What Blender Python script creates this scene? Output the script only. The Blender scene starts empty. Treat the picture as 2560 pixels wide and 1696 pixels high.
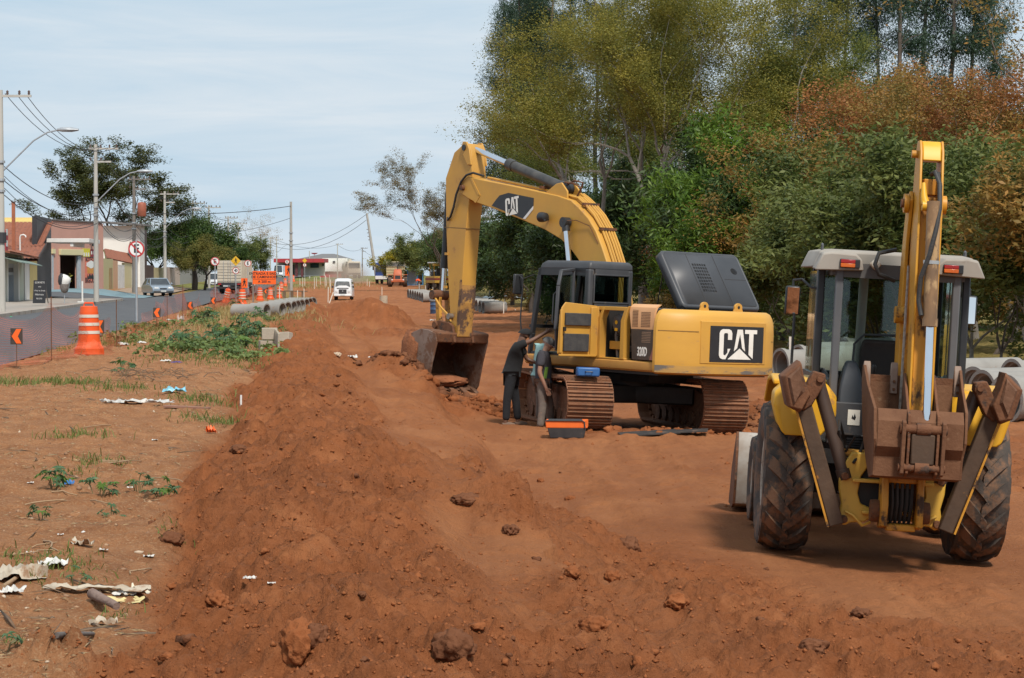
import bpy, bmesh, math, random
import numpy as np
from mathutils import Vector, Matrix
R = math.radians
random.seed(7)
SC = bpy.context.scene
COL = SC.collection
# ---------------------------------------------------------------- camera, sky, sun, exposure
FPX, EYE = 5600.0, 1.65                      # focal length in photo pixels, eye height above the street verge
PIT = math.atan(158.0 / FPX)
cam_d = bpy.data.cameras.new('camera'); cam = bpy.data.objects.new('camera', cam_d); COL.objects.link(cam)
cam_d.sensor_width = 36.0; cam_d.lens = FPX / 2560.0 * 36.0
cam_d.clip_start = 0.5; cam_d.clip_end = 9000.0
cam.location = (0, 0, EYE); cam.rotation_euler = (math.pi / 2 - PIT, 0, 0)
SC.camera = cam
SUN_EL, SUN_AZ = R(52), R(158)               # azimuth clockwise from +Y (camera looks along +Y): behind the camera, to its right
w = bpy.data.worlds.new('World'); SC.world = w; w.use_nodes = True
nt = w.node_tree; nt.nodes.clear()
N = nt.nodes.new; LK = nt.links.new
sky = N('ShaderNodeTexSky'); sky.sky_type = 'NISHITA'; sky.sun_disc = False
sky.sun_elevation = SUN_EL; sky.sun_rotation = SUN_AZ; sky.air_density = 1.0; sky.dust_density = 1.5; sky.altitude = 600
tc = N('ShaderNodeTexCoord'); mp = N('ShaderNodeMapping'); mp.inputs['Scale'].default_value = (3.0, 3.0, 26.0)
n1 = N('ShaderNodeTexNoise'); n1.inputs['Scale'].default_value = 2.2; n1.inputs['Detail'].default_value = 7; n1.inputs['Roughness'].default_value = .58; n1.inputs['Distortion'].default_value = .5
cr = N('ShaderNodeValToRGB'); cr.color_ramp.elements[0].position = .30; cr.color_ramp.elements[1].position = .74
cr.color_ramp.elements[0].color = (.52, .675, .805, 1); cr.color_ramp.elements[1].color = (.73, .80, .86, 1)
vs = N('ShaderNodeVectorMath'); vs.operation = 'SCALE'; vs.inputs['Scale'].default_value = 10.0
mx = N('ShaderNodeMixRGB'); mx.inputs['Fac'].default_value = .98      # a thin bright cloud veil over the blue
bg = N('ShaderNodeBackground'); bg.inputs['Strength'].default_value = .10
out = N('ShaderNodeOutputWorld')
LK(tc.outputs['Generated'], mp.inputs['Vector']); LK(mp.outputs['Vector'], n1.inputs['Vector']); LK(n1.outputs['Fac'], cr.inputs['Fac'])
LK(sky.outputs['Color'], mx.inputs['Color1']); LK(cr.outputs['Color'], vs.inputs[0]); LK(vs.outputs[0], mx.inputs['Color2']); LK(mx.outputs['Color'], bg.inputs['Color']); LK(bg.outputs['Background'], out.inputs['Surface'])
sd = bpy.data.lights.new('sun', 'SUN'); sd.energy = 4.0; sd.angle = R(8); sd.color = (1, .93, .84)
so = bpy.data.objects.new('sun', sd); COL.objects.link(so)
sdir = Vector((math.sin(SUN_AZ) * math.cos(SUN_EL), math.cos(SUN_AZ) * math.cos(SUN_EL), math.sin(SUN_EL)))
so.rotation_euler = (-sdir).to_track_quat('-Z', 'Y').to_euler(); so.location = sdir * 60
SC.view_settings.view_transform = 'Standard'; SC.view_settings.look = 'None'; SC.view_settings.exposure = 0.0; SC.view_settings.gamma = 1
SC.render.engine = 'CYCLES'; SC.cycles.use_denoising = True
try: SC.cycles.denoiser = 'OPENIMAGEDENOISE'
except Exception: pass
SC.cycles.max_bounces = 6; SC.cycles.transparent_max_bounces = 12; SC.cycles.caustics_reflective = False; SC.cycles.caustics_refractive = False
SC.cycles.use_adaptive_sampling = False

# ---------------------------------------------------------------- pixels of the photograph to points (source pixels 2560 x 1696)
def ray(px, py):
    c, s = math.cos(PIT), math.sin(PIT); a = (px - 1280) / FPX; b = (848 - py) / FPX
    return Vector((a, c + b * s, b * c - s))
def at(px, py, Y):
    d = ray(px, py); return Vector((0, 0, EYE)) + d * (Y / d.y)
def dp(x, y, Y): return at(x * 1.0815, y * 1.0815, Y)       # from the 2367-wide view

# ---------------------------------------------------------------- noise and the lie of the land
def _h(ix, iy, s):
    n = (ix.astype(np.int64) * 374761393 + iy.astype(np.int64) * 668265263 + s * 1442695041) & 0xFFFFFFFF
    n = ((n ^ (n >> 13)) * 1274126177) & 0xFFFFFFFF
    return ((n ^ (n >> 16)) & 0xFFFF) / 65535.0
def vnoise(x, y, s=0):
    x = np.asarray(x, float); y = np.asarray(y, float)
    ix, iy = np.floor(x), np.floor(y); fx, fy = x - ix, y - iy
    fx = fx * fx * fx * (fx * (fx * 6 - 15) + 10); fy = fy * fy * fy * (fy * (fy * 6 - 15) + 10)
    a, b, c, d = _h(ix, iy, s), _h(ix + 1, iy, s), _h(ix, iy + 1, s), _h(ix + 1, iy + 1, s)
    return (a + (b - a) * fx + (c - a) * fy + (a - b - c + d) * fx * fy) * 2 - 1
def fbm(x, y, o=4, s=0, g=.5):
    r = 0; a = 1; t = 0
    for k in range(o):
        r = r + a * vnoise(x * 2.03 ** k + 17.1 * k, y * 2.03 ** k - 9.7 * k, s + k); t += a; a *= g
    return r / t
def ridged(x, y, o=4, s=0):
    r = 0; a = 1; t = 0
    for k in range(o):
        r = r + a * (1 - 2 * np.abs(vnoise(x * 2.1 ** k + 5.3 * k, y * 2.1 ** k + 3.1 * k, s + k))); t += a; a *= .52
    return r / t
def lumps(x, y, cell, s, fill=.7):
    """rounded clods: the highest of randomly placed domes"""
    x = np.asarray(x, float) / cell; y = np.asarray(y, float) / cell; ix, iy = np.floor(x), np.floor(y); r = np.zeros(np.broadcast(x, y).shape)
    for a in (-1, 0, 1):
        for b in (-1, 0, 1):
            jx, jy = ix + a, iy + b; cx, cy = jx + .15 + .7 * _h(jx, jy, s), jy + .15 + .7 * _h(jx, jy, s + 1); rad = (.28 + .42 * _h(jx, jy, s + 2)) * (_h(jx, jy, s + 3) < fill)
            r = np.maximum(r, np.sqrt(np.maximum(0, rad * rad - (x - cx) ** 2 - (y - cy) ** 2)))
    return r * cell
def sst(v, a, b):
    t = np.clip((v - a) / (b - a), 0, 1); return t * t * (3 - 2 * t)
def bend(y): return np.interp(y, [142, 190, 260, 455, 900], [0, 1.4, 2.2, 5.0, 12])     # the street swings to the right far off
def zsite(y): return np.interp(y, [0, 60, 150, 200, 255, 330, 450, 900, 3000], [-.95, -.95, -.92, -.55, -.02, .5, 1.0, 1.3, 1.4])
def zverge(y): return np.interp(y, [0, 110, 160, 207, 300, 450, 900, 3000], [0, 0, -.2, -.38, .45, 1.05, 1.3, 1.4])
def zstreet(y): return np.interp(y, [0, 150, 200, 300, 450, 900, 3000], [0, 0, .1, .6, 1.4, 1.5, 1.5])
def zleft(y): return np.interp(y, [0, 120, 150, 172, 260, 450, 900, 3000], [.14, .16, .3, .66, .75, 1.45, 1.5, 1.5])
EXC = dict(c=Vector((2.0, 39.54, -.99)), yaw=R(36.5), pitch=R(.7), roll=R(2.25))
BHL = dict(c=Vector((3.39, 20.9, -.955)), yaw=R(-2.5), pitch=0.0, roll=R(3.2))
TRACK_TURN = R(-23.5)
def frame(q):
    fw = Vector((-math.sin(q['yaw']), math.cos(q['yaw']), 0)); lf = Vector((-math.cos(q['yaw']), -math.sin(q['yaw']), 0))
    B = Matrix((fw, lf, Vector((0, 0, 1)))).transposed()
    return (Matrix.Translation(q['c']) @ (B @ Matrix.Rotation(-q['pitch'], 3, 'Y') @ Matrix.Rotation(q['roll'], 3, 'X')).to_4x4())
EM, BM = frame(EXC), frame(BHL)
def pad(x, y, z, M, cx, cy, hx, hy, soft, turn=0, sink=0):
    n = M.to_3x3() @ Vector((0, 0, 1)); c = M.translation
    zp = c.z - (n.x * (x - c.x) + n.y * (y - c.y)) / n.z + sink
    f3 = M.to_3x3() @ Matrix.Rotation(turn, 3, 'Z')
    fx, fy = f3 @ Vector((1, 0, 0)), f3 @ Vector((0, 1, 0))
    a = (x - c.x) * fx.x + (y - c.y) * fx.y - cx; b = (x - c.x) * fy.x + (y - c.y) * fy.y - cy
    d = np.maximum(np.abs(a) - hx, np.abs(b) - hy); k = 1 - sst(d, 0, soft)
    return z * (1 - k) + zp * k, k
def gauss(x, y, cx, cy, sx, sy, a=0):
    c, s = math.cos(a), math.sin(a); dx, dy = x - cx, y - cy
    p, q = dx * c + dy * s, -dx * s + dy * c
    return np.exp(-(p / sx) ** 2 - (q / sy) ** 2)
HEAPS = [  # x, y, sx, sy, turn, height : spoil heaps of loose soil
    (-.75, 19.4, .55, 1.2, 0, .34), (-.1, 17.6, .7, .8, .3, .30), (.62, 18.9, .55, .9, 0, .22), (-.2, 20.6, .9, .6, 0, .16),
    (-1.55, 18.6, .4, 1.5, 0, .20), (-2.35, 21.5, .45, 2.6, .05, .16), (-1.9, 15.2, .5, 1.0, 0, .14),
    (-1.02, 9.7, .22, .35, 0, .20), (-.72, 9.3, .16, .3, 0, .15), (-.28, 9.9, .20, .28, .4, .20), (.12, 10.3, .35, .3, 0, .12), (.62, 10.2, .5, .6, 0, .12),
    (-1.78, 9.5, .34, .32, 0, .20), (1.3, 14.2, .9, .9, 0, .16), (2.2, 13.2, .8, .7, 0, .12),
    (-2.0, 43.0, 1.1, 1.3, .2, .42), (-.4, 41.6, 1.5, .8, -.35, .38), (-1.2, 40.6, .8, .6, 0, .25), (2.2, 37.0, 1.2, .5, 0, .12), (4.9, 41.5, 1.4, .9, .3, .22),
    (4.7, 38.2, .9, .7, 0, .12), (-2.6, 47, 1.4, 2.5, 0, .3),
    (-7.0, 110, 1.5, 3.2, 0, 1.25), (-9.0, 112, 1.6, 3.0, 0, .8), (-10.4, 108, 1.3, 3.0, 0, .62), (-5.8, 108, 1.0, 2.5, 0, .55), (-8, 96, 2.2, 4, 0, .35),
    (-4.2, 92, 2.0, 3, 0, .25), (-7.8, 70, 1.3, 6, 0, .2), (4.6, 165, 1.8, 2.4, 0, 1.35)]
def hgt(x, y, fine=True, masks=False):
    x = np.asarray(x, float); y = np.asarray(y, float)
    u = x + .095 * y; us = u - bend(y)
    zs, zv = zsite(y), zverge(y)
    wob = .30 * fbm(y * .35, y * 0 + 3.3, 4, 41) + .22 * fbm(x * .9, y * .7, 3, 43)
    ue = np.interp(y, [8, 10, 13.7, 18.5, 25, 60, 110], [5.6, 5.0, 4.1, 2.75, 2.3, 2.2, 2.2]) + .25 * fbm(y * .4, y * 0, 3, 5)
    uu = u + wob
    near = 1 - sst(y, 60, 130)
    z = np.interp(uu, [-2.4, -1.25, -.95, -.8, -.45, .1, .7, 1.05], [0, -.06, -.10, -.17, -.06, -.01, -.08, -.20])
    z = np.where(uu > 1.05, -.20 - .16 * sst(uu, 1.05, 1.8), z)
    zn = z + zv
    zt = -.38 - .40 * sst(u, 1.3, ue - .1) * (1 - sst(y, 20, 27))
    terr = zt + (zs - zt) * sst(u + .2 * fbm(x * 1.1, y * 1.1, 3, 47), ue - .25, ue + .5)
    zn = np.where(uu > 1.8, np.minimum(terr, zn + .02), zn)
    zf = zv + (zs - zv) * sst(u, -1.6, 1.6)
    z = zn * near + zf * (1 - near)
    z = z + np.interp(u, [13, 17, 28, 60, 400], [0, .22, .5, .9, 1.6]) * np.interp(y, [0, 200, 400], [1, .8, .2])
    # street bed and the ground left of it
    k = 1 - sst(us, -5.75, -5.35); z = z * (1 - k) + (zstreet(y) - .09) * k
    k = 1 - sst(us, -17.5, -12.6); z = z * (1 - k) + (zleft(y) - .09) * k
    loose = sst(uu, -1.0, -.7) * (1 - sst(uu, .75, 1.15)) + sst(u, .7, 1.2) * (1 - sst(u + .5 * fbm(x * .8, y * .8, 3, 96), ue + .8, ue + 1.7)) * np.maximum(1 - sst(y, 13.2, 15.0), sst(u, ue - 1.7, ue - 1.0) * (1 - sst(y, 20, 23))) * .9
    loose = loose + .35 * sst(np.abs(u - ue), .9, .1)
    hp = 0
    for (cx, cy, sx, sy, a, h) in HEAPS:
        g = gauss(x, y, cx, cy, sx, sy, a); hp = hp + h * g; loose = loose + 1.1 * sst(g, .12, .55)
    z = z + hp
    loose = loose + sst(u, 0, 1) * (1 - sst(u, 12, 14)) * (.06 + .5 * sst(fbm(x * .55, y * .28, 4, 95), .12, .45))
    loose = np.clip(loose, 0, 1) * (1 - sst(y, 150, 190))
    site = sst(uu, -1.05, -.75)
    # the rutted haul track beside the bank
    rut = (np.exp(-((u - 1.30 - .12 * fbm(y * .2, y * 0 + 9, 2, 8)) / .22) ** 2) + .7 * np.exp(-((u - 2.15 - .15 * fbm(y * .2, y * 0 + 2, 2, 9)) / .2) ** 2)) * (1 - sst(y, 80, 120)) * sst(y, 10, 13)
    z = z - .07 * rut; loose = loose * (1 - .6 * rut)
    if fine:
        wx, wy = x + .10 * fbm(x * 3, y * 3, 2, 13), y + .10 * fbm(x * 3 + 9, y * 3, 2, 14)
        big = fbm(x * .8, y * .6, 3, 10) * .13 + ridged(x * .9 + 3, y * .7, 3, 12) * .07 + ridged(wx * 1.7, wy * 1.3, 4, 11) * .075 + fbm(wx * 4.5, wy * 3.4, 3, 23) * .055 + lumps(wx, wy, .30, 101, .35) * .30 + lumps(wx, wy, .13, 111, .5) * .5 + lumps(wx, wy, .06, 121, .6) * .75 - ridged(wx * 3.6, wy * 2.8, 3, 27) * .055 - ridged(x * 11, y * 8.5, 3, 29) * .036
        tr = np.maximum(0, np.sin((y + .6 * x) * 2 * np.pi / .16)) * (np.exp(-((u - 5.2 - .25 * fbm(y * .2, y * 0, 2, 66)) / .22) ** 2) + np.exp(-((u - 6.6 - .3 * fbm(y * .15, y * 0 + 4, 2, 67)) / .22) ** 2) + np.exp(-((u - 3.6 - .3 * fbm(y * .18, y * 0 + 7, 2, 68)) / .24) ** 2)) * (1 - sst(y, 32, 38))
        pk = fbm(x * .5, y * .35, 3, 51) * .06 + fbm(u * 3.2, y * .4, 3, 61) * .05 + fbm(x * 9, y * 5, 2, 63) * .012 + lumps(x, y, .22, 131, .22) * .30 + tr * .032
        vg = fbm(x * .8, y * .6, 3, 71) * .05 + fbm(x * 4, y * 3, 3, 73) * .03 + lumps(x, y, .16, 141, .3) * .35 + fbm(x * 18, y * 14, 2, 75) * .008
        big = big + sst(y, 40, 75) * (fbm(x * 1.3, y * .45, 4, 15) * .22 + ridged(x * 2.6, y * .9, 3, 16) * .10)
        flat = sst(us, -6.2, -5.2)
        far = np.interp(y, [0, 120, 400], [1, 1, .3])
        z = z + far * flat * (loose * big + site * (1 - loose) * pk + (1 - site) * (1 - loose) * vg)
    z, k1 = pad(x, y, z, EM, 0, 0, 2.1, 1.7, 1.3, TRACK_TURN, -.02)
    z, k2 = pad(x, y, z, BM, 1.2, 0, 2.1, 1.35, 1.6, 0, -.015)
    if fine:
        z = z + (k1 * .035 + k2 * .014) * fbm(x * 3, y * 3, 4, 81) + (k1 + k2) * .006 * fbm(x * 9, y * 9, 2, 83)
    if masks: return z, loose, site, us, np.maximum(k1, k2)
    return z
def gz(x, y, fine=False): return float(hgt(np.array([x]), np.array([y]), fine)[0])
def hit(px, py, fine=False, y0=8, y1=900):
    """where the photo's ray through a pixel meets the ground"""
    d = ray(px, py); t = np.exp(np.linspace(math.log(y0), math.log(y1), 3000))
    x = d.x / d.y * t; z = EYE + d.z / d.y * t
    b = np.nonzero(z < hgt(x, t, fine))[0]
    i = b[0] if len(b) else len(t) - 1
    return Vector((x[i], t[i], gz(x[i], t[i], fine)))
def dhit(x, y, **k): return hit(x * 1.0815, y * 1.0815, **k)

# ---------------------------------------------------------------- materials
MATS = {}
def _n(m, t): return m.node_tree.nodes.new(t)
def pm(name, c1, c2=None, scale=4.0, rough=.6, metal=0.0, bump=0.0, bscale=None, spot=None, spot_amt=.45, spot_scale=6.0, coat=0.0, detail=5, coord='Object', stretch=None, spec=None):
    """principled material: base colour c1 drifting to c2 with noise; spot = a second coating (rust, soil, bare steel) in ragged patches"""
    if name in MATS: return MATS[name]
    m = bpy.data.materials.new(name); m.use_nodes = True; t = m.node_tree; b = t.nodes['Principled BSDF']; L = t.links.new
    b.inputs['Roughness'].default_value = rough; b.inputs['Metallic'].default_value = metal
    if coat: b.inputs['Coat Weight'].default_value = coat
    if spec is not None: b.inputs['Specular IOR Level'].default_value = spec
    tcn = _n(m, 'ShaderNodeTexCoord'); vec = tcn.outputs[coord]
    if stretch:
        mpn = _n(m, 'ShaderNodeMapping'); mpn.inputs['Scale'].default_value = stretch; L(vec, mpn.inputs['Vector']); vec = mpn.outputs['Vector']
    c2 = c2 or tuple(v * .78 for v in c1)
    n = _n(m, 'ShaderNodeTexNoise'); n.inputs['Scale'].default_value = scale; n.inputs['Detail'].default_value = detail; n.inputs['Roughness'].default_value = .6
    L(vec, n.inputs['Vector'])
    r = _n(m, 'ShaderNodeValToRGB'); r.color_ramp.elements[0].position = .33; r.color_ramp.elements[1].position = .68
    r.color_ramp.elements[0].color = (*c1, 1); r.color_ramp.elements[1].color = (*c2, 1); L(n.outputs['Fac'], r.inputs['Fac'])
    colour = r.outputs['Color']
    if spot:
        n2 = _n(m, 'ShaderNodeTexNoise'); n2.inputs['Scale'].default_value = spot_scale; n2.inputs['Detail'].default_value = 8; n2.inputs['Roughness'].default_value = .68
        L(vec, n2.inputs['Vector'])
        r2 = _n(m, 'ShaderNodeValToRGB'); p = .72 - .42 * spot_amt
        r2.color_ramp.elements[0].position = p; r2.color_ramp.elements[1].position = min(.99, p + .09); L(n2.outputs['Fac'], r2.inputs['Fac'])
        mxn = _n(m, 'ShaderNodeMixRGB'); L(r2.outputs['Color'], mxn.inputs['Fac']); L(colour, mxn.inputs['Color1']); mxn.inputs['Color2'].default_value = (*spot, 1)
        colour = mxn.outputs['Color']
        mr = _n(m, 'ShaderNodeMapRange'); L(r2.outputs['Color'], mr.inputs['Value']); mr.inputs['To Min'].default_value = rough; mr.inputs['To Max'].default_value = max(rough, .85); L(mr.outputs['Result'], b.inputs['Roughness'])
    L(colour, b.inputs['Base Color'])
    if bump:
        nb = _n(m, 'ShaderNodeTexNoise'); nb.inputs['Scale'].default_value = bscale or scale * 4; nb.inputs['Detail'].default_value = 5; L(vec, nb.inputs['Vector'])
        bn = _n(m, 'ShaderNodeBump'); bn.inputs['Strength'].default_value = bump; bn.inputs['Distance'].default_value = .02
        L(nb.outputs['Fac'], bn.inputs['Height']); L(bn.outputs['Normal'], b.inputs['Normal'])
    MATS[name] = m; return m
def glass(name, tint=(.55, .62, .58), mixf=.75, rough=.05):
    if name in MATS: return MATS[name]
    m = bpy.data.materials.new(name); m.use_nodes = True; t = m.node_tree; t.nodes.remove(t.nodes['Principled BSDF'])
    tr = _n(m, 'ShaderNodeBsdfTransparent'); tr.inputs['Color'].default_value = (*tint, 1)
    gl = _n(m, 'ShaderNodeBsdfGlossy'); gl.inputs['Roughness'].default_value = rough; gl.inputs['Color'].default_value = (.9, .95, .95, 1)
    fr = _n(m, 'ShaderNodeFresnel'); fr.inputs['IOR'].default_value = 1.5
    mx2 = _n(m, 'ShaderNodeMixShader'); L = t.links.new; L(fr.outputs['Fac'], mx2.inputs['Fac']); L(tr.outputs[0], mx2.inputs[1]); L(gl.outputs[0], mx2.inputs[2])
    L(mx2.outputs[0], t.nodes['Material Output'].inputs['Surface']); MATS[name] = m; return m
def leafmat(name, c1, c2, trans=.35, rough=.55):
    """leaf: colour drifts between c1 and c2 from leaf to leaf and clump to clump, some light comes through"""
    if name in MATS: return MATS[name]
    m = bpy.data.materials.new(name); m.use_nodes = True; t = m.node_tree; b = t.nodes['Principled BSDF']; L = t.links.new
    g = _n(m, 'ShaderNodeNewGeometry'); tcn = _n(m, 'ShaderNodeTexCoord')
    n = _n(m, 'ShaderNodeTexNoise'); n.inputs['Scale'].default_value = .9; n.inputs['Detail'].default_value = 3; L(tcn.outputs['Object'], n.inputs['Vector'])
    a = _n(m, 'ShaderNodeMath'); a.operation = 'MULTIPLY_ADD'; L(g.outputs['Random Per Island'], a.inputs[0]); a.inputs[1].default_value = .36; 
    sb = _n(m, 'ShaderNodeMath'); sb.operation = 'MULTIPLY_ADD'; L(n.outputs['Fac'], sb.inputs[0]); sb.inputs[1].default_value = 2.2; sb.inputs[2].default_value = -.78
    L(sb.outputs[0], a.inputs[2])
    r = _n(m, 'ShaderNodeValToRGB'); r.color_ramp.elements[0].color = (*c1, 1); r.color_ramp.elements[1].color = (*c2, 1); r.color_ramp.elements[0].position = .1; r.color_ramp.elements[1].position = .9
    L(a.outputs[0], r.inputs['Fac']); L(r.outputs['Color'], b.inputs['Base Color']); b.inputs['Roughness'].default_value = rough; b.inputs['Specular IOR Level'].default_value = .3
    tl = _n(m, 'ShaderNodeBsdfTranslucent'); L(r.outputs['Color'], tl.inputs['Color'])
    ms = _n(m, 'ShaderNodeMixShader'); ms.inputs['Fac'].default_value = trans; L(b.outputs[0], ms.inputs[1]); L(tl.outputs[0], ms.inputs[2])
    L(ms.outputs[0], t.nodes['Material Output'].inputs['Surface']); MATS[name] = m; return m

# ---------------------------------------------------------------- mesh building
class MB:
    """collects shapes, then links them as ONE mesh object"""
    def __init__(s, T=None): s.v = []; s.f = []; s.mi = []; s.T = T; s.k = 0
    def add(s, vs, fs):
        o = len(s.v)
        s.v += [tuple(s.T @ Vector(p)) for p in vs] if s.T is not None else [tuple(p) for p in vs]
        s.f += [tuple(i + o for i in f) for f in fs]; s.mi += [s.k] * len(fs); return s
    def box(s, a, b, tap=None):
        (x0, y0, z0), (x1, y1, z1) = a, b; p = tap or 0
        return s.add([(x0, y0, z0), (x1, y0, z0), (x1, y1, z0), (x0, y1, z0), (x0 + p, y0 + p, z1), (x1 - p, y0 + p, z1), (x1 - p, y1 - p, z1), (x0 + p, y1 - p, z1)],
                     [(3, 2, 1, 0), (4, 5, 6, 7), (0, 1, 5, 4), (1, 2, 6, 5), (2, 3, 7, 6), (3, 0, 4, 7)])
    def cbox(s, c, d): return s.box((c[0] - d[0] / 2, c[1] - d[1] / 2, c[2] - d[2] / 2), (c[0] + d[0] / 2, c[1] + d[1] / 2, c[2] + d[2] / 2))
    def bar(s, p, q, wd, ht=None, up=(0, 0, 1)):
        """square bar from p to q"""
        ht = ht or wd; p, q = Vector(p), Vector(q); d = (q - p).normalized(); up = Vector(up)
        if abs(d.dot(up)) > .98: up = Vector((1, 0, 0))
        a = d.cross(up).normalized() * wd / 2; b = a.cross(d).normalized() * ht / 2
        return s.add([p - a - b, p + a - b, p + a + b, p - a + b, q - a - b, q + a - b, q + a + b, q - a + b],
                     [(3, 2, 1, 0), (4, 5, 6, 7), (0, 1, 5, 4), (1, 2, 6, 5), (2, 3, 7, 6), (3, 0, 4, 7)])
    def tube(s, pts, r, n=8, cap=True):
        pts = [Vector(p) for p in pts]; m = len(pts); rs = r if isinstance(r, (list, tuple)) else [r] * m
        vs = []; a = None
        for i, p in enumerate(pts):
            d = (pts[min(i + 1, m - 1)] - pts[max(i - 1, 0)]).normalized()
            if a is None: a = d.orthogonal().normalized()
            a = (a - d * a.dot(d)); a = a.normalized() if a.length > 1e-6 else d.orthogonal().normalized()
            b = d.cross(a)
            vs += [p + (a * math.cos(2 * math.pi * k / n) + b * math.sin(2 * math.pi * k / n)) * rs[i] for k in range(n)]
        fs = [(i * n + k, i * n + (k + 1) % n, (i + 1) * n + (k + 1) % n, (i + 1) * n + k) for i in range(m - 1) for k in range(n)]
        if cap: fs += [tuple(range(n))[::-1], tuple(range((m - 1) * n, m * n))]
        return s.add(vs, fs)
    def cyl(s, p, q, r, n=16, r2=None): return s.tube([p, q], [r, r if r2 is None else r2], n)
    def lathe(s, prof, c=(0, 0, 0), axis='z', n=24, cap=True):
        """prof = [(r, h)...]; closed by caps"""
        vs = []; m = len(prof)
        for (r, h) in prof:
            for k in range(n):
                a = 2 * math.pi * k / n; x, y = r * math.cos(a), r * math.sin(a)
                p = {'z': (x, y, h), 'y': (x, h, -y), 'x': (h, x, y)}[axis]; vs.append((c[0] + p[0], c[1] + p[1], c[2] + p[2]))
        fs = [(i * n + k, i * n + (k + 1) % n, (i + 1) * n + (k + 1) % n, (i + 1) * n + k) for i in range(m - 1) for k in range(n)]
        if cap: fs += [tuple(range(n))[::-1], tuple(range((m - 1) * n, m * n))]
        return s.add(vs, fs)
    def prism(s, poly, h0, h1, plane='xz', poly2=None):
        """poly extruded across the plane; plane 'xz': extruded along y ; 'xy': along z ; 'yz': along x"""
        n = len(poly); P2 = poly2 or poly
        mk = {'xz': lambda p, h: (p[0], h, p[1]), 'xy': lambda p, h: (p[0], p[1], h), 'yz': lambda p, h: (h, p[0], p[1])}[plane]
        vs = [mk(p, h0) for p in poly] + [mk(p, h1) for p in P2]
        fs = [tuple(range(n))[::-1], tuple(range(n, 2 * n))] + [(k, (k + 1) % n, n + (k + 1) % n, n + k) for k in range(n)]
        return s.add(vs, fs)
    def quad(s, a, b, c, d): return s.add([a, b, c, d], [(0, 1, 2, 3)])
    def loft(s, rings, cap=True, close=True):
        n = len(rings[0]); m = len(rings); vs = [p for r in rings for p in r]
        kk = n if close else n - 1
        fs = [(i * n + k, i * n + (k + 1) % n, (i + 1) * n + (k + 1) % n, (i + 1) * n + k) for i in range(m - 1) for k in range(kk)]
        if cap and close: fs += [tuple(range(n))[::-1], tuple(range((m - 1) * n, m * n))]
        return s.add(vs, fs)
    def mesh(s, name, mat, smooth=None):
        me = bpy.data.meshes.new(name); me.from_pydata(s.v, [], s.f)
        for m in (mat if isinstance(mat, (list, tuple)) else [mat]): me.materials.append(m)
        if isinstance(mat, (list, tuple)) and len(mat) > 1: me.polygons.foreach_set('material_index', s.mi)
        bm = bmesh.new(); bm.from_mesh(me); bmesh.ops.recalc_face_normals(bm, faces=bm.faces); bm.to_mesh(me); bm.free()
        if smooth is not None:
            me.shade_smooth(); me.set_sharp_from_angle(angle=R(smooth))
        me.update(); return me
    def build(s, name, mat, parent=None, smooth=None, bevel=0, seg=2):
        o = bpy.data.objects.new(name, s.mesh(name, mat, smooth)); COL.objects.link(o); o.parent = parent
        if bevel:
            b = o.modifiers.new('bevel', 'BEVEL'); b.width = bevel; b.segments = seg; b.limit_method = 'ANGLE'; b.angle_limit = R(35); b.use_clamp_overlap = True
            if smooth is None: o.data.shade_smooth(); o.data.set_sharp_from_angle(angle=R(50))
            b.harden_normals = False
        return o
def npmesh(name, V, Fq, mat, smooth=False):
    me = bpy.data.meshes.new(name); k = Fq.shape[1]
    me.vertices.add(len(V)); me.vertices.foreach_set('co', np.asarray(V, np.float32).ravel())
    me.loops.add(Fq.size); me.loops.foreach_set('vertex_index', Fq.astype(np.int32).ravel())
    me.polygons.add(len(Fq)); me.polygons.foreach_set('loop_start', np.arange(0, Fq.size, k, dtype=np.int32))
    try: me.polygons.foreach_set('loop_total', np.full(len(Fq), k, np.int32))
    except Exception: pass
    if smooth: me.polygons.foreach_set('use_smooth', np.ones(len(Fq), bool))
    me.materials.append(mat); me.update(calc_edges=True); return me
def link(name, me, parent=None, loc=None, rot=None, scale=None):
    o = bpy.data.objects.new(name, me); COL.objects.link(o); o.parent = parent
    if loc is not None: o.location = loc
    if rot is not None: o.rotation_euler = rot
    if scale is not None: o.scale = scale if isinstance(scale, (tuple, list)) else (scale,) * 3
    return o
def tag(o, label=None, cat=None, group=None, kind=None):
    if label: o['label'] = label
    if cat: o['category'] = cat
    if group: o['group'] = group
    if kind: o['kind'] = kind
    return o
def thing(name, label, cat, loc=(0, 0, 0), rz=0.0, group=None, matrix=None):
    o = bpy.data.objects.new(name, None); COL.objects.link(o); o.empty_display_size = .2
    if matrix is not None: o.matrix_world = matrix
    else: o.location = loc; o.rotation_euler = (0, 0, rz)
    return tag(o, label, cat, group)
def copy_tree(o, parent=None):
    c = o.copy(); COL.objects.link(c); c.parent = parent
    for ch in list(o.children): copy_tree(ch, c)
    return c
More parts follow.
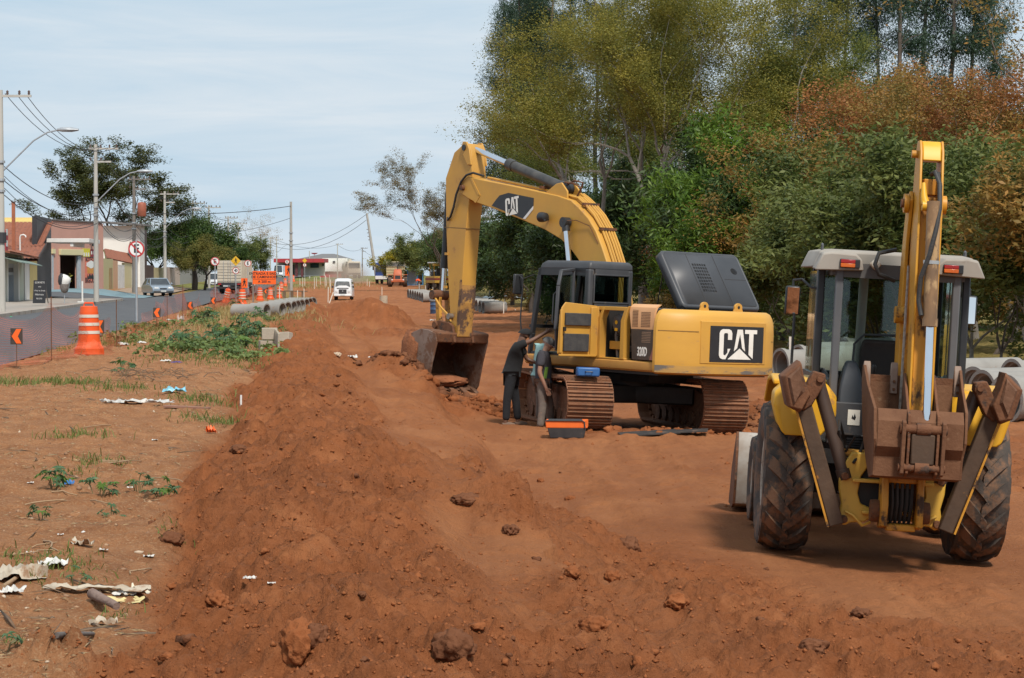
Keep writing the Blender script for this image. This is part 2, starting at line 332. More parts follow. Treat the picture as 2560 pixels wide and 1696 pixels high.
# ================================================================ the setting: ground, street, pavement
def ground_material():
    m = bpy.data.materials.new('soil'); m.use_nodes = True; t = m.node_tree; L = t.links.new; b = t.nodes['Principled BSDF']
    b.inputs['Roughness'].default_value = .95; b.inputs['Specular IOR Level'].default_value = .12
    at1 = _n(m, 'ShaderNodeAttribute'); at1.attribute_name = 'zone'; sep = _n(m, 'ShaderNodeSeparateColor'); L(at1.outputs['Color'], sep.inputs['Color'])
    g = _n(m, 'ShaderNodeTexCoord')
    def noise(sc, det=6, rg=.6, st=None):
        n = _n(m, 'ShaderNodeTexNoise'); n.inputs['Scale'].default_value = sc; n.inputs['Detail'].default_value = det; n.inputs['Roughness'].default_value = rg
        v = g.outputs['Object']
        if st:
            q = _n(m, 'ShaderNodeMapping'); q.inputs['Scale'].default_value = st; q.inputs['Rotation'].default_value = (0, 0, R(-5.4)); L(v, q.inputs['Vector']); v = q.outputs['Vector']
        L(v, n.inputs['Vector']); return n.outputs['Fac']
    def ramp(f, p0, p1, c0, c1):
        r = _n(m, 'ShaderNodeValToRGB'); r.color_ramp.elements[0].position = p0; r.color_ramp.elements[1].position = p1
        r.color_ramp.elements[0].color = (*c0, 1); r.color_ramp.elements[1].color = (*c1, 1); L(f, r.inputs['Fac']); return r.outputs['Color']
    def mix(f, a, c, bt='MIX'):
        x = _n(m, 'ShaderNodeMixRGB'); x.blend_type = bt
        if isinstance(f, float): x.inputs['Fac'].default_value = f
        else: L(f, x.inputs['Fac'])
        for s_, v in (('Color1', a), ('Color2', c)):
            if isinstance(v, tuple): x.inputs[s_].default_value = (*v, 1)
            else: L(v, x.inputs[s_])
        return x.outputs['Color']
    fine, mid, big = noise(24, 8, .7), noise(2.4, 7), noise(.35, 5)
    loose = ramp(mid, .3, .72, (.195, .064, .0225), (.30, .103, .038))
    loose = mix(ramp(noise(.8, 8, .7), .52, .62, (0, 0, 0), (.7, .7, .7)), loose, (.15, .053, .022))  # dark patches painted in for shadowed hollows and damp soil
    loose = mix(ramp(noise(1.7, 8, .7), .55, .66, (0, 0, 0), (.6, .6, .6)), loose, (.42, .165, .066))
    loose = mix(ramp(fine, .35, .7, (0, 0, 0), (.6, .6, .6)), loose, (.34, .125, .050))
    packed = ramp(noise(1.1, 7, .62, (2.6, .28, 1)), .3, .7, (.25, .092, .037), (.39, .158, .064))
    packed = mix(ramp(fine, .3, .75, (0, 0, 0), (.45, .45, .45)), packed, (.38, .16, .068))
    packed = mix(ramp(big, .42, .62, (0, 0, 0), (.55, .55, .55)), packed, (.22, .077, .031))
    verge = ramp(mid, .3, .7, (.25, .105, .046), (.40, .19, .088))
    verge = mix(ramp(noise(46, 6, .75), .52, .68, (0, 0, 0), (.75, .75, .75)), verge, (.52, .35, .20))       # dry bits of straw and chaff
    verge = mix(ramp(noise(8, 6, .7), .58, .70, (0, 0, 0), (.7, .7, .7)), verge, (.17, .072, .034))
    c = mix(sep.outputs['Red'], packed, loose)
    c = mix(sep.outputs['Green'], c, verge)
    grass = ramp(noise(.9, 6, .7), .35, .65, (.10, .13, .030), (.24, .21, .075))
    c = mix(sep.outputs['Blue'], c, grass)
    L(c, b.inputs['Base Color'])
    bn = _n(m, 'ShaderNodeBump'); bn.inputs['Strength'].default_value = 1.0; bn.inputs['Distance'].default_value = .055
    ad = _n(m, 'ShaderNodeMath'); ad.operation = 'ADD'; L(noise(9, 8, .72), ad.inputs[0])
    m2 = _n(m, 'ShaderNodeMath'); m2.operation = 'MULTIPLY'; L(noise(42, 5, .7), m2.inputs[0]); m2.inputs[1].default_value = .4; L(m2.outputs[0], ad.inputs[1])
    L(ad.outputs[0], bn.inputs['Height']); L(bn.outputs['Normal'], b.inputs['Normal'])
    return m
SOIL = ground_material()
def build_ground():
    nc = 580
    ys = np.concatenate([np.linspace(-14, 7.6, 24, endpoint=False), np.exp(np.linspace(math.log(7.6), math.log(60), 860, endpoint=False)), np.exp(np.linspace(math.log(60), math.log(150), 140, endpoint=False)), np.exp(np.linspace(math.log(150), math.log(5000), 110))])
    k = np.linspace(-1, 1, nc); Y = np.repeat(ys[:, None], nc, 1); ka = np.abs(k)
    hin = np.maximum(3.4, .2286 * 1.2 * np.maximum(ys, 0) + 1.3)[:, None]; hout = np.interp(ys, [-14, 6, 60, 5000], [14, 16, 45, 2600])[:, None]     # fine in the middle, wide skirts outside
    X = np.sign(k)[None, :] * (hin * np.minimum(ka, .84)[None, :] / .84 + np.maximum(0, hout - hin) * (np.maximum(0, ka - .84)[None, :] / .16) ** 2)
    Z, lo, si, us, pk = hgt(X, Y, True, True)
    V = np.stack([X, Y, Z], 2).reshape(-1, 3)
    i = np.arange(nc - 1)[None, :] + np.arange(len(ys) - 1)[:, None] * nc; i = i.ravel()
    Fq = np.stack([i, i + 1, i + nc + 1, i + nc], 1)
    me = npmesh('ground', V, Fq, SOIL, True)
    u = X + .095 * Y
    left = 1 - sst(us, -14, -12)
    grass = sst(Y, 150, 260) * sst(fbm(X * .08, Y * .03, 3, 91) + .35 * (1 - sst(u, -3, 2)) + .9 * sst(Y, 330, 420), .12, .4) * (1 - .0 * si)
    grass = np.maximum(grass * (1 - sst(Y, 140, 200) * sst(u, 0, 2) * (1 - sst(u, 13, 15)) * (1 - sst(Y, 330, 400))), sst(u, 14.5, 18) * .75)
    col = np.stack([lo, np.clip((1 - si), 0, 1), np.clip(grass, 0, 1), np.ones_like(lo)], 2).reshape(-1, 4).astype(np.float32)
    a = me.color_attributes.new('zone', 'FLOAT_COLOR', 'POINT'); a.data.foreach_set('color', col.ravel())
    o = link('ground', me); tag(o, 'red bare soil of the road works with a dry littered verge', kind='structure')
    return o
build_ground()
def strip(name, u0, u1, z0, mat, y0=-12, y1=900, kind='structure', zf=zstreet, uv=False, step=None):
    ys = list(np.linspace(y0, 100, 24)) + list(np.linspace(104, 480, 60)) + [600, 750, y1]; ys = [q for q in ys if y0 <= q <= y1]
    if len(ys) < 2: ys = list(np.linspace(y0, y1, 6))
    ys[0], ys[-1] = y0, y1
    V = []; Fq = []
    for q in ys:
        b_ = float(bend(q)) - .095 * q; z = float(zf(q)) + z0
        V += [(u0 + b_, q, z), (u1 + b_, q, z)]
    Fq = [(2 * i, 2 * i + 1, 2 * i + 3, 2 * i + 2) for i in range(len(ys) - 1)]
    o = MB().add(V, Fq).build(name, mat); return tag(o, kind=kind)
ASPH = pm('asphalt', (.062, .064, .070), (.098, .098, .102), 1.3, .88, bump=.35, bscale=60, spot=(.15, .125, .105), spot_amt=.28, spot_scale=.6)
PAVE = pm('pavement_concrete', (.27, .235, .205), (.36, .31, .26), .8, .9, spot=(.30, .14, .085), spot_amt=.35, spot_scale=.35)
tag(strip('street', -11.85, -5.5, 0.0, ASPH), 'grey asphalt street running past the works', kind='structure')
def kerb_and_pavement():
    m_ = MB(); V = []; ys = list(np.linspace(40, 148, 30)); prev = None
    for q in ys:
        b_ = float(bend(q)) - .095 * q; z = float(zstreet(q)); zl = float(zleft(q))
        V.append([(-11.8 + b_, q, z - .05), (-11.8 + b_, q, z + .14), (-11.95 + b_, q, z + .15), (-11.95 + b_, q, z - .05)])
    m_.loft(V); o = m_.build('kerb', pm('kerb_concrete', (.30, .26, .22), (.40, .35, .30), 1.2, .9, spot=(.22, .12, .08), spot_amt=.4, spot_scale=1.0)); tag(o, kind='structure')
    m_ = MB(); rows = []
    for q in ys:
        b_ = float(bend(q)) - .095 * q
        rows.append([(u_ + b_, q, float(zstreet(q)) + .14 + .02 * (-12 - u_)) for u_ in (-11.95, -13.3, -14.6, -16.1)])
    m_.loft(rows, cap=False, close=False); o = m_.build('pavement', PAVE); tag(o, kind='structure')
kerb_and_pavement()
# ================================================================ shared small builders
YEL = pm('dozer_yellow', (.58, .305, .045), (.47, .245, .050), 1.1, .55, spot=(.33, .165, .065), spot_amt=.27, spot_scale=2.2, bump=.04, bscale=40)
YELW = pm('worn_yellow', (.55, .26, .022), (.40, .17, .016), 2.6, .55, spot=(.055, .030, .018), spot_amt=.50, spot_scale=5.5, bump=.15, bscale=30)
YELB = pm('bright_yellow', (.74, .40, .020), (.64, .33, .018), 1.6, .46, spot=(.36, .17, .05), spot_amt=.22, spot_scale=3.0)
SOILED = pm('soil_caked_steel', (.115, .052, .026), (.17, .080, .042), 6, .85, spot=(.23, .12, .07), spot_amt=.42, spot_scale=9, bump=.5, bscale=28)
RUST = pm('rusty_steel', (.115, .043, .017), (.17, .07, .03), 7, .85, spot=(.05, .032, .024), spot_amt=.45, spot_scale=5, bump=.4, bscale=40)
SHOE = pm('track_steel_with_soil', (.27, .125, .062), (.20, .085, .042), 7, .85, spot=(.12, .075, .05), spot_amt=.40, spot_scale=10, bump=.5, bscale=40)
BLK = pm('black_paint', (.017, .018, .020), (.028, .028, .030), 4, .42, spot=(.10, .07, .05), spot_amt=.12, spot_scale=5)
GREYB = pm('charcoal_plastic', (.045, .047, .052), (.060, .061, .066), 3, .5, spot=(.13, .105, .085), spot_amt=.22, spot_scale=4, bump=.06, bscale=60)
DARK = pm('greasy_dark_steel', (.012, .011, .010), (.026, .020, .016), 6, .6)
CHROME = pm('chrome_rod', (.74, .76, .80), (.66, .68, .72), 3, .16, 1.0)
HOSE = pm('rubber_hose', (.016, .016, .017), (.03, .027, .025), 12, .6)
RUBR = pm('muddy_rubber', (.048, .040, .035), (.075, .057, .045), 5, .85, spot=(.17, .092, .052), spot_amt=.58, spot_scale=4.5, bump=.35, bscale=25)
WHITE = pm('white_paint', (.74, .73, .70), (.66, .65, .62), 3, .5)
WWORN = pm('worn_white_lettering', (.80, .78, .72), (.72, .70, .64), 5, .6, spot=(.04, .035, .03), spot_amt=.20, spot_scale=9)
DECAL = pm('black_decal', (.016, .016, .018), (.022, .022, .024), 5, .45, spot=(.09, .075, .06), spot_amt=.16, spot_scale=8)
GLASSD = glass('tinted_glass', (.42, .50, .46)); GLASSC = glass('clear_glass', (.72, .80, .76))
FOAM = pm('black_foam_pad', (.040, .040, .042), (.07, .066, .062), 9, .95, bump=.4, bscale=60)
def text_mesh(s, size, mat, extrude=.002, align='CENTER', bold=0.0, xs=1.0):
    cu = bpy.data.curves.new('lettering', 'FONT'); cu.body = s; cu.size = size; cu.extrude = extrude; cu.offset = bold; cu.align_x = align; cu.align_y = 'CENTER'; cu.resolution_u = 3; cu.space_line = .85
    o = bpy.data.objects.new('tmp', cu); COL.objects.link(o); dg = bpy.context.evaluated_depsgraph_get(); dg.update()
    me = bpy.data.meshes.new_from_object(o.evaluated_get(dg)); bpy.data.objects.remove(o); bpy.data.curves.remove(cu)
    me.transform(Matrix.Diagonal((xs, 1, 1, 1))); me.materials.clear(); me.materials.append(mat); return me
def plane_matrix(o, ux, uz):
    """local X along ux, local Y along uz, local Z out of the face"""
    ux = Vector(ux).normalized(); uz = Vector(uz); n = ux.cross(uz).normalized(); uz = n.cross(ux)
    m = Matrix((ux, uz, n)).transposed().to_4x4(); m.translation = Vector(o); return m
def letter(name, me, parent, M):
    o = bpy.data.objects.new(name, me); COL.objects.link(o); o.parent = parent; o.matrix_local = M; return o
CAT_POLY = [
    [(.0, .13), (0, .87), (.03, .96), (.09, 1), (.25, 1), (.31, .96), (.335, .87), (.335, .65), (.225, .65), (.225, .83), (.205, .87), (.135, .87), (.115, .83), (.115, .17), (.135, .13), (.17, .13), (.225, .22), (.225, .35), (.30, .35), (.175, .0), (.09, 0), (.03, .04)],
    [(.395, .27), (.475, 1), (.615, 1), (.695, .27), (.61, .38), (.582, .60), (.545, .85), (.508, .60), (.48, .38)],
    [(.235, .0), (.545, .365), (.855, .0)],
    [(.675, 1), (1, 1), (1, .865), (.905, .865), (.905, .03), (.79, .165), (.79, .865), (.675, .865)]]
def cat_mark(parent, M, w, h, mat, d=.004):
    for poly in CAT_POLY:
        o = MB().prism([((x - .5) * w, (y - .5) * h) for x, y in poly], .0005, d, 'xy').build('letter', mat, parent); o.matrix_local = M

# ================================================================ the crawler excavator
def make_excavator():
    X = thing('excavator', 'yellow crawler excavator with open engine covers and bucket resting on the soil', 'excavator', matrix=EM)
    # ---- undercarriage, turned against the house
    TT = Matrix.Rotation(TRACK_TURN, 4, 'Z')
    sh = MB(); sh.box((-.093, -.40, -.012), (.093, .40, .018))
    for gx in (-.07, -.008, .055): sh.box((gx - .008, -.39, .018), (gx + .008, .39, .050))
    sh.box((-.05, -.20, -.06), (.05, -.12, -.012)); sh.box((-.05, .12, -.06), (.05, .20, -.012))
    shm = sh.mesh('track_shoe', SHOE)
    rr, hx = .405, 1.60; per = 4 * hx + 2 * math.pi * rr; n = 47
    for side in (1, -1):
        for k in range(n):
            d = per * k / n
            if d < 2 * hx: p = (-hx + d, .45 - rr); a = math.pi
            elif d < 2 * hx + math.pi * rr: t = (d - 2 * hx) / rr; p = (hx + rr * math.sin(t), .45 - rr * math.cos(t)); a = math.pi - t
            elif d < 4 * hx + math.pi * rr: e = d - 2 * hx - math.pi * rr; p = (hx - e, .45 + rr - .03 * math.sin(math.pi * e / (2 * hx))); a = 0
            else: t = (d - 4 * hx - math.pi * rr) / rr; p = (-hx - rr * math.sin(t), .45 + rr * math.cos(t)); a = -t
            o = bpy.data.objects.new('track_shoe', shm); COL.objects.link(o); o.parent = X
            o.matrix_local = TT @ Matrix.Translation((p[0], side * 1.19, p[1])) @ Matrix.Rotation(a, 4, 'Y')
        m_ = MB(TT); yc = side * 1.19
        m_.prism([(-1.5, .25), (1.5, .25), (1.5, .62), (.9, .70), (-.9, .70), (-1.5, .62)], yc - .22, yc + .22)
        fr = m_.build('track_frame', SOILED, X, bevel=.02)
        for rx in (-1.2, -.8, -.4, 0, .4, .8, 1.2):
            MB(TT).lathe([(.10, -.24), (.13, -.24), (.13, -.10), (.09, -.08), (.09, .08), (.13, .10), (.13, .24), (.10, .24)], (rx, yc, .20), 'y', 14).build('roller', SOILED, fr, smooth=40)
        for rx, nm in ((1.6, 'idler'), (-1.6, 'sprocket')):
            MB(TT).lathe([(.08, -.19), (.34, -.16), (.37, -.06), (.37, .06), (.34, .16), (.08, .19)], (rx, yc, .45), 'y', 24).build(nm, SOILED, fr, smooth=40)
    MB(TT).prism([(-.95, -.95), (.95, -.95), (.6, 0), (.95, .95), (-.95, .95), (-.6, 0)], .42, .74, 'xy').box((-.55, -1.0, .45), (.55, 1.0, .70)).build('cross_frame', DARK, X, bevel=.03)
    MB().lathe([(.50, .70), (.66, .72), (.66, .92), (.58, .96), (.58, 1.02)], n=36).build('swing_bearing', DARK, X, smooth=40)
    # ---- house
    MB().box((-2.25, -1.2, .97), (1.3, 1.2, 1.09)).box((-1.2, -.5, .80), (.9, .5, .97)).build('platform', DARK, X)
    for s in (1, -1):
        m_ = MB(); y0, y1 = (1.13, 1.285) if s > 0 else (-1.285, -1.13); yo = 1.285 * s
        prof = [(1.13 * s, 1.02), (1.24 * s, 1.02), (1.275 * s, 1.05), (1.285 * s, 1.11), (1.275 * s, 1.17), (1.24 * s, 1.195), (1.13 * s, 1.195)]
        m_.prism(prof, -2.235, 1.32, 'yz'); m_.build('side_rail', pm('soiled_yellow_rail', (.50, .255, .055), (.42, .20, .05), 1.8, .55, spot=(.22, .11, .05), spot_amt=.30, spot_scale=3), X, smooth=35)
    # counterweight
    def plan(inset, zz):
        pts = []
        for k in range(25):
            t = -1 + 2 * k / 24; y = -1.32 * math.sin(t * math.pi / 2); y = max(-1.32, min(1.32, y))
            x = -2.30 - .42 * (1 - abs(y / 1.32) ** 4.0)
            pts.append((x, y))
        cx = -2.3
        pts = [(cx + (x - cx) * (1 - inset / .55), y * (1 - inset / 1.32)) for x, y in pts]
        return [(-2.235, pts[0][1], zz)] + [(x, y, zz) for x, y in pts] + [(-2.235, pts[-1][1], zz)]
    m_ = MB(); m_.loft([plan(.07, 1.0), plan(.015, 1.03), plan(0, 1.10), plan(0, 1.25), plan(0, 1.70), plan(.012, 1.86), plan(.045, 1.97), plan(.10, 2.045), plan(.19, 2.08)])
    cw = m_.build('counterweight', pm('counterweight_paint', (.60, .32, .048), (.54, .28, .045), 1.2, .5, spot=(.26, .20, .15), spot_amt=.17, spot_scale=4.0, stretch=(1, 1, 2.5)), X, smooth=35)
    # scuffed lower edge of the counterweight
    m_ = MB(); ring = [plan(-.004, 1.03), plan(-.004, 1.15)]; m_.loft([r[1:-1] for r in ring], cap=False, close=False)
    m_.build('scuffed_edge', pm('scraped_paint', (.34, .20, .07), (.52, .28, .05), 2.2, .6, spot=(.13, .115, .10), spot_amt=.50, spot_scale=4, stretch=(.5, .5, 2.2)), cw, smooth=60)
    def rearx(y): return -2.30 - .42 * (1 - abs(y / 1.32) ** 4.0)
    # raised panel round the badge, and the seam
    m_ = MB()
    for z0, z1, off, ya, yb, nm in ((1.20, 1.90, .010, -.80, .68, 0),):
        ys = np.linspace(ya, yb, 9); m_.loft([[(rearx(y) - off, y, z0), (rearx(y) - off, y, z1), (rearx(y) + .05, y, z1 + .012), (rearx(y) + .05, y, z0 - .012)] for y in ys])
    pn = m_.build('rear_panel', YEL, cw, smooth=30, bevel=.006)
    m_ = MB(); ys = np.linspace(-.72, .50, 7); m_.loft([[(rearx(y) - .016, y, 1.23), (rearx(y) - .016, y, 1.83), (rearx(y) + .02, y, 1.83), (rearx(y) + .02, y, 1.23)] for y in ys])
    bd = m_.build('badge', DECAL, cw, smooth=30)
    cat_mark(cw, plane_matrix((rearx(-.11) - .019, -.11, 1.53), (0, -1, 0), (0, 0, 1)), .84, .50, WWORN)
    m_ = MB(); m_.loft([[(rearx(y) - .004, y, 1.715), (rearx(y) - .004, y, 1.728), (rearx(y) + .02, y, 1.728), (rearx(y) + .02, y, 1.715)] for y in np.linspace(.72, 1.30, 8)]); m_.loft([[(rearx(y) - .004, y, 1.58), (rearx(y) - .004, y, 1.592), (rearx(y) + .02, y, 1.592), (rearx(y) + .02, y, 1.58)] for y in np.linspace(-1.31, -1.02, 6)])
    tag(m_.build("seam", pm("seam_dark_yellow", (.24, .125, .03)), cw), kind="stuff")  # seam lines in a darker yellow-brown than the paint
    for ey in (.42, -.34):
        m_ = MB(); pr = [(ey + .085 * math.cos(a), 2.15 + .07 * math.sin(a)) for a in np.linspace(-.35, math.pi + .35, 13)] + [(ey - .12, 2.04), (ey + .12, 2.04)]
        m_.prism(pr, -2.47, -2.43, 'yz'); e_ = m_.build('lifting_eye', YEL, cw, bevel=.006)
        MB().cyl((-2.476, ey, 2.15), (-2.424, ey, 2.15), .026, 12).build('eye_hole', DARK, e_)
    # engine bay, hood base and raised black hood
    MB().box((-2.235, -1.2, 1.10), (-1.72, 1.15, 2.0)).box((-1.72, -1.2, 1.10), (-.45, .15, 1.95)).build('engine_bay', DARK, X)
    MB().box((-1.75, -1.22, 1.96), (-.4, .3, 2.09)).build('deck_cover', GREYB, X, bevel=.03)
    P0, P1 = Vector((-1.80, 0, 2.13)), Vector((-1.10, 0, 3.09)); ax = (P1 - P0).normalized(); nn = Vector((-ax.z, 0, ax.x))
    Lh = (P1 - P0).length; ya, yb = .30, -1.48
    HM = Matrix((Vector((0, -1, 0)), ax, Vector((0, -1, 0)).cross(ax))).transposed().to_4x4(); HM.translation = P0 + Vector((0, ya, 0))
    Wd = ya - yb
    def rrect(w0, h0, w1, h1, rad, zz, k=5):
        pts = []
        for cx, cy, a0 in ((w1 - rad, h0 + rad, -90), (w1 - rad, h1 - rad, 0), (w0 + rad, h1 - rad, 90), (w0 + rad, h0 + rad, 180)):
            pts += [(cx + rad * math.cos(R(a0 + 90 * i / k)), cy + rad * math.sin(R(a0 + 90 * i / k)), zz) for i in range(k + 1)]
        return pts
    sg = 1 if (HM.to_3x3() @ Vector((0, 0, 1))).x < 0 else -1
    m_ = MB(HM); rg = [rrect(0, 0, Wd, Lh, .10, -.16 * sg), rrect(0, 0, Wd, Lh, .10, -.03 * sg), rrect(.015, .015, Wd - .015, Lh - .015, .10, -.008 * sg), rrect(.05, .05, Wd - .05, Lh - .05, .08, 0)]
    m_.loft(rg, cap=False); m_.add(rg[3], [tuple(range(len(rg[3])))])
    hood = m_.build('engine_hood', pm('hood_grey_black', (.050, .052, .058), (.065, .066, .072), 2, .45, spot=(.13, .115, .10), spot_amt=.14, spot_scale=6), X, smooth=40)
    hm = hood.modifiers.new('thick', 'SOLIDIFY'); hm.thickness = .012; hm.offset = 0
    m_ = MB(HM); z_ = .004 * sg
    for r_ in range(9):
        for c_ in range(6): m_.cbox((.62 + .054 * c_ - .0 * r_, .36 + .068 * r_, z_), (.042, .050, .004))
    m_.build('vent_slot', DARK, hood)
    MB(HM).cbox((.55, Lh / 2, z_), (.012, Lh - .12, .006)).cbox((1.16, Lh / 2, z_), (.012, Lh - .12, .006)).cbox((1.47, .62, z_), (.5, .010, .006)).build('hood_seam', DARK, hood)
    MB(HM).cyl((1.52, .80, -.01 * sg), (1.52, .80, .006 * sg), .07, 16).build('exhaust_hole', DARK, hood)
    for c_ in (.35, .75, 1.05, 1.35):
        MB(HM).cbox((c_, Lh + .008, -.05 * sg), (.07, .02, .03)).build('latch', BLK, hood)
    m_ = MB(HM)
    for k in range(16): m_.tube([(.03, .10 + .065 * k, -.02 * sg), (.10, .12 + .065 * k, -.10 * sg), (.02, .14 + .065 * k, -.15 * sg)], .006, 4)
    m_.build('insulation_mesh', GREYB, hood)
    MB().cyl((-.9, .15, 2.05), (-1.18, .22, 2.95), .012, 8).build('hood_strut', BLK, X)
    # ---- left side: compartment, its open door, louvred panel with the model number
    m_ = MB()
    m_.prism([(-.70, 1.20), (-.70, 1.9), (-.80, 2.06), (-.86, 2.06), (-.76, 1.88), (-.76, 1.20)], 1.12, 1.262)
    m_.prism([(-1.30, 1.20), (-1.30, 1.85), (-1.40, 2.06), (-1.50, 2.10), (-1.40, 1.85), (-1.40, 1.20)], 1.12, 1.262)
    m_.box((-1.46, 1.10, 2.02), (-.70, 1.255, 2.085)); m_.box((-1.42, 1.1, 1.195), (-.70, 1.255, 1.22)); m_.box((-.70, 1.05, 1.195), (-.40, 1.262, 2.08))
    m_.build('compartment_frame', YEL, X, bevel=.008)
    MB().box((-1.72, .35, 1.12), (-.70, .40, 2.02)).box((-.74, .4, 1.12), (-.70, 1.12, 2.02)).build('compartment_back', DARK, X)
    af = MB().lathe([(.02, 1.17), (.10, 1.17), (.15, 1.15), (.17, 1.09), (.17, .62)], (-1.10, 0, 1.80), 'y', 24).build('air_cleaner', GREYB, X, smooth=40)
    MB().lathe([(.0, 1.176), (.036, 1.176)], (-1.08, 0, 1.82), 'y', 14, cap=False).cbox((-1.08, 1.174, 1.70), (.07, .006, .05)).build('sticker', YELB, af)
    MB().tube([(-1.1, 1.0, 1.62), (-1.1, 1.0, 1.45), (-1.14, 1.02, 1.3), (-1.12, 1.0, 1.2)], .04, 8).tube([(-.85, .9, 1.95), (-.88, 1.0, 1.6), (-.95, 1.0, 1.2)], .03, 8).cbox((-1.2, 1.0, 1.38), (.16, .12, .10)).build('pump_lines', pm('dusty_steel', (.16, .13, .11), (.24, .19, .15), 6, .7), X, smooth=40)
    MB().box((-1.13, 1.02, 1.36), (-.80, 1.08, 1.50)).build('valve_block', YEL, X, bevel=.01)
    for k in range(8):
        MB().box((-.98, .96, 1.52 + .035 * k), (-.76, 1.0, 1.54 + .035 * k)).build('radiator_fin', DARK, X)
    # open door, swung out square to the side, inner face with foam pads towards the rear
    DM = Matrix.Translation((-.66, 1.265, 0)) @ Matrix.Rotation(R(3), 4, 'Z')
    m_ = MB(DM); prof = [(0.0, 1.205), (.86, 1.255), (.84, 1.9), (.80, 2.04), (.72, 2.13), (0, 2.085)]
    m_.prism(prof, -.012, .012, 'yz'); m_.box((-.055, .80, 1.27), (-.012, .85, 2.0)); m_.box((-.05, .02, 1.215), (-.012, .85, 1.25)); m_.box((-.045, 0, 1.23), (-.012, .16, 2.06))
    dr = m_.build('compartment_door', YEL, X, bevel=.008)
    MB(DM).box((-.055, .20, 1.30), (-.012, .76, 1.60)).build('foam_pad', FOAM, dr, bevel=.01)
    MB(DM).box((-.055, .17, 1.74), (-.012, .74, 1.95)).build('foam_pad', FOAM, dr, bevel=.01)
    for z_ in (1.33, 1.75):
        MB(DM).box((-.03, -.05, z_ - .07), (.02, .06, z_ + .07)).cyl((-.03, .0, z_ - .08), (-.03, .0, z_ + .08), .014, 8).build('hinge', YEL, dr)
    MB(DM).box((-.07, .74, 1.64), (-.012, .79, 1.71)).build('latch', DARK, dr)
    # louvred panel, ajar
    LM = Matrix.Translation((-2.20, 1.27, 0)) @ Matrix.Rotation(R(-3.0), 4, 'Z')
    m_ = MB(LM); m_.prism([(0, 1.215), (.58, 1.215), (.63, 1.72), (0, 1.72)], -.03, .012)
    lp = m_.build('louvre_panel', pm('smeared_black_panel', (.045, .035, .028), (.10, .065, .045), 3, .45, spot=(.20, .11, .06), spot_amt=.30, spot_scale=6), X, bevel=.006)
    m_ = MB(LM); m_.loft([[(0, .012, 1.725), (.63, .012, 1.725), (.63, -.03, 1.725), (0, -.03, 1.725)], [(0, .012, 2.0), (.69, .012, 2.0), (.69, -.03, 2.0), (0, -.03, 2.0)], [(0, -.02, 2.09), (.72, -.02, 2.09), (.72, -.06, 2.09), (0, -.06, 2.09)], [(0, -.10, 2.145), (.73, -.10, 2.145), (.73, -.14, 2.145), (0, -.14, 2.145)]])
    lu = m_.build('louvre_top', pm('sun_faded_paint', (.66, .36, .17), (.60, .31, .14), 2, .55), X, smooth=35)
    pp, gg = LM.copy(), 0
    for grp, (x0, x1, z0, z1) in enumerate(((.10, .36, 1.76, 2.02), (.44, .60, 1.76, 2.05), (.08, .33, 1.50, 1.69))):
        m_ = MB(LM); nx = max(3, int((x1 - x0) / .03)); nz = max(3, int((z1 - z0) / .024))
        for a in range(nx):
            for c_ in range(nz): m_.cbox((x0 + (a + .5) * (x1 - x0) / nx, .0135, z0 + (c_ + .5) * (z1 - z0) / nz), (.020, .003, .013))
        m_.build('louvre_hole', pm('louvre_dark', (.14, .065, .03)) if grp < 2 else pm('louvre_pale', (.34, .22, .14)), lu if grp < 2 else lp)
    MB(LM).prism([(.0, 1.22), (.09, 1.22), (.0, 1.46)], .0125, .0145).build('red_corner', pm('faded_red', (.42, .16, .11)), lp)
    letter('model_number', text_mesh('320D', .205, WWORN, .002, bold=.006, xs=.58), lp, LM @ plane_matrix((.30, .0145, 1.345), (-1, 0, 0), (0, 0, 1)))
    # ---- cab
    cabm = BLK
    y0, y1 = .28, 1.26
    def sec(z, xf, xr, i=0): return [(xr, y0 + i, z), (xf, y0 + i, z), (xf, y1 - i, z), (xr, y1 - i, z)]
    roof = MB().loft([sec(2.70, 1.03, -.40), sec(2.80, .98, -.40, .01), sec(2.86, .88, -.36, .05)]).build('cab_roof', GREYB, X, bevel=.035, seg=3)
    for yy in (y0, y1):
        s = -1 if yy == y0 else 1
        MB().prism([(1.29, 1.20), (1.22, 1.20), (.955, 2.72), (1.03, 2.72), (1.10, 2.55)], yy - .035 * (s + 1), yy + .035 * (1 - s)).build('cab_pillar', cabm, X, bevel=.012)
        MB().box((-.40, yy - .06 * (s + 1) / 1, 1.20), (-.27, yy + .06 * (1 - s), 2.72)).build('cab_pillar', GREYB, X, bevel=.03, seg=3)
        MB().box((-.3, yy - .03 * (s + 1), 2.60), (1.05, yy + .03 * (1 - s), 2.72)).build('roof_rail', cabm, X)
    MB().box((-.42, y0 + .12, 2.62), (-.36, y1 - .12, 2.72)).box((-.42, y0 + .12, 1.2), (-.36, y1 - .12, 2.14)).build('rear_panel', GREYB, X)
    MB().box((-.405, y0 + .11, 2.14), (-.395, y1 - .11, 2.62)).build('rear_window', GLASSD, X)
    m_ = MB()
    for a, b_ in (((-.43, y0 + .10, 2.13), (-.40, y1 - .10, 2.16)), ((-.43, y0 + .10, 2.61), (-.40, y1 - .10, 2.635)), ((-.43, y0 + .09, 2.13), (-.40, y0 + .115, 2.635)), ((-.43, y1 - .115, 2.13), (-.40, y1 - .09, 2.635))): m_.box(a, b_)
    m_.build('window_seal', GREYB, X, bevel=.006)
    MB().prism([(1.23, 1.72), (1.225, 1.72), (.985, 2.70), (.99, 2.70)], y0 + .03, y1 - .03).prism([(1.27, 1.24), (1.265, 1.24), (1.235, 1.66), (1.24, 1.66)], y0 + .03, y1 - .03).build('windscreen', GLASSC, X)
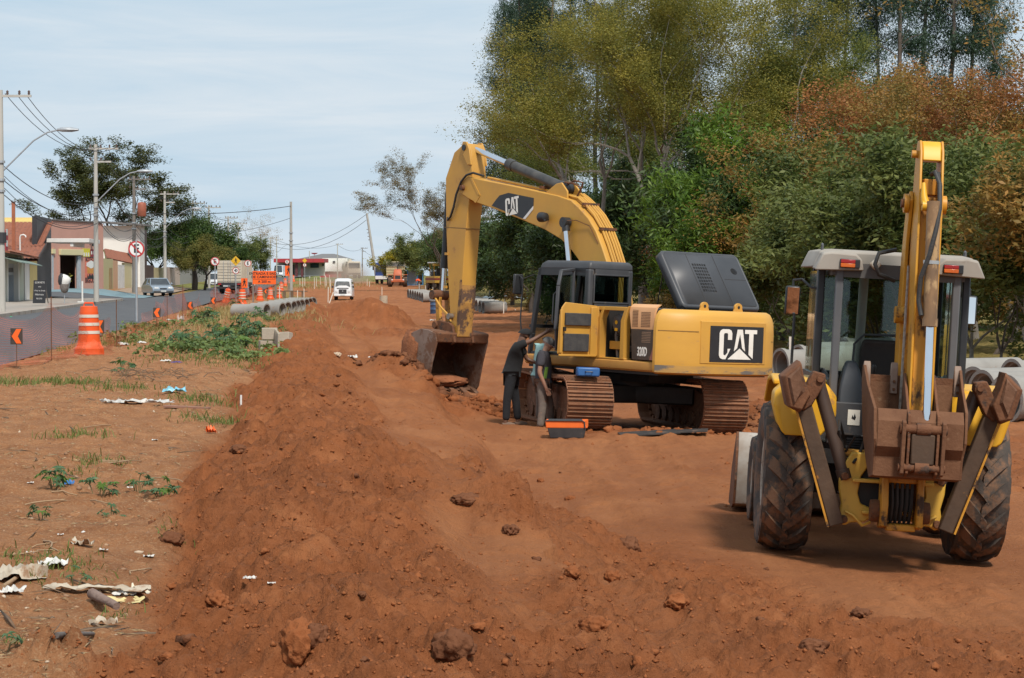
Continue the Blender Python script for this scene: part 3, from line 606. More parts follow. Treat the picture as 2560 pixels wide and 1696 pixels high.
    MB().prism([(1.26, 1.66), (1.21, 1.66), (1.20, 1.72), (1.25, 1.72)], y0, y1).tube([(1.17, .62, 1.72), (1.14, .64, 1.80), (1.14, .94, 1.80), (1.17, .96, 1.72)], .012, 6).build('windscreen_rail', cabm, X)
    MB().box((-.36, y0, 1.20), (1.27, y1 - .02, 1.245)).build('cab_floor', cabm, X)
    MB().box((.0, y0 - .005, 2.0), (1.0, y0 + .005, 2.62)).build('side_window', GLASSD, X)
    MB().box((-.3, y0 - .02, 1.2), (1.2, y0 + .03, 1.98)).build('cab_side', GREYB, X)
    MB().box((-.12, .50, 1.55), (.42, 1.02, 1.68)).prism([(-.14, 1.64), (.0, 1.64), (-.10, 2.30), (-.22, 2.30)], .52, 1.0).box((-.1, .6, 1.25), (.35, .92, 1.55)).box((.0, 1.04, 1.72), (.45, 1.12, 1.82)).build('seat', pm('seat_cloth', (.02, .02, .022), (.035, .034, .034), 8, .9), X, bevel=.03)
    for cy in (.5, 1.05):
        MB().tube([(.42, cy, 1.6), (.46, cy, 1.8), (.44, cy, 1.95)], [.014, .014, .022], 8).build('joystick', BLK, X)
    # cab door, opened
    hd = Vector((.02, 1.265, 0)); dd = Vector((-.44, .70, 0)).normalized() * .78
    CM = plane_matrix(hd, dd, (0, 0, 1)); Wd2 = .78
    out = [(0, 1.24), (Wd2, 1.30), (Wd2 + .04, 1.65), (Wd2 - .02, 2.4), (Wd2 - .14, 2.66), (.0, 2.70)]
    inn = [(.07, 1.70), (Wd2 - .07, 1.72), (Wd2 - .09, 2.36), (Wd2 - .18, 2.58), (.07, 2.62)]
    m_ = MB(CM)
    m_.prism([(0, 1.24), (Wd2, 1.30), (Wd2 + .04, 1.65), (Wd2, 1.70), (0, 1.68)], -.02, .02, 'xy')
    for a, b_ in zip(out[2:] + [(.0, 1.68)], out[3:] + [(.0, 1.68)]):
        if a != b_: m_.bar((a[0], a[1], 0), (b_[0], b_[1], 0), .05, .06, up=(0, 0, 1))
    m_.bar((0.02, 2.70, 0), (0.02, 1.66, 0), .05, .06)
    cd_ = m_.build('cab_door', GREYB, X, bevel=.01)
    MB(CM).prism(inn, -.004, .004, 'xy').build('door_glass', GLASSC, cd_)
    MB(CM).tube([(Wd2 - .03, 1.72, .03), (Wd2 - .03, 1.78, .09), (Wd2 - .05, 2.25, .09), (Wd2 - .05, 2.31, .03)], .013, 6).build('handle', BLK, cd_)
    # mirror on its pole, handrail, roof lamp
    hr = MB().tube([(1.35, 1.32, 1.30), (1.42, 1.34, 1.8), (1.40, 1.33, 2.52), (1.15, 1.28, 2.60)], .013, 6).build('handrail', BLK, X)
    m_ = MB(); m_.prism(rr_pts(1.50, 2.43, .12, .34, .04), 1.30, 1.36, 'xz') if False else m_.box((1.50, 1.24, 2.24), (1.56, 1.44, 2.60)); mr = m_.build('mirror', BLK, X, bevel=.02)
    MB().tube([(1.40, 1.33, 2.5), (1.46, 1.34, 2.56), (1.52, 1.34, 2.56)], .012, 6).build('mirror_arm', BLK, mr)
    # ---- boom
    dy = .21
    topc = [(4.80, 4.50), (4.46, 4.44), (3.3, 4.28), (1.95, 4.08), (1.55, 3.99), (1.30, 3.85), (1.02, 3.66), (.78, 3.42), (.60, 3.15), (.43, 2.86), (.28, 2.5), (.14, 2.05), (.08, 1.80)]
    botc = [(.20, 1.62), (.34, 1.66), (.62, 2.10), (1.0, 2.62), (1.27, 2.92), (1.52, 3.12), (1.80, 3.28), (2.3, 3.46), (3.0, 3.64), (4.0, 3.88), (4.56, 4.00), (4.80, 4.08), (5.05, 4.18), (5.10, 4.29), (5.05, 4.39)]
    boom = MB().prism(topc + botc, -dy, dy).build('boom', YEL, X, smooth=30, bevel=.014)
    MB().prism([(4.42, 4.10), (4.72, 4.46), (4.66, 4.46), (4.36, 4.12)], -dy - .008, dy + .008).prism([(4.36, 4.12), (4.50, 3.98), (4.56, 4.0), (4.42, 4.14)], -dy - .008, dy + .008).build('nose_weld', YEL, boom)
    MB().cyl((4.94, -.27, 4.28), (4.94, .27, 4.28), .055, 16).build('pivot_pin', RUST, boom, smooth=40)
    dec = [(3.98, 3.92), (3.85, 4.03), (3.74, 4.11), (3.46, 4.155), (2.66, 4.045), (2.66, 3.90), (2.97, 3.665)]
    MB().prism(dec, dy + .001, dy + .005).build('badge', DECAL, boom)
    MB().prism([(2.97, 3.665), (2.66, 3.90), (2.66, 3.835), (2.89, 3.655)], dy + .0055, dy + .008).build('badge_stripe', WHITE, boom)
    cat_mark(boom, plane_matrix((3.32, dy + .0055, 3.905), (-1, 0, .13), (.0, 0, 1)), .42, .33, WWORN)
    # boom cylinders either side
    for s in (1, -1):
        yy = s * (dy + .10); top = Vector((1.55, yy, 3.58)); low = Vector((1.06, yy, 1.35)); d = (top - low).normalized()
        c_ = MB().cyl(low, low + d * 1.22, .085, 16).build('boom_cylinder', YEL, X, smooth=40)
        MB().cyl(low + d * 1.22, top, .050, 14).build('rod', CHROME, c_, smooth=40)
        MB().cyl((top.x, yy - .07, top.z), (top.x, yy + .07, top.z), .095, 18).cyl(top - d * .16, top, .075, 14).build('rod_eye', BLK, c_, smooth=40)
    lm = MB().tube([(2.18, dy + .01, 3.64), (2.14, dy + .12, 3.62), (2.10, dy + .16, 3.63)], .02, 6).build('work_lamp', BLK, boom)
    MB().lathe([(.03, -.11), (.08, -.09), (.095, .0), (.095, .06), (.085, .07)], (2.20, dy + .13, 3.68), 'x', 14).build('lamp_housing', BLK, lm, smooth=40)
    # stick cylinder on top of the boom
    a, b_ = Vector((1.98, 0, 4.22)), Vector((4.98, 0, 5.06)); d = (b_ - a).normalized()
    sc = MB().cyl(a, a + d * 1.80, .098, 18).cyl(a + d * 1.68, a + d * 1.86, .112, 18).cyl(a + d * .06, a + d * .16, .112, 18).build('stick_cylinder', pm('dusty_black_cylinder', (.035, .034, .033), (.075, .068, .06), 5, .5), X, smooth=40)
    MB().cyl(a + d * 1.82, b_, .058, 14).build('rod', CHROME, sc, smooth=40)
    MB().cyl((a.x, -.13, a.z), (a.x, .13, a.z), .10, 16).build('rod_eye', BLK, sc, smooth=40)
    for s in (1, -1):
        MB().prism([(1.70, 3.98), (2.42, 4.12), (2.06, 4.30), (1.90, 4.32), (1.72, 4.16)], s * .15 - .018, s * .15 + .018).build('cylinder_bracket', YEL, boom, bevel=.01)
    # hydraulic pipes over the back of the boom
    for k, yy in enumerate((-.17, -.11, -.05, .02, .08)):
        path = [(.16, 2.0), (.30, 2.50), (.45, 2.86), (.62, 3.16), (.80, 3.43), (1.04, 3.68), (1.30, 3.87), (1.52, 4.0)]
        pts = [(x - .035, yy, z + .035) for x, z in path] + ([(1.66, yy, 4.12)] if k < 2 else [(1.95, yy - (0.0 if k < 4 else 0), 4.115), (3.3, yy, 4.315), (4.4, yy, 4.475)] if k < 4 else [(1.9, yy, 4.10)])
        MB().tube(pts, .024, 7).build('hydraulic_pipe', YEL, boom, smooth=50)
    for x, z in ((.40, 2.80), (.78, 3.43), (1.30, 3.88), (2.6, 4.21)):
        MB().cbox((x - .03, -.04, z + .04), (.07, .36, .05)).build('pipe_clamp', RUST, boom)
    MB().tube([(4.40, .12, 4.50), (4.62, .22, 4.56), (4.82, .235, 4.52), (4.98, .24, 4.40), (5.14, .235, 4.15), (5.22, .23, 3.9), (5.32, .225, 3.72), (5.44, .20, 3.66), (5.56, .12, 3.74), (5.58, .05, 3.9)], .022, 8).build('hose', HOSE, boom, smooth=50)
    MB().tube([(1.62, -.05, 4.14), (1.50, -.02, 4.32), (1.72, .0, 4.36), (2.0, .0, 4.28)], .02, 7).tube([(1.58, .05, 4.05), (1.45, .05, 4.22), (1.66, .05, 4.30), (1.95, .05, 4.33)], .018, 7).build('hose', RUST, boom, smooth=50)
    MB().tube([(1.55, dy + .17, 3.60), (1.3, dy + .05, 3.62), (.95, dy + .02, 3.52), (.7, dy, 3.2)], .008, 5).build('grease_line', RUST, boom)
    # ---- stick
    ds = .165
    st = [(5.06, 5.14), (4.90, 5.14), (4.80, 5.0), (4.76, 4.70), (4.72, 4.48), (4.78, 4.16), (4.86, 3.55), (4.93, 2.4), (5.0, 1.62), (5.02, 1.40), (5.12, 1.32), (5.24, 1.40), (5.26, 1.62), (5.42, 2.6), (5.55, 3.6), (5.62, 4.48), (5.36, 4.98), (5.20, 5.06)]
    stick = MB().prism(st, -ds, ds).build('stick', YEL, X, smooth=30, bevel=.012)
    for s in (1, -1):
        MB().prism([(5.10, 5.02), (4.86, 4.72), (4.74, 4.72), (4.82, 5.03), (4.92, 5.17), (5.04, 5.18)], s * .15 - .02 + s * .03, s * .15 + .02 + s * .03).build('stick_ear', YEL, stick, bevel=.008)
    MB().cyl((4.98, -.22, 5.06), (4.98, .22, 5.06), .06, 14).build('pivot_pin', BLK, stick, smooth=40)
    MB().prism([(4.845, 3.50), (5.60, 3.53), (5.598, 3.515), (4.846, 3.485)], -ds - .002, ds + .002).build('weld_seam', pm('seam_dark_yellow', (.24, .125, .03)), stick)
    MB().prism([(4.995, 1.62), (4.93, 2.05), (4.93, 2.5), (5.0, 2.5), (5.06, 1.6), (5.24, 1.5), (5.2, 1.40), (5.02, 1.40)], -ds - .003, ds + .003).build('worn_foot', pm('scraped_stick_paint', (.34, .17, .05), (.50, .26, .05), 3, .6, spot=(.10, .055, .035), spot_amt=.62, spot_scale=4), stick)
    for zz in (3.0, 2.35):
        MB().cbox((5.48 - .0, .17, zz), (.10, .03, .05)).build('bracket', YEL, stick)
    a, b_ = Vector((5.72, 0, 4.22)), Vector((5.80, 0, 2.20)); d = (b_ - a).normalized()
    bc = MB().cyl(a, a + d * 1.45, .075, 16).cyl(a + d * 1.32, a + d * 1.50, .088, 16).build('bucket_cylinder', BLK, X, smooth=40)
    MB().cyl(a + d * 1.45, b_, .045, 14).build('rod', CHROME, bc, smooth=40)
    MB().cbox((5.64, 0, 4.22), (.20, .14, .16)).build('cylinder_bracket', YEL, stick)
    # linkage
    for s in (1, -1):
        MB().loft([[(x + dx, s * .22 - .02, z + dz), (x + dx, s * .22 + .02, z + dz), (x - dx, s * .22 + .02, z - dz), (x - dx, s * .22 - .02, z - dz)] for x, z, dx, dz in ((5.84, 2.24, .03, .06), (5.80, 2.18, .06, .06), (5.50, 1.92, .035, .045), (5.26, 1.78, .05, .06), (5.20, 1.74, .03, .06))]).build('side_link', YEL, X, bevel=.008)
    MB().cyl((5.80, -.27, 2.19), (5.80, .27, 2.19), .095, 16).build('link_pin', RUST, X, smooth=40)
    MB().cyl((5.22, -.26, 1.78), (5.22, .26, 1.78), .06, 14).build('link_pin', pm('worn_pin', (.3, .27, .24), (.2, .16, .13), 6, .4, .6), X, smooth=40)
    for s in (1, -1):
        MB().prism([(5.72, 2.22), (5.88, 2.20), (5.80, 1.68), (5.64, 1.50), (5.56, 1.56), (5.68, 1.75)], s * .11 - .03, s * .11 + .03).build('power_link', YELW, X, bevel=.01)
    # ---- bucket
    prof = [(5.10, 1.44), (5.35, 1.50), (5.62, 1.52), (5.98, 1.42), (6.22, 1.20), (6.28, .92), (6.15, .64), (5.90, .46), (5.62, .38), (5.40, .34)]
    inn = [(5.10, 1.40), (5.36, 1.46), (5.60, 1.475), (5.94, 1.38), (6.165, 1.18), (6.22, .92), (6.10, .67), (5.87, .50), (5.62, .42), (5.42, .38)]
    hw = .60
    m_ = MB()
    for (a, b_), (c_, e_) in zip(zip(prof, prof[1:]), zip(inn, inn[1:])): m_.prism([a, b_, e_, c_], -hw, hw)
    bk = m_.build('bucket', SOILED, X, smooth=40)
    side = prof + [(5.32, .42), (5.20, .9), (5.06, 1.30)]
    for s in (1, -1):
        MB().prism(side, s * hw - .02, s * hw + .02).build('side_plate', pm('worn_bucket_steel', (.19, .12, .085), (.26, .18, .14), 3, .55, spot=(.16, .072, .038), spot_amt=.55, spot_scale=4), bk, bevel=.006)
    MB().prism([(5.06, 1.26), (5.02, 1.46), (5.24, 1.50), (5.28, 1.30)], -hw - .01, hw + .01).build('top_rail', RUST, bk, bevel=.03)
    for s in (1, -1):
        MB().prism([(5.0, 1.28), (5.08, 1.60), (5.2, 1.66), (5.55, 1.70), (5.72, 1.66), (5.70, 1.45), (5.3, 1.40), (5.12, 1.22)], s * .22 - .03, s * .22 + .03).build('bucket_ear', RUST, bk, bevel=.015)
    MB().cyl((5.12, -.30, 1.41), (5.12, .30, 1.41), .075, 14).cyl((5.64, -.30, 1.60), (5.64, .30, 1.60), .07, 14).build('bucket_pin', RUST, bk, smooth=40)
    for k in range(5):
        yy = -.52 + .26 * k; MB().prism([(5.58, .42), (5.58, .34), (5.40, .29), (5.20, .28), (5.38, .38)], yy - .05, yy + .05).build('tooth', SOILED, bk, bevel=.008)
    # loose soil caked in and over the bucket
    def lump(name, c_, r_, mat, parent, seed, n=26, T=None):
        rng = np.random.RandomState(seed); vs = []; nu, nv = n, n // 2
        off = rng.rand(2) * 50
        for j in range(nv + 1):
            for i_ in range(nu):
                th = 2 * math.pi * i_ / nu; ph = math.pi * j / nv
                p = Vector((math.sin(ph) * math.cos(th), math.sin(ph) * math.sin(th), math.cos(ph)))
                k_ = 1 + .30 * float(fbm(np.array([p.x * 3.2 + off[0]]), np.array([p.y * 3.2 + p.z * 2.7 + off[1]]), 5, seed, .65)[0])
                vs.append((c_[0] + p.x * r_[0] * k_, c_[1] + p.y * r_[1] * k_, c_[2] + p.z * r_[2] * k_))
        fs = [(j * nu + i_, j * nu + (i_ + 1) % nu, (j + 1) * nu + (i_ + 1) % nu, (j + 1) * nu + i_) for j in range(nv) for i_ in range(nu)]
        q = MB(T); q.add(vs, fs); return q.build(name, mat, parent, smooth=60)
    SOILM = pm('loose_soil', (.22, .076, .029), (.30, .11, .045), 7, .95, bump=.9, bscale=26)
    lump('caked_soil', (5.98, .56, 1.0), (.33, .12, .50), SOILM, bk, 3, 40)
    lump('caked_soil', (5.74, .0, .50), (.42, .56, .14), SOILM, bk, 4, 40)
    return X
rr_pts = None
excavator = make_excavator()
# ================================================================ the backhoe loader
def make_tyre(name, parent, c, r, wdt, nl, lug=.04, rimr=.36, mat=None):
    h = wdt / 2
    m_ = MB(); prof = [(rimr, -h * .80), (rimr + .05, -h * .92), (r * .80, -h), (r * .93, -h * .94), (r - lug * .9, -h * .72), (r - lug * .7, 0), (r - lug * .9, h * .72), (r * .93, h * .94), (r * .80, h), (rimr + .05, h * .92), (rimr, h * .80)]
    m_.lathe(prof, (0, 0, 0), 'y', 56, cap=False); ty = m_.build(name, mat or RUBR, parent, smooth=50); ty.location = c
    if nl:
        me = []
        for s in (1, -1):
            q = MB(); rings = []
            for k, t in enumerate(np.linspace(0, 1, 7)):
                ph = .02 + .40 * t ** .85; y = s * (-.03 + (h * .98 + .03) * t); rb = (r - lug * .7) - (lug * 1.2) * max(0, t - .7) / .3 * .8 - .012; rt = r - max(0, t - .62) / .38 * (lug * 1.35)
                hw = .058 / r * (1.0 + .25 * t)
                rings.append([(rr * math.sin(a), y, rr * math.cos(a)) for rr, a in ((rb, ph - hw * 1.25), (rt, ph - hw), (rt, ph + hw), (rb, ph + hw * 1.25))])
            q.loft(rings); me.append(q.mesh('tread_lug', mat or RUBR, 45))
        for k in range(nl):
            for s in (0, 1):
                o = bpy.data.objects.new('tread_lug', me[s]); COL.objects.link(o); o.parent = ty; o.rotation_euler = (0, -2 * math.pi * (k + .5 * s) / nl, 0)
    MB().lathe([(.06, -h * .35), (.14, -h * .35), (.16, -h * .15), (rimr - .05, -h * .2), (rimr - .02, -h * .78), (rimr + .015, -h * .82), (rimr + .015, h * .82), (rimr - .02, h * .78), (rimr - .05, h * .2), (.06, h * .2)], (0, 0, 0), 'y', 28).build('rim', pm('rim_paint', (.45, .42, .36), (.3, .24, .18), 5, .6, spot=(.16, .08, .045), spot_amt=.5), ty, smooth=40)
    return ty
def make_backhoe():
    X = thing('backhoe_loader', 'yellow backhoe loader with grey cab roof, rusty digging bucket folded up at its rear', 'backhoe loader', matrix=BM)
    for s in (1, -1):
        make_tyre('rear_tyre', X, (0, s * .885, .70), .705, .47, 15, .05, .37)
        make_tyre('front_tyre', X, (2.12, s * .90, .46), .46, .32, 13, .03, .25)
    STAB = pm('worn_black_leg', (.058, .033, .019), (.085, .048, .027), 5, .75, spot=(.48, .20, .022), spot_amt=.30, spot_scale=3.0, bump=.2)
    # chassis, bonnet, loader
    MB().box((-.85, -.30, .50), (2.75, .30, .92)).box((-.12, -.75, .58), (.12, .75, .82)).box((2.04, -.8, .36), (2.2, .8, .52)).build('chassis', DARK, X)
    MB().loft([[(1.0, -.42, .92), (1.0, .42, .92), (1.0, .42, 1.52), (1.0, .3, 1.60), (1.0, -.3, 1.60), (1.0, -.42, 1.52)], [(2.75, -.40, .92), (2.75, .40, .92), (2.75, .40, 1.36), (2.75, .28, 1.42), (2.75, -.28, 1.42), (2.75, -.40, 1.36)]]).build('bonnet', YELB, X, bevel=.03)
    for s in (1, -1):
        m_ = MB(); y = s * .62
        m_.prism([(.85, 1.50), (.95, 1.62), (2.3, 1.25), (3.2, .42), (3.25, .22), (3.1, .24), (2.2, 1.05)], y - .05, y + .05); m_.build('loader_arm', YELB, X, bevel=.012)
        MB().cyl((1.1, y, .9), (2.25, y, 1.08), .05, 12).build('lift_cylinder', BLK, X, smooth=40)
    prof = [(3.25, .86), (3.14, .66), (3.12, .35), (3.22, .08), (3.42, .02), (4.0, .02), (4.0, .05), (3.44, .06), (3.26, .12), (3.17, .36), (3.19, .64), (3.28, .83)]
    lb = MB().prism(prof, -1.13, 1.13).build('loader_bucket', pm('loader_bucket_steel', (.33, .31, .28), (.22, .17, .13), 4, .5, spot=(.16, .075, .04), spot_amt=.4), X, bevel=.008)
    for s in (1, -1):
        MB().prism([(3.25, .86), (3.14, .66), (3.12, .35), (3.22, .08), (3.42, .02), (4.0, .02), (3.75, .45)], s * 1.14 - .012, s * 1.14 + .012).build('side_plate', RUST, lb)
    # rear mudguards
    for s in (1, -1):
        sec = [(1.07, 1.50), (1.075, 1.40), (1.02, 1.20), (.97, 1.16), (.62, 1.16), (.50, 1.30), (.50, 1.48), (.60, 1.60), (.95, 1.62)]
        m_ = MB(); m_.loft([[(x, s * (y if not ins else .78 + (y - .78) * .9), z + dz) for y, z in sec] for x, dz, ins in ((-.70, -.06, 1), (-.66, 0, 0), (-.35, .0, 0))])
        mg = m_.build('mudguard', YELB, X, bevel=.025, seg=3)
        MB().loft([[(x, s * y, z) for y, z in ((1.06, zz), (.52, zz), (.52, zz - .05), (1.06, zz - .05))] for x, zz in ((-.36, 1.60), (.0, 1.64), (.4, 1.60), (.72, 1.38))]).build('mudguard_top', YELB, mg, bevel=.015)
        MB().tube([(-.50, s * .52, 1.38), (-.45, s * .56, 1.62), (-.2, s * .60, 1.70), (.3, s * .6, 1.68)], .025, 6).build('edge_trim', GREYB, mg)
    # cab
    PIL = pm('pillar_grey', (.085, .088, .095), (.11, .11, .115), 3, .55, spot=(.16, .12, .09), spot_amt=.2)
    for s in (1, -1):
        MB().box((-.56, s * .53 - .035, 1.05), (-.47, s * .53 + .035, 2.66)).build('cab_pillar', PIL, X, bevel=.012)
        MB().prism([(-.28, 1.1), (-.14, 1.1), (-.10, 2.64), (-.24, 2.64)], s * .665 - .035, s * .665 + .035).build('door_frame', BLK, X, bevel=.012)
        MB().box((.98, s * .60 - .035, 1.0), (1.06, s * .60 + .035, 2.66)).build('cab_pillar', BLK, X, bevel=.012)
        MB().box((-.2, s * .665 - .004, 1.66), (1.0, s * .64 + .004, 2.62)).build('side_window', GLASSC, X)
        MB().box((-.22, s * .665 - .03, 1.58), (1.02, s * .65 + .03, 1.66)).box((-.2, s * .665 - .02, 1.05), (1.0, s * .65 + .02, 1.12)).build('door_rail', BLK, X)
    MB().box((1.0, -.58, 1.55), (1.01, .58, 2.62)).build('windscreen', GLASSC, X)
    MB().box((.94, -.60, 1.42), (1.04, .60, 1.66)).build('dashboard', BLK, X)
    MB().box((-.54, -.60, 2.585), (1.06, .60, 2.66)).box((-.56, -.5, 2.57), (-.50, .5, 2.70)).build('roof_frame', pm('roof_underside', (.075, .072, .070), (.10, .09, .085), 3, .7), X)
    ROOF = pm('dusty_grey_roof', (.33, .30, .26), (.27, .24, .205), 2.5, .75, spot=(.24, .21, .18), spot_amt=.3, spot_scale=3)
    def rs(x, z0, z1, w0, w1): return [(x, -w0, z0), (x, w0, z0), (x, w0 - .02, z0 + .05), (x, w1, z1 - .02), (x, w1 - .10, z1), (x, -w1 + .10, z1), (x, -w1, z1 - .02), (x, -w0 + .02, z0 + .05)]
    rf = MB().loft([rs(-.34, 2.655, 2.80, .76, .70), rs(-.28, 2.65, 2.825, .77, .70), rs(.9, 2.65, 2.835, .77, .70), rs(1.2, 2.66, 2.76, .72, .60)]).build('cab_roof', ROOF, X, smooth=35, bevel=.012)
    for s in (1, -1):
        m_ = MB(); sec = [(.77, 2.63), (.70, 2.785), (.62, 2.80), (.40, 2.79), (.345, 2.74), (.325, 2.645), (.60, 2.635)]
        m_.loft([[(x, s * y, z + d) for y, z in sec] for x, d in ((-.62, -.012), (-.58, 0), (-.33, .004))]); m_.build('roof_corner', ROOF, rf, bevel=.014)
        tl = MB().box((-.645, s * .465 - .10, 2.655), (-.615, s * .465 + .08, 2.735)).build('tail_lamp', BLK, rf, bevel=.006)
        MB().box((-.66, s * .465 - .055, 2.697), (-.64, s * .465 + .075, 2.73)).build('red_lens', pm('red_lens', (.35, .012, .010), (.28, .01, .01), 9, .25), tl, bevel=.004)
        MB().box((-.66, s * .465 - .055, 2.66), (-.64, s * .465 + .075, 2.695)).build('amber_lens', pm('amber_lens', (.62, .13, .01), (.5, .10, .01), 9, .25), tl, bevel=.004)
        MB().tube([(-.1, s * .66, 2.80), (-.1, s * .66, 2.86), (-.06, s * .66, 2.87), (-.02, s * .66, 2.86), (-.02, s * .66, 2.80)], .010, 6).build('lifting_ring', PIL, rf)
    wl = MB().lathe([(.0, -.665), (.055, -.66), (.058, -.64), (.058, -.60), (.035, -.56)], (0, .225, 2.70), 'x', 4).build('work_lamp', pm('lamp_bezel', (.36, .28, .20), (.42, .34, .25), 5, .5), rf, bevel=.012); wl.rotation_euler = (0, 0, 0)
    MB().lathe([(.0, -.676), (.036, -.674), (.04, -.66)], (0, .225, 2.70), 'x', 14).build('lens', pm('lamp_glass', (.62, .55, .45), (.5, .44, .36), 20, .2), wl)
    # floor, rear panel, grille, seat, levers
    MB().box((-.5, -.58, 1.0), (1.0, .58, 1.06)).build('cab_floor', BLK, X)
    pn = MB().box((-.555, -.50, 1.13), (-.50, .50, 1.435)).build('rear_panel', GREYB, X, bevel=.012)
    stk = MB().box((-.562, .275, 1.23), (-.5555, .385, 1.37)).build('sticker', pm('paper_sticker', (.78, .76, .68), (.70, .68, .6), 6, .7), pn)
    MB().prism([(.350, 1.29), (.342, 1.325), (.333, 1.30), (.322, 1.34), (.31, 1.30), (.318, 1.275), (.335, 1.285)], -.5645, -.5625, 'yz').build('printed_mark', DECAL, stk)
    for k in range(5):
        MB().box((-.56, -.2, 1.005 + .023 * k), (-.53, .38, 1.017 + .023 * k)).build('grille_slat', BLK, X)
    MB().box((-.52, -.48, .95), (-.50, .48, 1.13)).build('grille_back', DARK, X)
    SEAT = pm('worn_vinyl', (.030, .022, .020), (.05, .036, .03), 5, .6)
    MB().box((.30, -.30, 1.42), (.78, .24, 1.54)).loft([[(x, y, z) for x, y in ((.30, -.30), (.30, .22), (.42, .20), (.42, -.28))] for z in (1.5, 1.9)] + [[(x - .03, y * .88 - .0, 2.0) for x, y in ((.31, -.30), (.31, .22), (.41, .20), (.41, -.28))]]).build('seat', SEAT, X, bevel=.03)
    MB().tube([(.28, .28, 1.7), (.30, .27, 1.95), (.33, .18, 2.04), (.33, -.2, 2.05)], .012, 6).build('seat_rail', GREYB, X)
    MB().loft([[(x, y, z) for x, y in ((-.35 + dx, .20 + dy), (-.35 + dx, .47 - dy), (-.05, .47 - dy), (-.05, .20 + dy))] for z, dx, dy in ((1.06, 0, 0), (1.55, .05, .02), (1.72, .12, .06), (1.80, .18, .09))]).build('lever_console', pm('console_grey', (.055, .065, .08), (.07, .075, .085), 4, .55), X, bevel=.02)
    for p, q in (((-.2, .22, 1.5), (-.40, .16, 1.72)), ((-.25, -.30, 1.45), (-.38, -.36, 1.66)), ((-.25, -.40, 1.4), (-.36, -.42, 1.64)), ((-.40, .50, 1.40), (-.42, .50, 1.62))):
        m_ = MB(); m_.cyl(p, q, .010, 8); v = Vector(q); m_.tube([v - Vector((0, 0, .02)), v + Vector((-.01, 0, .05)), v + Vector((-.02, 0, .07))], [.016, .026, .012], 8); m_.build('control_lever', BLK, X, smooth=50)
    for s in (1, -1):
        y = .90 if s > 0 else -.74
        mr = MB().box((-.01, y - .07, 2.19), (.03, y + .07, 2.465)).build('mirror', BLK, X, bevel=.02)
        MB().prism([(-.012, 2.205), (-.05, 2.45), (-.008, 2.45), (-.008, 2.205)] if s > 0 else [(-.016, 2.205), (-.016, 2.45), (-.008, 2.45), (-.008, 2.205)], y - .055, y + .055).build('mirror_glass', pm('mirror_silver', (.85, .86, .87), (.85, .86, .87), 1, .03, 1.0), mr)
        MB().tube([(.02, y, 2.46), (.02, y, 2.52), (.0, y - s * .08, 2.53), (-.1, y - s * .16, 2.46), (-.15, s * .67, 2.45)], .013, 6).build('mirror_arm', BLK, mr)
    MB().tube([(-.05, .88, 2.2), (-.05, .88, 1.75), (-.1, .80, 1.5)], .014, 6).build('handrail', BLK, X)
    MB().cyl((.6, .18, 2.62), (.72, .18, 1.6), .045, 10).build('exhaust_pipe', pm('pale_exhaust', (.30, .33, .30), (.24, .27, .25), 4, .5), X, smooth=40)
    # yellow rear frame, cut-out and swing post
    PALE = pm('frame_yellow', (.66, .40, .055), (.58, .33, .05), 2.4, .5, spot=(.30, .16, .06), spot_amt=.26, spot_scale=4)
    for s in (1, -1):
        m_ = MB(); out = [(.17, 1.015), (.37, 1.015), (.44, .90), (.475, .80), (.47, .68), (.44, .55), (.46, .44), (.445, .38), (.40, .355), (.35, .385), (.22, .40), (.17, .44), (.17, .52), (.27, .56), (.30, .65), (.28, .80), (.23, .88), (.17, .90)]
        m_.prism([(s * y, z) for y, z in out], -.98, -.92, 'yz'); pf = m_.build('rear_frame', PALE, X, bevel=.012)
        for y, z in ((.425, .80), (.415, .415)):
            MB().lathe([(.0, -1.03), (.030, -1.03), (.036, -1.02), (.036, -.92)], (0, s * y, z), 'x', 14).build('pin', RUST, pf, smooth=40)
        for y1_, z_ in ((.36, .755), (.26, .475)): MB().box((-1.05, min(s * .11, s * y1_), z_), (-.93, max(s * .11, s * y1_), z_ + .03)).build('frame_flange', PALE, pf, bevel=.006)
        MB().tube([(-1.0, s * .18, .40), (-1.03, s * .25, .37), (-1.03, s * .34, .46), (-1.0, s * .40, .485)], .014, 6).build('grease_pipe', PALE, pf, smooth=50)
    MB().box((-.93, -.46, .97), (-.80, .46, 1.03)).build('frame_top', YELW, X, bevel=.01)
    MB().box((-.92, -.32, .42), (-.86, .32, .96)).build('frame_web', DARK, X)
    ya = -.06
    m_ = MB()
    for s in (1, -1): m_.prism([(-1.05, .36), (-1.30, .40), (-1.32, .60), (-1.22, .95), (-1.05, .95)], ya + s * .155 - .03, ya + s * .155 + .03)
    m_.box((-1.22, ya - .13, .78), (-1.08, ya + .13, .93)); m_.box((-1.25, ya - .13, .36), (-1.06, ya + .13, .42)); sp = m_.build('swing_post', YELW, X, bevel=.012)
    for s in (1, -1):
        MB().lathe([(.02, -.05), (.095, -.045), (.10, 0), (.095, .045), (.02, .05)], (-1.12, ya + s * .215, .52), 'y', 18).build('swing_lug', RUST, sp, smooth=40)
    for k in range(5):
        MB().tube([(-1.2, ya - .09 + .045 * k, .78), (-1.24, ya - .085 + .042 * k, .6), (-1.14, ya - .08 + .04 * k, .42)], .016, 6).build('hose', HOSE, sp, smooth=50)
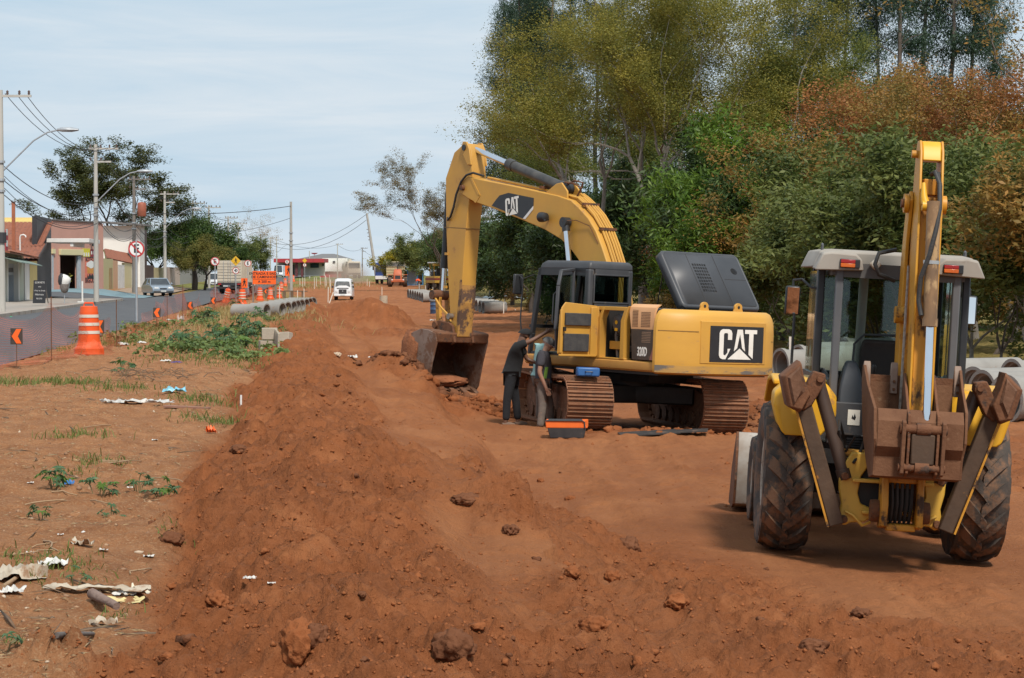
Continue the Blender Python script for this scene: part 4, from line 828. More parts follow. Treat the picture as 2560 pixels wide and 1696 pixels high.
    # stabilisers, folded up
    for s in (1, -1):
        lo, hi = Vector((-1.02, s * .50, .42)), Vector((-1.02, s * .86, 1.50)); d = (hi - lo).normalized()
        lg = MB().bar(lo - d * .06, hi, .135, .13, up=(1, 0, 0)).build('stabiliser_leg', STAB, X, bevel=.012)
        m_ = MB(); w_ = Vector((0, s * d.z, -s * d.y)); m_.bar(lo - d * .05 + w_ * .078 + Vector((-.078, 0, 0)), hi + w_ * .078 + Vector((-.078, 0, 0)), .018, .018); m_.build('leg_edge', YELW, lg)
        a, b_ = Vector((-.93, s * .42, .80)), Vector((-.93, s * .70, 1.60)); dd = (b_ - a).normalized()
        cy = MB().cyl(a, b_, .062, 14).cyl(a - dd * .03, a + dd * .06, .072, 14).build('stabiliser_cylinder', pm('brown_cylinder', (.065, .042, .034), (.09, .06, .045), 4, .45), X, smooth=40)
        br = MB().prism([(s * .66, 1.70), (s * .76, 1.72), (s * .80, 1.65), (s * .89, 1.43), (s * .84, 1.36), (s * .76, 1.42), (s * .655, 1.63)], -1.10, -.92, 'yz').build('pad_bracket', RUST, lg, bevel=.012)
        MB().lathe([(0, -1.125), (.03, -1.125), (.033, -1.10)], (0, s * .705, 1.655), 'x', 12).build('pin', RUST, br)
        pd = MB().loft([[(x, s * y, z) for y, z in pr] for x, pr in ((-1.24, [(1.02, 1.67), (.89, 1.79), (.855, 1.66), (.80, 1.52), (.86, 1.38), (.96, 1.40)]), (-1.20, [(1.06, 1.66), (.90, 1.81), (.87, 1.66), (.79, 1.50), (.88, 1.35), (.99, 1.40)]), (-.86, [(1.06, 1.66), (.90, 1.81), (.87, 1.66), (.79, 1.50), (.88, 1.35), (.99, 1.40)]))]).build('stabiliser_pad', RUST, X, bevel=.01)
        MB().loft([[(x, s * y, z) for y, z in pr] for x, pr in ((-1.27, [(.985, 1.655), (.905, 1.74), (.88, 1.55), (.93, 1.44)]), (-1.235, [(1.01, 1.66), (.90, 1.77), (.85, 1.53), (.94, 1.42)]))]).build('pad_dish', SOILED, pd)
        MB().tube([(-.9, s * .45, 1.0), (-1.0, s * .50, 1.2), (-.8, s * .48, 1.28), (-.70, s * .40, 1.05), (-.95, s * .38, .95)], .012, 6).build('hose', HOSE, cy, smooth=50)
    MB().tube([(-.9, .44, .98), (-1.02, .36, 1.16), (-.98, .26, 1.17), (-.94, .30, 1.0), (-1.0, .36, .92)], .013, 6).build('hose', HOSE, X, smooth=50)
    # boom, raised, behind the dipper
    yb = -.13
    ARM = pm('arm_yellow', (.62, .30, .018), (.50, .215, .015), 1.8, .5, spot=(.16, .07, .025), spot_amt=.32, spot_scale=3.5)
    OR = pm('orange_worn_paint', (.50, .19, .012), (.56, .24, .016), 2.4, .5, spot=(.06, .028, .014), spot_amt=.42, spot_scale=4.5, stretch=(1, 1, .5))
    bp = [(-1.06, .72), (-1.14, .82), (-1.02, 1.5), (-.93, 2.2), (-.98, 2.9), (-1.10, 3.28), (-1.02, 3.36), (-.88, 3.30), (-.74, 2.9), (-.66, 2.2), (-.72, 1.5), (-.92, .74)]
    bo = MB().prism(bp, yb - .105, yb + .10).build('boom', OR, X, bevel=.008)
    for s in (1, -1):
        MB().prism([(x, z) for x, z in bp], yb + s * .125 - .016, yb + s * .125 + .016).build('boom_plate', ARM if s > 0 else OR, bo, bevel=.006)
        MB().lathe([(.03, -.02), (.085, -.02), (.085, .02), (.03, .02)], (-1.02, yb + s * .165, 3.25), 'y', 18).build('boss', ARM, bo, smooth=40)
    MB().cyl((-1.02, yb - .20, 3.25), (-1.02, yb + .21, 3.25), .04, 12).build('pivot_pin', RUST, bo, smooth=40)
    MB().cyl((-.98, yb + .11, 2.26), (-.98, yb + .20, 2.26), .075, 16).build('side_boss', YELW, bo, smooth=40)
    MB().tube([(-1.06, yb + .115, z) for z in np.linspace(1.35, 2.7, 12)], .012, 6).build('wire_loom', pm('pale_loom', (.42, .38, .32), (.2, .17, .14), 30, .7), bo)
    MB().tube([(-.75, .06, 2.84), (-.78, .22, 2.80), (-.80, .25, 2.70), (-.80, .21, 2.61), (-.75, .06, 2.56)], .020, 7).build('hose', HOSE, bo, smooth=50)
    # dipper, hanging from the boom head
    dpth = [(-1.18, 3.78), (-1.34, 3.72), (-1.36, 3.40), (-1.44, 2.2), (-1.52, 1.15), (-1.62, 1.02), (-1.70, 1.08), (-1.72, 1.20)]
    dpm = MB().prism([(-1.14, 3.30), (-1.36, 3.30), (-1.45, 2.2), (-1.56, 1.02), (-1.42, .98), (-1.26, 2.2)], yb - .085, yb + .085).build('dipper', OR, X, bevel=.01)
    for s in (1, -1):
        MB().prism([(-1.02, 3.72), (-1.08, 3.80), (-1.22, 3.80), (-1.30, 3.70), (-1.40, 3.25), (-1.47, 2.2), (-1.57, 1.05), (-1.40, 1.0), (-1.22, 2.2), (-.94, 3.2)], yb + s * .094 - .011, yb + s * .094 + .011).build('dipper_plate', ARM, dpm, bevel=.006)
    MB().loft([[(-1.31, y, 3.62), (-1.27, y, 3.74), (-1.21, y, 3.795), (-1.08, y, 3.80), (-1.04, y, 3.62)] for y in (yb - .083, yb + .083)]).build('dipper_cap', YELB, dpm, bevel=.012)
    MB().cyl((-1.16, yb + .10, 3.68), (-1.16, yb + .16, 3.68), .035, 12).build('pivot_pin', YELW, dpm, smooth=40)
    MB().box((-1.33, yb - .08, 3.32), (-1.2, yb + .06, 3.46)).build('cross_plate', OR, dpm, bevel=.008)
    MB().tube([(-1.42, yb + .075, 3.42), (-1.45, yb + .07, 3.30), (-1.46, yb + .055, 3.24)], [.016, .03, .04], 10).lathe([(.012, -.03), (.045, -.03), (.045, .03), (.012, .03)], (-1.47, yb + .055, 3.22), 'y', 16).build('cylinder_eye', YELB, dpm, smooth=45)
    CYL = pm('flaked_cylinder', (.10, .062, .038), (.30, .17, .075), 4.5, .5, spot=(.40, .26, .13), spot_amt=.55, spot_scale=10, stretch=(1, 1, .5))
    bc = MB().cyl((-1.50, yb - .01, 3.26), (-1.58, yb - .03, 2.20), .060, 18).cyl((-1.577, yb - .03, 2.25), (-1.582, yb - .03, 2.18), .066, 18).build('bucket_cylinder', CYL, X, smooth=40)
    MB().cyl((-1.582, yb - .03, 2.18), (-1.74, yb - .03, 1.33), .034, 16).build('rod', CHROME, bc, smooth=40)
    MB().lathe([(.055, 0), (.070, 0), (.070, .03), (.055, .03)], (-1.535, yb - .015, 2.72), 'z', 18).build('hose_clamp', pm('zinc', (.6, .6, .58), (.5, .5, .48), 5, .35, .8), bc)
    MB().tube([(-1.33, yb + .0, 3.50), (-1.40, yb - .02, 3.52), (-1.47, yb - .055, 3.42), (-1.53, yb - .06, 3.2), (-1.58, yb - .03, 3.0), (-1.60, yb + .01, 2.8), (-1.57, yb + .07, 2.6), (-1.55, yb + .075, 2.4), (-1.585, yb + .05, 2.27)], .021, 8).build('hose', pm('spiral_hose', (.016, .016, .017), (.05, .045, .04), 60, .6, stretch=(.2, .2, 3)), bc, smooth=50)
    MB().tube([(-1.30, yb - .06, 3.52), (-1.38, yb - .075, 3.40), (-1.42, yb - .07, 3.2)], .018, 7).build('hose', HOSE, bc, smooth=50)
    # digging bucket, curled, mouth upward, teeth behind
    yk = -.11; BS = pm('bucket_rust', (.115, .046, .019), (.17, .077, .036), 4, .88, spot=(.23, .135, .075), spot_amt=.22, spot_scale=5, bump=.35, bscale=30)
    pr = [(-1.70, 1.46), (-1.78, 1.36), (-1.79, 1.14), (-1.72, 1.05), (-1.72, .88), (-1.45, .84), (-1.20, .95), (-1.06, 1.2), (-1.00, 1.70)]
    pi_ = [(-1.675, 1.44), (-1.755, 1.35), (-1.765, 1.15), (-1.695, 1.06), (-1.695, .905), (-1.45, .87), (-1.22, .98), (-1.085, 1.21), (-1.025, 1.70)]
    m_ = MB()
    for k in range(len(pr) - 1): m_.prism([pr[k], pr[k + 1], pi_[k + 1], pi_[k]], yk - .365, yk + .365)
    bk = m_.build('digging_bucket', BS, X, smooth=25)
    for s in (1, -1):
        ys = yk + s * .37
        MB().loft([[(x, ys - .012 + s * e, z), (x, ys + .012 + s * e, z)] + [(x2, ys + .012 + s * e2, z2), (x2, ys - .012 + s * e2, z2)] for (x, z, e, x2, z2, e2) in ((-1.72, .88, .0, -1.45, .84, .0), (-1.72, 1.05, .0, -1.20, .95, .0), (-1.79, 1.2, .015, -1.06, 1.2, .03), (-1.72, 1.46, .02, -1.03, 1.5, .05), (-1.3, 1.64, .04, -1.02, 1.68, .06), (-1.04, 1.80, .05, -1.02, 1.80, .06))]).build('side_plate', BS, bk, bevel=.005)
    MB().box((-1.03, yk - .40, 1.62), (-1.0, yk + .40, 1.72)).build('cutting_edge', RUST, bk)
    for k, y in enumerate((.40, .16, -.06, -.40)):
        th = MB().prism([(-1.07, 1.56), (-1.05, 1.74), (-1.02, 1.84), (-.99, 1.74), (-.98, 1.56)], yk + y - .032, yk + y + .032).build('tooth', pm('polished_tooth', (.30, .22, .17), (.2, .11, .07), 6, .5), bk, bevel=.008)
        for z in (1.60, 1.67):
            MB().lathe([(0, -1.085), (.012, -1.085), (.014, -1.06)], (0, yk + y, z), 'x', 8).build('bolt', RUST, th)
    for s in (1, -1):
        yy = yb + .0 + s * .125
        MB().prism([(-1.80, 1.42), (-1.70, 1.46), (-1.42, 1.70), (-1.34, 1.76), (-1.30, 1.70), (-1.36, 1.5), (-1.52, 1.25), (-1.70, 1.0), (-1.73, .88), (-1.82, .92), (-1.84, 1.2)], yy - .012, yy + .012).build('bucket_ear', RUST, bk, bevel=.005)
        MB().prism([(-1.87, 1.36), (-1.80, 1.38), (-1.76, 1.0), (-1.78, .90), (-1.85, .92)], yy + s * .045 - .016, yy + s * .045 + .016).build('link_plate', BS, bk, bevel=.006)
    for z in (1.30, .97):
        MB().cyl((-1.80, yb - .20, z), (-1.80, yb + .20, z), .034 if z < 1.1 else .042, 14).cyl((-1.80, yb - .06, z), (-1.80, yb + .06, z), .055, 14).build('link_pin', RUST, bk, smooth=40)
    MB().box((-1.83, yb - .10, 1.0), (-1.74, yb + .10, 1.26)).build('guide_link', STAB, bk, bevel=.012)
    return X
backhoe = make_backhoe()
# ================================================================ trees and bushes
def grow(seed, H, r0, fork, levels, kids, spread, shrink=.72, wander=.16, up=.25, lean=(0, 0), droop=0.0, first=None):
    """a branching skeleton: list of (points, radii), and the twig ends with their direction"""
    rng = random.Random(seed); segs = []; tips = []
    def rv(): return Vector((rng.gauss(0, 1), rng.gauss(0, 1), rng.gauss(0, 1)))
    def go(p, d, L_, r, lev):
        n = 5 if lev == 0 else 4; pts = [p.copy()]; rs = [r]; q = p.copy()
        r1 = r * (.62 if lev == 0 else .55)
        for i in range(n):
            d = (d + rv() * wander * (.6 if lev == 0 else 1) + Vector((0, 0, up * .12 * (1 if lev < 2 else 1 - 2 * droop)))).normalized()
            q = q + d * (L_ / n); pts.append(q.copy()); rs.append(r + (r1 - r) * (i + 1) / n)
            if lev >= levels - 1 or (lev == levels - 2 and i >= 2): tips.append((q.copy(), d.copy()))
        segs.append((pts, rs))
        if lev >= levels: return
        k = kids[min(lev, len(kids) - 1)] if isinstance(kids, (list, tuple)) else kids
        k = max(2, k + rng.choice((-1, 0, 0, 1)) if lev else k); a0 = rng.random() * 6.28
        for j in range(k):
            az = a0 + 2 * math.pi * j / k + rng.uniform(-.4, .4); sp = spread * rng.uniform(.55, 1.25)
            o = d.orthogonal().normalized(); o = Matrix.Rotation(az, 3, d) @ o
            nd = (d * math.cos(sp) + o * math.sin(sp)).normalized(); nd = (nd + Vector((0, 0, up * .35))).normalized()
            st = pts[-1] if (lev == 0 or rng.random() < .6) else pts[-2]
            go(st, nd, L_ * shrink * rng.uniform(.75, 1.2) if lev else (H - fork * H) * .42 * rng.uniform(.8, 1.15), r1 * rng.uniform(.6, .85), lev + 1)
    go(Vector((0, 0, -.3)), Vector((lean[0], lean[1], 1)).normalized(), fork * H + .3, r0, 0)
    return segs, tips
def trunk_mesh(name, segs, mat, minr=.012):
    m_ = MB()
    for pts, rs in segs:
        if rs[0] < minr: continue
        m_.tube(pts, rs, 7 if rs[0] > .08 else 4, cap=False)
    return m_.mesh(name, mat, 60)
def leaf_mesh(name, tips, n, blob, size, mat, seed, flat=.7, asp=.42, hang=0.0, minz=None):
    """n leaves round every twig end, each its own small folded blade"""
    rng = np.random.RandomState(seed)
    P = np.array([list(t[0]) for t in tips]); k = len(P)
    idx = np.repeat(np.arange(k), n); m = len(idx)
    cs = .55 + .9 * rng.rand(k); off = rng.normal(0, 1, (m, 3)); off /= np.maximum(1e-6, np.linalg.norm(off, axis=1))[:, None]
    off *= (rng.rand(m) ** .5)[:, None] * blob * cs[idx][:, None]; off[:, 2] *= flat
    C = P[idx] + off
    if hang: C[:, 2] -= hang * rng.rand(m) * blob
    ax = rng.normal(0, 1, (m, 3)); ax[:, 2] = ax[:, 2] * .5 - hang * 1.6; ax /= np.linalg.norm(ax, axis=1)[:, None]
    nr = rng.normal(0, .55, (m, 3)) + off / max(blob, .1) * 1.1; nr[:, 2] += .75; w_ = np.cross(ax, nr); w_ /= np.maximum(1e-6, np.linalg.norm(w_, axis=1))[:, None]
    s = size * (.6 + .8 * rng.rand(m))[:, None]
    up = np.cross(w_, ax)
    V = np.stack([C - ax * s * .5, C + w_ * s * asp * .5 + up * s * .06, C + ax * s * .5, C - w_ * s * asp * .5 + up * s * .06], 1).reshape(-1, 3)
    Fq = np.arange(m * 4).reshape(-1, 4)
    if minz is not None: pass
    return npmesh(name, V, Fq, mat)
BARK = pm('grey_brown_bark', (.085, .062, .048), (.15, .12, .098), 5, .9, bump=.6, bscale=14, spot=(.22, .20, .17), spot_amt=.25, spot_scale=4)
BARKP = pm('pale_bark', (.20, .17, .14), (.30, .27, .23), 4, .9, bump=.4, bscale=14, spot=(.10, .075, .06), spot_amt=.35, spot_scale=5)
BARKD = pm('dark_bark', (.045, .033, .026), (.08, .062, .05), 6, .9, bump=.5, bscale=14)
LM_A = leafmat('olive_leaf', (.112, .128, .023), (.31, .25, .040), .35); LM_A2 = leafmat('green_olive_leaf', (.078, .114, .024), (.215, .215, .038), .35)
LM_B = leafmat('eucalyptus_leaf', (.022, .048, .028), (.062, .105, .06), .25); LM_C = leafmat('rust_orange_leaf', (.27, .110, .036), (.44, .19, .06), .4); LM_C2 = leafmat('turning_leaf', (.16, .14, .035), (.38, .20, .05), .4)
LM_D = leafmat('deep_green_leaf', (.022, .045, .012), (.085, .130, .034), .25, .45); LM_D2 = leafmat('fresh_green_leaf', (.060, .125, .016), (.17, .26, .034), .4, .45); LM_E = leafmat('scrub_leaf', (.065, .095, .022), (.19, .21, .055), .35)
LM_M = leafmat('mango_leaf', (.022, .052, .012), (.080, .130, .024), .25, .45); LM_Y = leafmat('mango_blossom', (.06, .085, .016), (.26, .22, .055), .3); LM_R = leafmat('rain_tree_leaf', (.035, .050, .013), (.095, .098, .022), .25); LM_YEL = leafmat('yellow_leaf', (.20, .20, .02), (.42, .34, .03), .4)
KIND = {}
def kind(key, vs):
    KIND[key] = vs
def variant(key, tr, lv): KIND.setdefault(key, []).append((tr, lv))
for i in range(2):      # tall feathery trees with bare crooked limbs below
    sg, tp = grow(100 + i, 15.5, .30, .30, 4, [3, 3, 3, 3], .62, .74, .20, .35, lean=(.1 * (i - 1), .05))
    hi = [t for t in tp if t[0].z > 5.6]
    variant('olive', trunk_mesh('trunk', [s_ for s_ in sg if s_[1][0] > .02], BARKP), leaf_mesh('crown', hi, 170, 1.05, .105, LM_A if i != 1 else LM_A2, 5 + i, .5, .40))
for i in range(2):      # eucalyptus
    rng = random.Random(40 + i); segs = []; tips = []; Hh = 26; pts = [Vector((0, 0, -.3))]
    for k in range(1, 14): pts.append(Vector((.16 * math.sin(k * .9 + i), .16 * math.cos(k * .7 + i), Hh * k / 13)))
    segs.append((pts, [.24 * (1 - .9 * k / 13) + .02 for k in range(14)]))
    for k in range(44):
        t = .26 + .74 * rng.random() ** .9; p = Vector((.1, .1, Hh * t)); a = rng.random() * 6.28; L_ = (1.0 + 2.6 * (1 - t) ** .7) * rng.uniform(.6, 1.2)
        e = p + Vector((math.cos(a) * L_, math.sin(a) * L_, L_ * .45)); segs.append(([p, (p + e) / 2 + Vector((0, 0, .15)), e], [.045, .03, .012]))
        for q in (.45, .75, 1.0): tips.append((p.lerp(e, q) + Vector((0, 0, -.1)), Vector((0, 0, 1))))
    variant('eucalyptus', trunk_mesh('trunk', segs, BARKP if i else BARK, .01), leaf_mesh('crown', tips, 210, .88, .19, LM_B, 60 + i, 1.2, .26, hang=.6))
for i in range(3):      # turning orange crowns, twiggy
    sg, tp = grow(200 + i, 9.6, .17, .22, 4, [3, 3, 3, 3], .66, .74, .22, .30)
    variant('orange', trunk_mesh('trunk', [s_ for s_ in sg if s_[1][0] > .008], BARKP, .006), leaf_mesh('crown', [t for t in tp if t[0].z > 2.8], 56, .66, .115, LM_C if i < 2 else LM_C2, 20 + i, .6, .5))
for i in range(3):      # dense dark broadleaf
    sg, tp = grow(300 + i, 7.6, .2, .16, 4, [4, 3, 3, 2], .72, .74, .16, .22)
    variant('dark', trunk_mesh('trunk', sg, BARKD, .012), leaf_mesh('crown', tp, 52, .74, .28, LM_D if i < 2 else LM_D2, 30 + i, .9, .26, hang=.35))
for i in range(4):      # scrub
    sg, tp = grow(400 + i, 4.6, .075, .10, 4, [4, 3, 3, 2], .66, .76, .22, .22)
    variant('scrub', trunk_mesh('trunk', sg, BARK if i % 2 else BARKP, .008), leaf_mesh('crown', tp, 34, .46, .17, (LM_E, LM_E, LM_D2, LM_C2)[i], 45 + i, .9, .38))
for i in range(2):      # airy, nearly leafless
    sg, tp = grow(500 + i, 13.5, .22, .22, 5, [3, 3, 2, 2, 2], .58, .76, .22, .25, lean=(-.12, 0))
    variant('airy', trunk_mesh('trunk', [s_ for s_ in sg if s_[1][0] > .006], BARK, .006), leaf_mesh('crown', tp, 9 if i else 60, .74, .15, LM_C2 if i else leafmat('thin_brown_green_leaf', (.10, .10, .045), (.24, .175, .085), .35), 70 + i, .6, .45))
for i in range(2):      # round mango
    sg, tp = grow(600 + i, 8.2, .30, .24, 4, [4, 3, 3, 3], .80, .70, .12, .16)
    variant('mango', trunk_mesh('trunk', sg, BARKD, .02), leaf_mesh('crown', tp, 52, .92, .26, LM_M, 80 + i, .9, .3, hang=.3))
sg, tp = grow(640, 8.0, .22, .24, 4, [4, 3, 3, 3], .80, .70, .12, .16); variant('mango_bloom', trunk_mesh('trunk', sg, BARKD, .02), leaf_mesh('crown', tp, 74, .86, .22, LM_Y, 84, .9, .32, hang=.2))
sg, tp = grow(703, 13.5, .42, .20, 5, [4, 3, 3, 2, 2], .74, .76, .16, .10); variant('rain', trunk_mesh('trunk', sg, BARKD, .02), leaf_mesh('crown', [t for t in tp if t[0].z > 5.0], 58, 1.0, .26, LM_R, 90, .42, .36))
sg, tp = grow(810, 6, .09, .22, 4, [3, 3, 3, 2], .62, .74, .2, .25); variant('yellow', trunk_mesh('trunk', sg, BARK, .01), leaf_mesh('crown', tp, 22, .55, .26, LM_YEL, 95, .8, .5))
TREE_N = {'olive': 'olive_tree', 'eucalyptus': 'eucalyptus_tree', 'orange': 'orange_leaved_tree', 'dark': 'broadleaf_tree', 'scrub': 'scrub_bush', 'airy': 'airy_tree', 'mango': 'mango_tree', 'mango_bloom': 'mango_tree', 'rain': 'rain_tree', 'yellow': 'yellow_tree'}
_tc = {}
def plant(key, x, y, scale, label, group=None, rz=None, v=None, cat='tree', sz=None, z=None):
    vs = KIND[key]; i = _tc.get(key, 0); _tc[key] = i + 1; tr, lv = vs[(i if v is None else v) % len(vs)]
    r = thing(TREE_N[key], label, cat, (x, y, (gz(x, y) if z is None else z) - .05), rz if rz is not None else (i * 2.39) % 6.28, group)
    link('trunk', tr, r); link('crown', lv, r); r.scale = (scale, scale, scale * (sz or 1)); return r
def pxx(px, y): return (px - 1280) / FPX * y
for k, (px, y, s_) in enumerate([(1262, 205, 1.02), (1282, 214, 1.08), (1300, 198, 1.1), (1322, 210, 1.06), (1342, 202, 1.06), (1358, 212, 1.1), (1380, 196, 1.12), (1428, 204, 1.05), (1490, 192, 1.1), (1552, 186, 1.0), (1630, 176, 1.0), (1700, 170, 1.0)]):
    plant('eucalyptus', pxx(px, y), y, s_, 'tall slender eucalyptus with drooping blue-green leaves ' + ('where the wood ends beyond the boom' if px < 1400 else 'behind the crook of the boom'), 'eucalyptus row behind the excavator')
for k, (px, y, s_) in enumerate([(1985, 124, .82), (2052, 130, .86), (2118, 126, .80), (2188, 128, .84), (2246, 122, .90), (2312, 126, .92), (2372, 124, .90), (2432, 126, .84), (2480, 132, .74)]):
    plant('eucalyptus', pxx(px, y), y, s_, 'tall dark eucalyptus rising beyond the orange-leaved trees', 'eucalyptus row beyond the orange trees')
for k, (px, y, s_, v) in enumerate([(1490, 130, .90, 1), (1500, 104, .92, 0), (1596, 98, .92, 2), (1684, 95, .95, 0), (1770, 108, 1.02, 1), (1862, 104, 1.0, 2), (1960, 112, .92, 1), ]):
    plant('olive', pxx(px, y), y, s_, ('high feathery olive-yellow tree', 'high feathery greener tree', 'high feathery golden-olive tree')[v] + (' at the open end of the wood' if px < 1450 else ' behind the excavator cab' if px < 1680 else ' between the raised hood and the orange trees'), 'feathery olive trees behind the excavator', v=v)
for k, (px, y, s_) in enumerate([(2030, 82, .92), (2140, 86, 1.0), (2250, 82, 1.0), (2350, 84, .98), (2440, 78, .96), (2540, 76, .9), (1950, 90, .8)]):
    plant('orange', pxx(px, y), y, s_, ('twiggy rust-orange tree', 'broad rust-orange tree', 'yellow-green tree turning orange')[k % 3] + (' between hood and backhoe cab' if px < 2200 else ' behind the raised backhoe arm'), 'orange-leaved trees behind the backhoe')
for k, (px, y, s_, v) in enumerate([(1560, 122, 1.0, 0), (1640, 118, 1.08, 1), (1722, 112, 1.06, 0), (1800, 92, 1.08, 1), (1880, 84, 1.0, 2), (1960, 82, .9, 0), (1470, 114, .9, 1), (1385, 128, .95, 0), (2060, 94, 1.1, 1), (2180, 96, 1.15, 0), (2300, 92, 1.1, 1), (2420, 90, 1.1, 0), (2540, 88, 1.1, 1), (1330, 150, 1.0, 1), (1280, 172, 1.0, 0), (1840, 80, .72, 2), (1745, 86, .6, 2)]):
    plant('dark', pxx(px, y), y, s_, ('fresh bright green' if v == 2 else 'dense dark green') + ' broadleaf tree ' + ('behind the excavator boom' if px < 1500 else 'behind the open hood' if px < 1830 else 'between hood and backhoe' if px < 2000 else 'deep behind the backhoe'), 'broadleaf trees at the edge of the wood', v=v)
for k, (px, y, s_, v) in enumerate([(1262, 182, 1.0, 0), (1300, 166, 1.0, 1), (1345, 152, 1.0, 3), (1392, 140, .9, 0), (1440, 128, .85, 1), (1500, 116, .8, 2), (1565, 104, .8, 0), (1905, 76, .9, 2), (1975, 71, .95, 0), (2050, 69, 1.0, 1), (2120, 67, 1.1, 0), (2200, 65, 1.15, 1), (2275, 63, 1.1, 0), (2350, 61, 1.15, 1), (2430, 59, 1.1, 0), (2500, 57, 1.05, 1), (2570, 55, 1.0, 0), (2620, 53, 1.0, 3), (2140, 72, 1.2, 1), (2310, 69, 1.2, 0), (2480, 66, 1.2, 3), (1810, 82, .8, 3), (2030, 76, 1.0, 3), (1240, 196, 1.1, 2), (1225, 214, 1.2, 0)]):
    plant('scrub', pxx(px, y), y, s_, ('leafy green scrub bush', 'pale-stemmed scrub bush', 'fresh green scrub bush', 'rust-tinged scrub bush')[v] + (' by the pipes beyond the stick' if px < 1420 else ' behind the excavator cab' if px < 1700 else ' beside the counterweight' if px < 2030 else ' behind the backhoe'), 'scrub along the edge of the wood', v=v, cat='bush')
plant('airy', pxx(1100, 250), 250, .88, 'airy brownish tree with spreading bare limbs left of the excavator stick', v=0, rz=.4)
plant('airy', pxx(1120, 262), 262, .92, 'thin-crowned brown tree half hidden by the excavator stick', v=1, rz=2.2)
plant('airy', pxx(2660, 72), 72, 1.05, 'dark bare-limbed tree reaching over the eucalyptus', v=1, rz=2.9)
plant('yellow', pxx(1012, 312), 312, .95, 'small tree with yellow leaves above the grey scrub')
for k, (px, y, s_, v) in enumerate([(1010, 318, 1.2, 0), (1045, 300, 1.25, 1), (1085, 285, 1.3, 0), (1120, 270, 1.3, 1), (1160, 255, 1.25, 0), (1195, 236, 1.2, 1)]):
    plant('scrub', pxx(px, y), y, s_, 'grey-green bush behind the parked yellow roller', 'bushes behind the roller', v=v, cat='bush')
for k, (px, y, s_) in enumerate([(1085, 330, 1.0), (1140, 300, 1.0), (1180, 262, 1.0)]):
    plant('dark', pxx(px, y), y, s_, 'dark tree rising behind the bushes by the roller', 'dark trees behind the roller', v=0)
# along the street
plant('rain', pxx(292, 232), 232, 1.02, 'broad flat-topped tree towering over the white house', rz=1.0, z=.7, sz=.92)
plant('mango', pxx(486, 232), 232, 1.12, 'round dense mango tree on the street corner beside the parked silver car', rz=.3, z=.3)
plant('mango_bloom', pxx(512, 222), 222, .72, 'mango tree with pale yellow blossom beside the street pole', z=.3)
plant('mango', pxx(392, 248), 248, .86, 'dark green tree behind the white house', z=.5)
plant('mango', pxx(566, 290), 290, .74, 'green tree overhanging the white pickup', z=.4)
plant('scrub', pxx(600, 300), 300, 1.5, 'rounded light green street tree behind the truck', v=0, z=.3); plant('scrub', pxx(640, 330), 330, 1.25, 'last green street tree before the red-fronted station', v=1, z=.5)
plant('airy', pxx(632, 380), 380, .82, 'reddish bare-branched tree above the street trees', v=1, z=.5)
plant('mango', pxx(545, 340), 340, .85, 'green tree standing behind the blossoming mango', z=.4)
# ================================================================ the street side: houses, poles, cables, signs, barrels, cars
def SP(u, y, z): return Vector((u - .095 * y + float(bend(y)), y, z))
def sbox(m_, u0, u1, y0, y1, z0, z1):
    a = [SP(u0, y0, z0), SP(u1, y0, z0), SP(u1, y1, z0), SP(u0, y1, z0)]; b = [Vector((p.x, p.y, z1)) for p in a]
    return m_.add(a + b, [(3, 2, 1, 0), (4, 5, 6, 7), (0, 1, 5, 4), (1, 2, 6, 5), (2, 3, 7, 6), (3, 0, 4, 7)])
CLAY = pm('clay_tile', (.28, .10, .055), (.21, .072, .04), 2.5, .85, spot=(.12, .06, .045), spot_amt=.35, spot_scale=2.5)
def tile_roof(name, parent, a, b, c, d, pitch=.26, mat=None, amp=.045, th=.08):
    """corrugated tiles: eave a-b, ridge d-c; ribs run from eave to ridge"""
    a, b, c, d = map(Vector, (a, b, c, d)); n = max(6, int((b - a).length / pitch)) * 4; nn = (b - a).cross(d - a).normalized(); nn = nn if nn.z > 0 else -nn
    top = []; bot = []
    for i in range(n + 1):
        t = i / n; h = amp * abs(math.sin(math.pi * i / 4)); p, q = a.lerp(b, t), d.lerp(c, t)
        k = max(2, int((d - a).length / .4)); row = []
        for j in range(k + 1): row.append(p.lerp(q, j / k) + nn * (h + .018 * (1 - (j % 2))))
        top.append(row)
    m_ = MB(); m_.loft(top, cap=False, close=False); m_.add([a - nn * .01, b - nn * .01, c - nn * .01, d - nn * .01, a - nn * th, b - nn * th, c - nn * th, d - nn * th], [(0, 1, 2, 3), (7, 6, 5, 4), (0, 1, 5, 4), (1, 2, 6, 5), (2, 3, 7, 6), (3, 0, 4, 7)])
    return m_.build(name, mat or CLAY, parent, smooth=50)
def stucco(name, c, spot=(.25, .2, .16)): return pm(name, c, tuple(v * .92 for v in c), .8, .9, spot=spot, spot_amt=.14, spot_scale=.9, bump=.15, bscale=20)
CREAM, PALEG, YWALL, PINK, WHW, DKPAN = stucco('cream_wall', (.62, .55, .32)), stucco('pale_green_wall', (.55, .58, .47)), stucco('yellow_wall', (.74, .58, .24)), stucco('pink_wall', (.53, .285, .225)), stucco('white_wall', (.80, .78, .73)), pm('charcoal_panel', (.030, .031, .036), (.04, .04, .045), 1.0, .55)
GATE = pm('grey_gate_steel', (.36, .41, .46), (.30, .35, .40), 2, .5)
def part(name, parent, mat, fn, **k):
    m_ = MB(); fn(m_); return m_.build(name, mat, parent, **k)
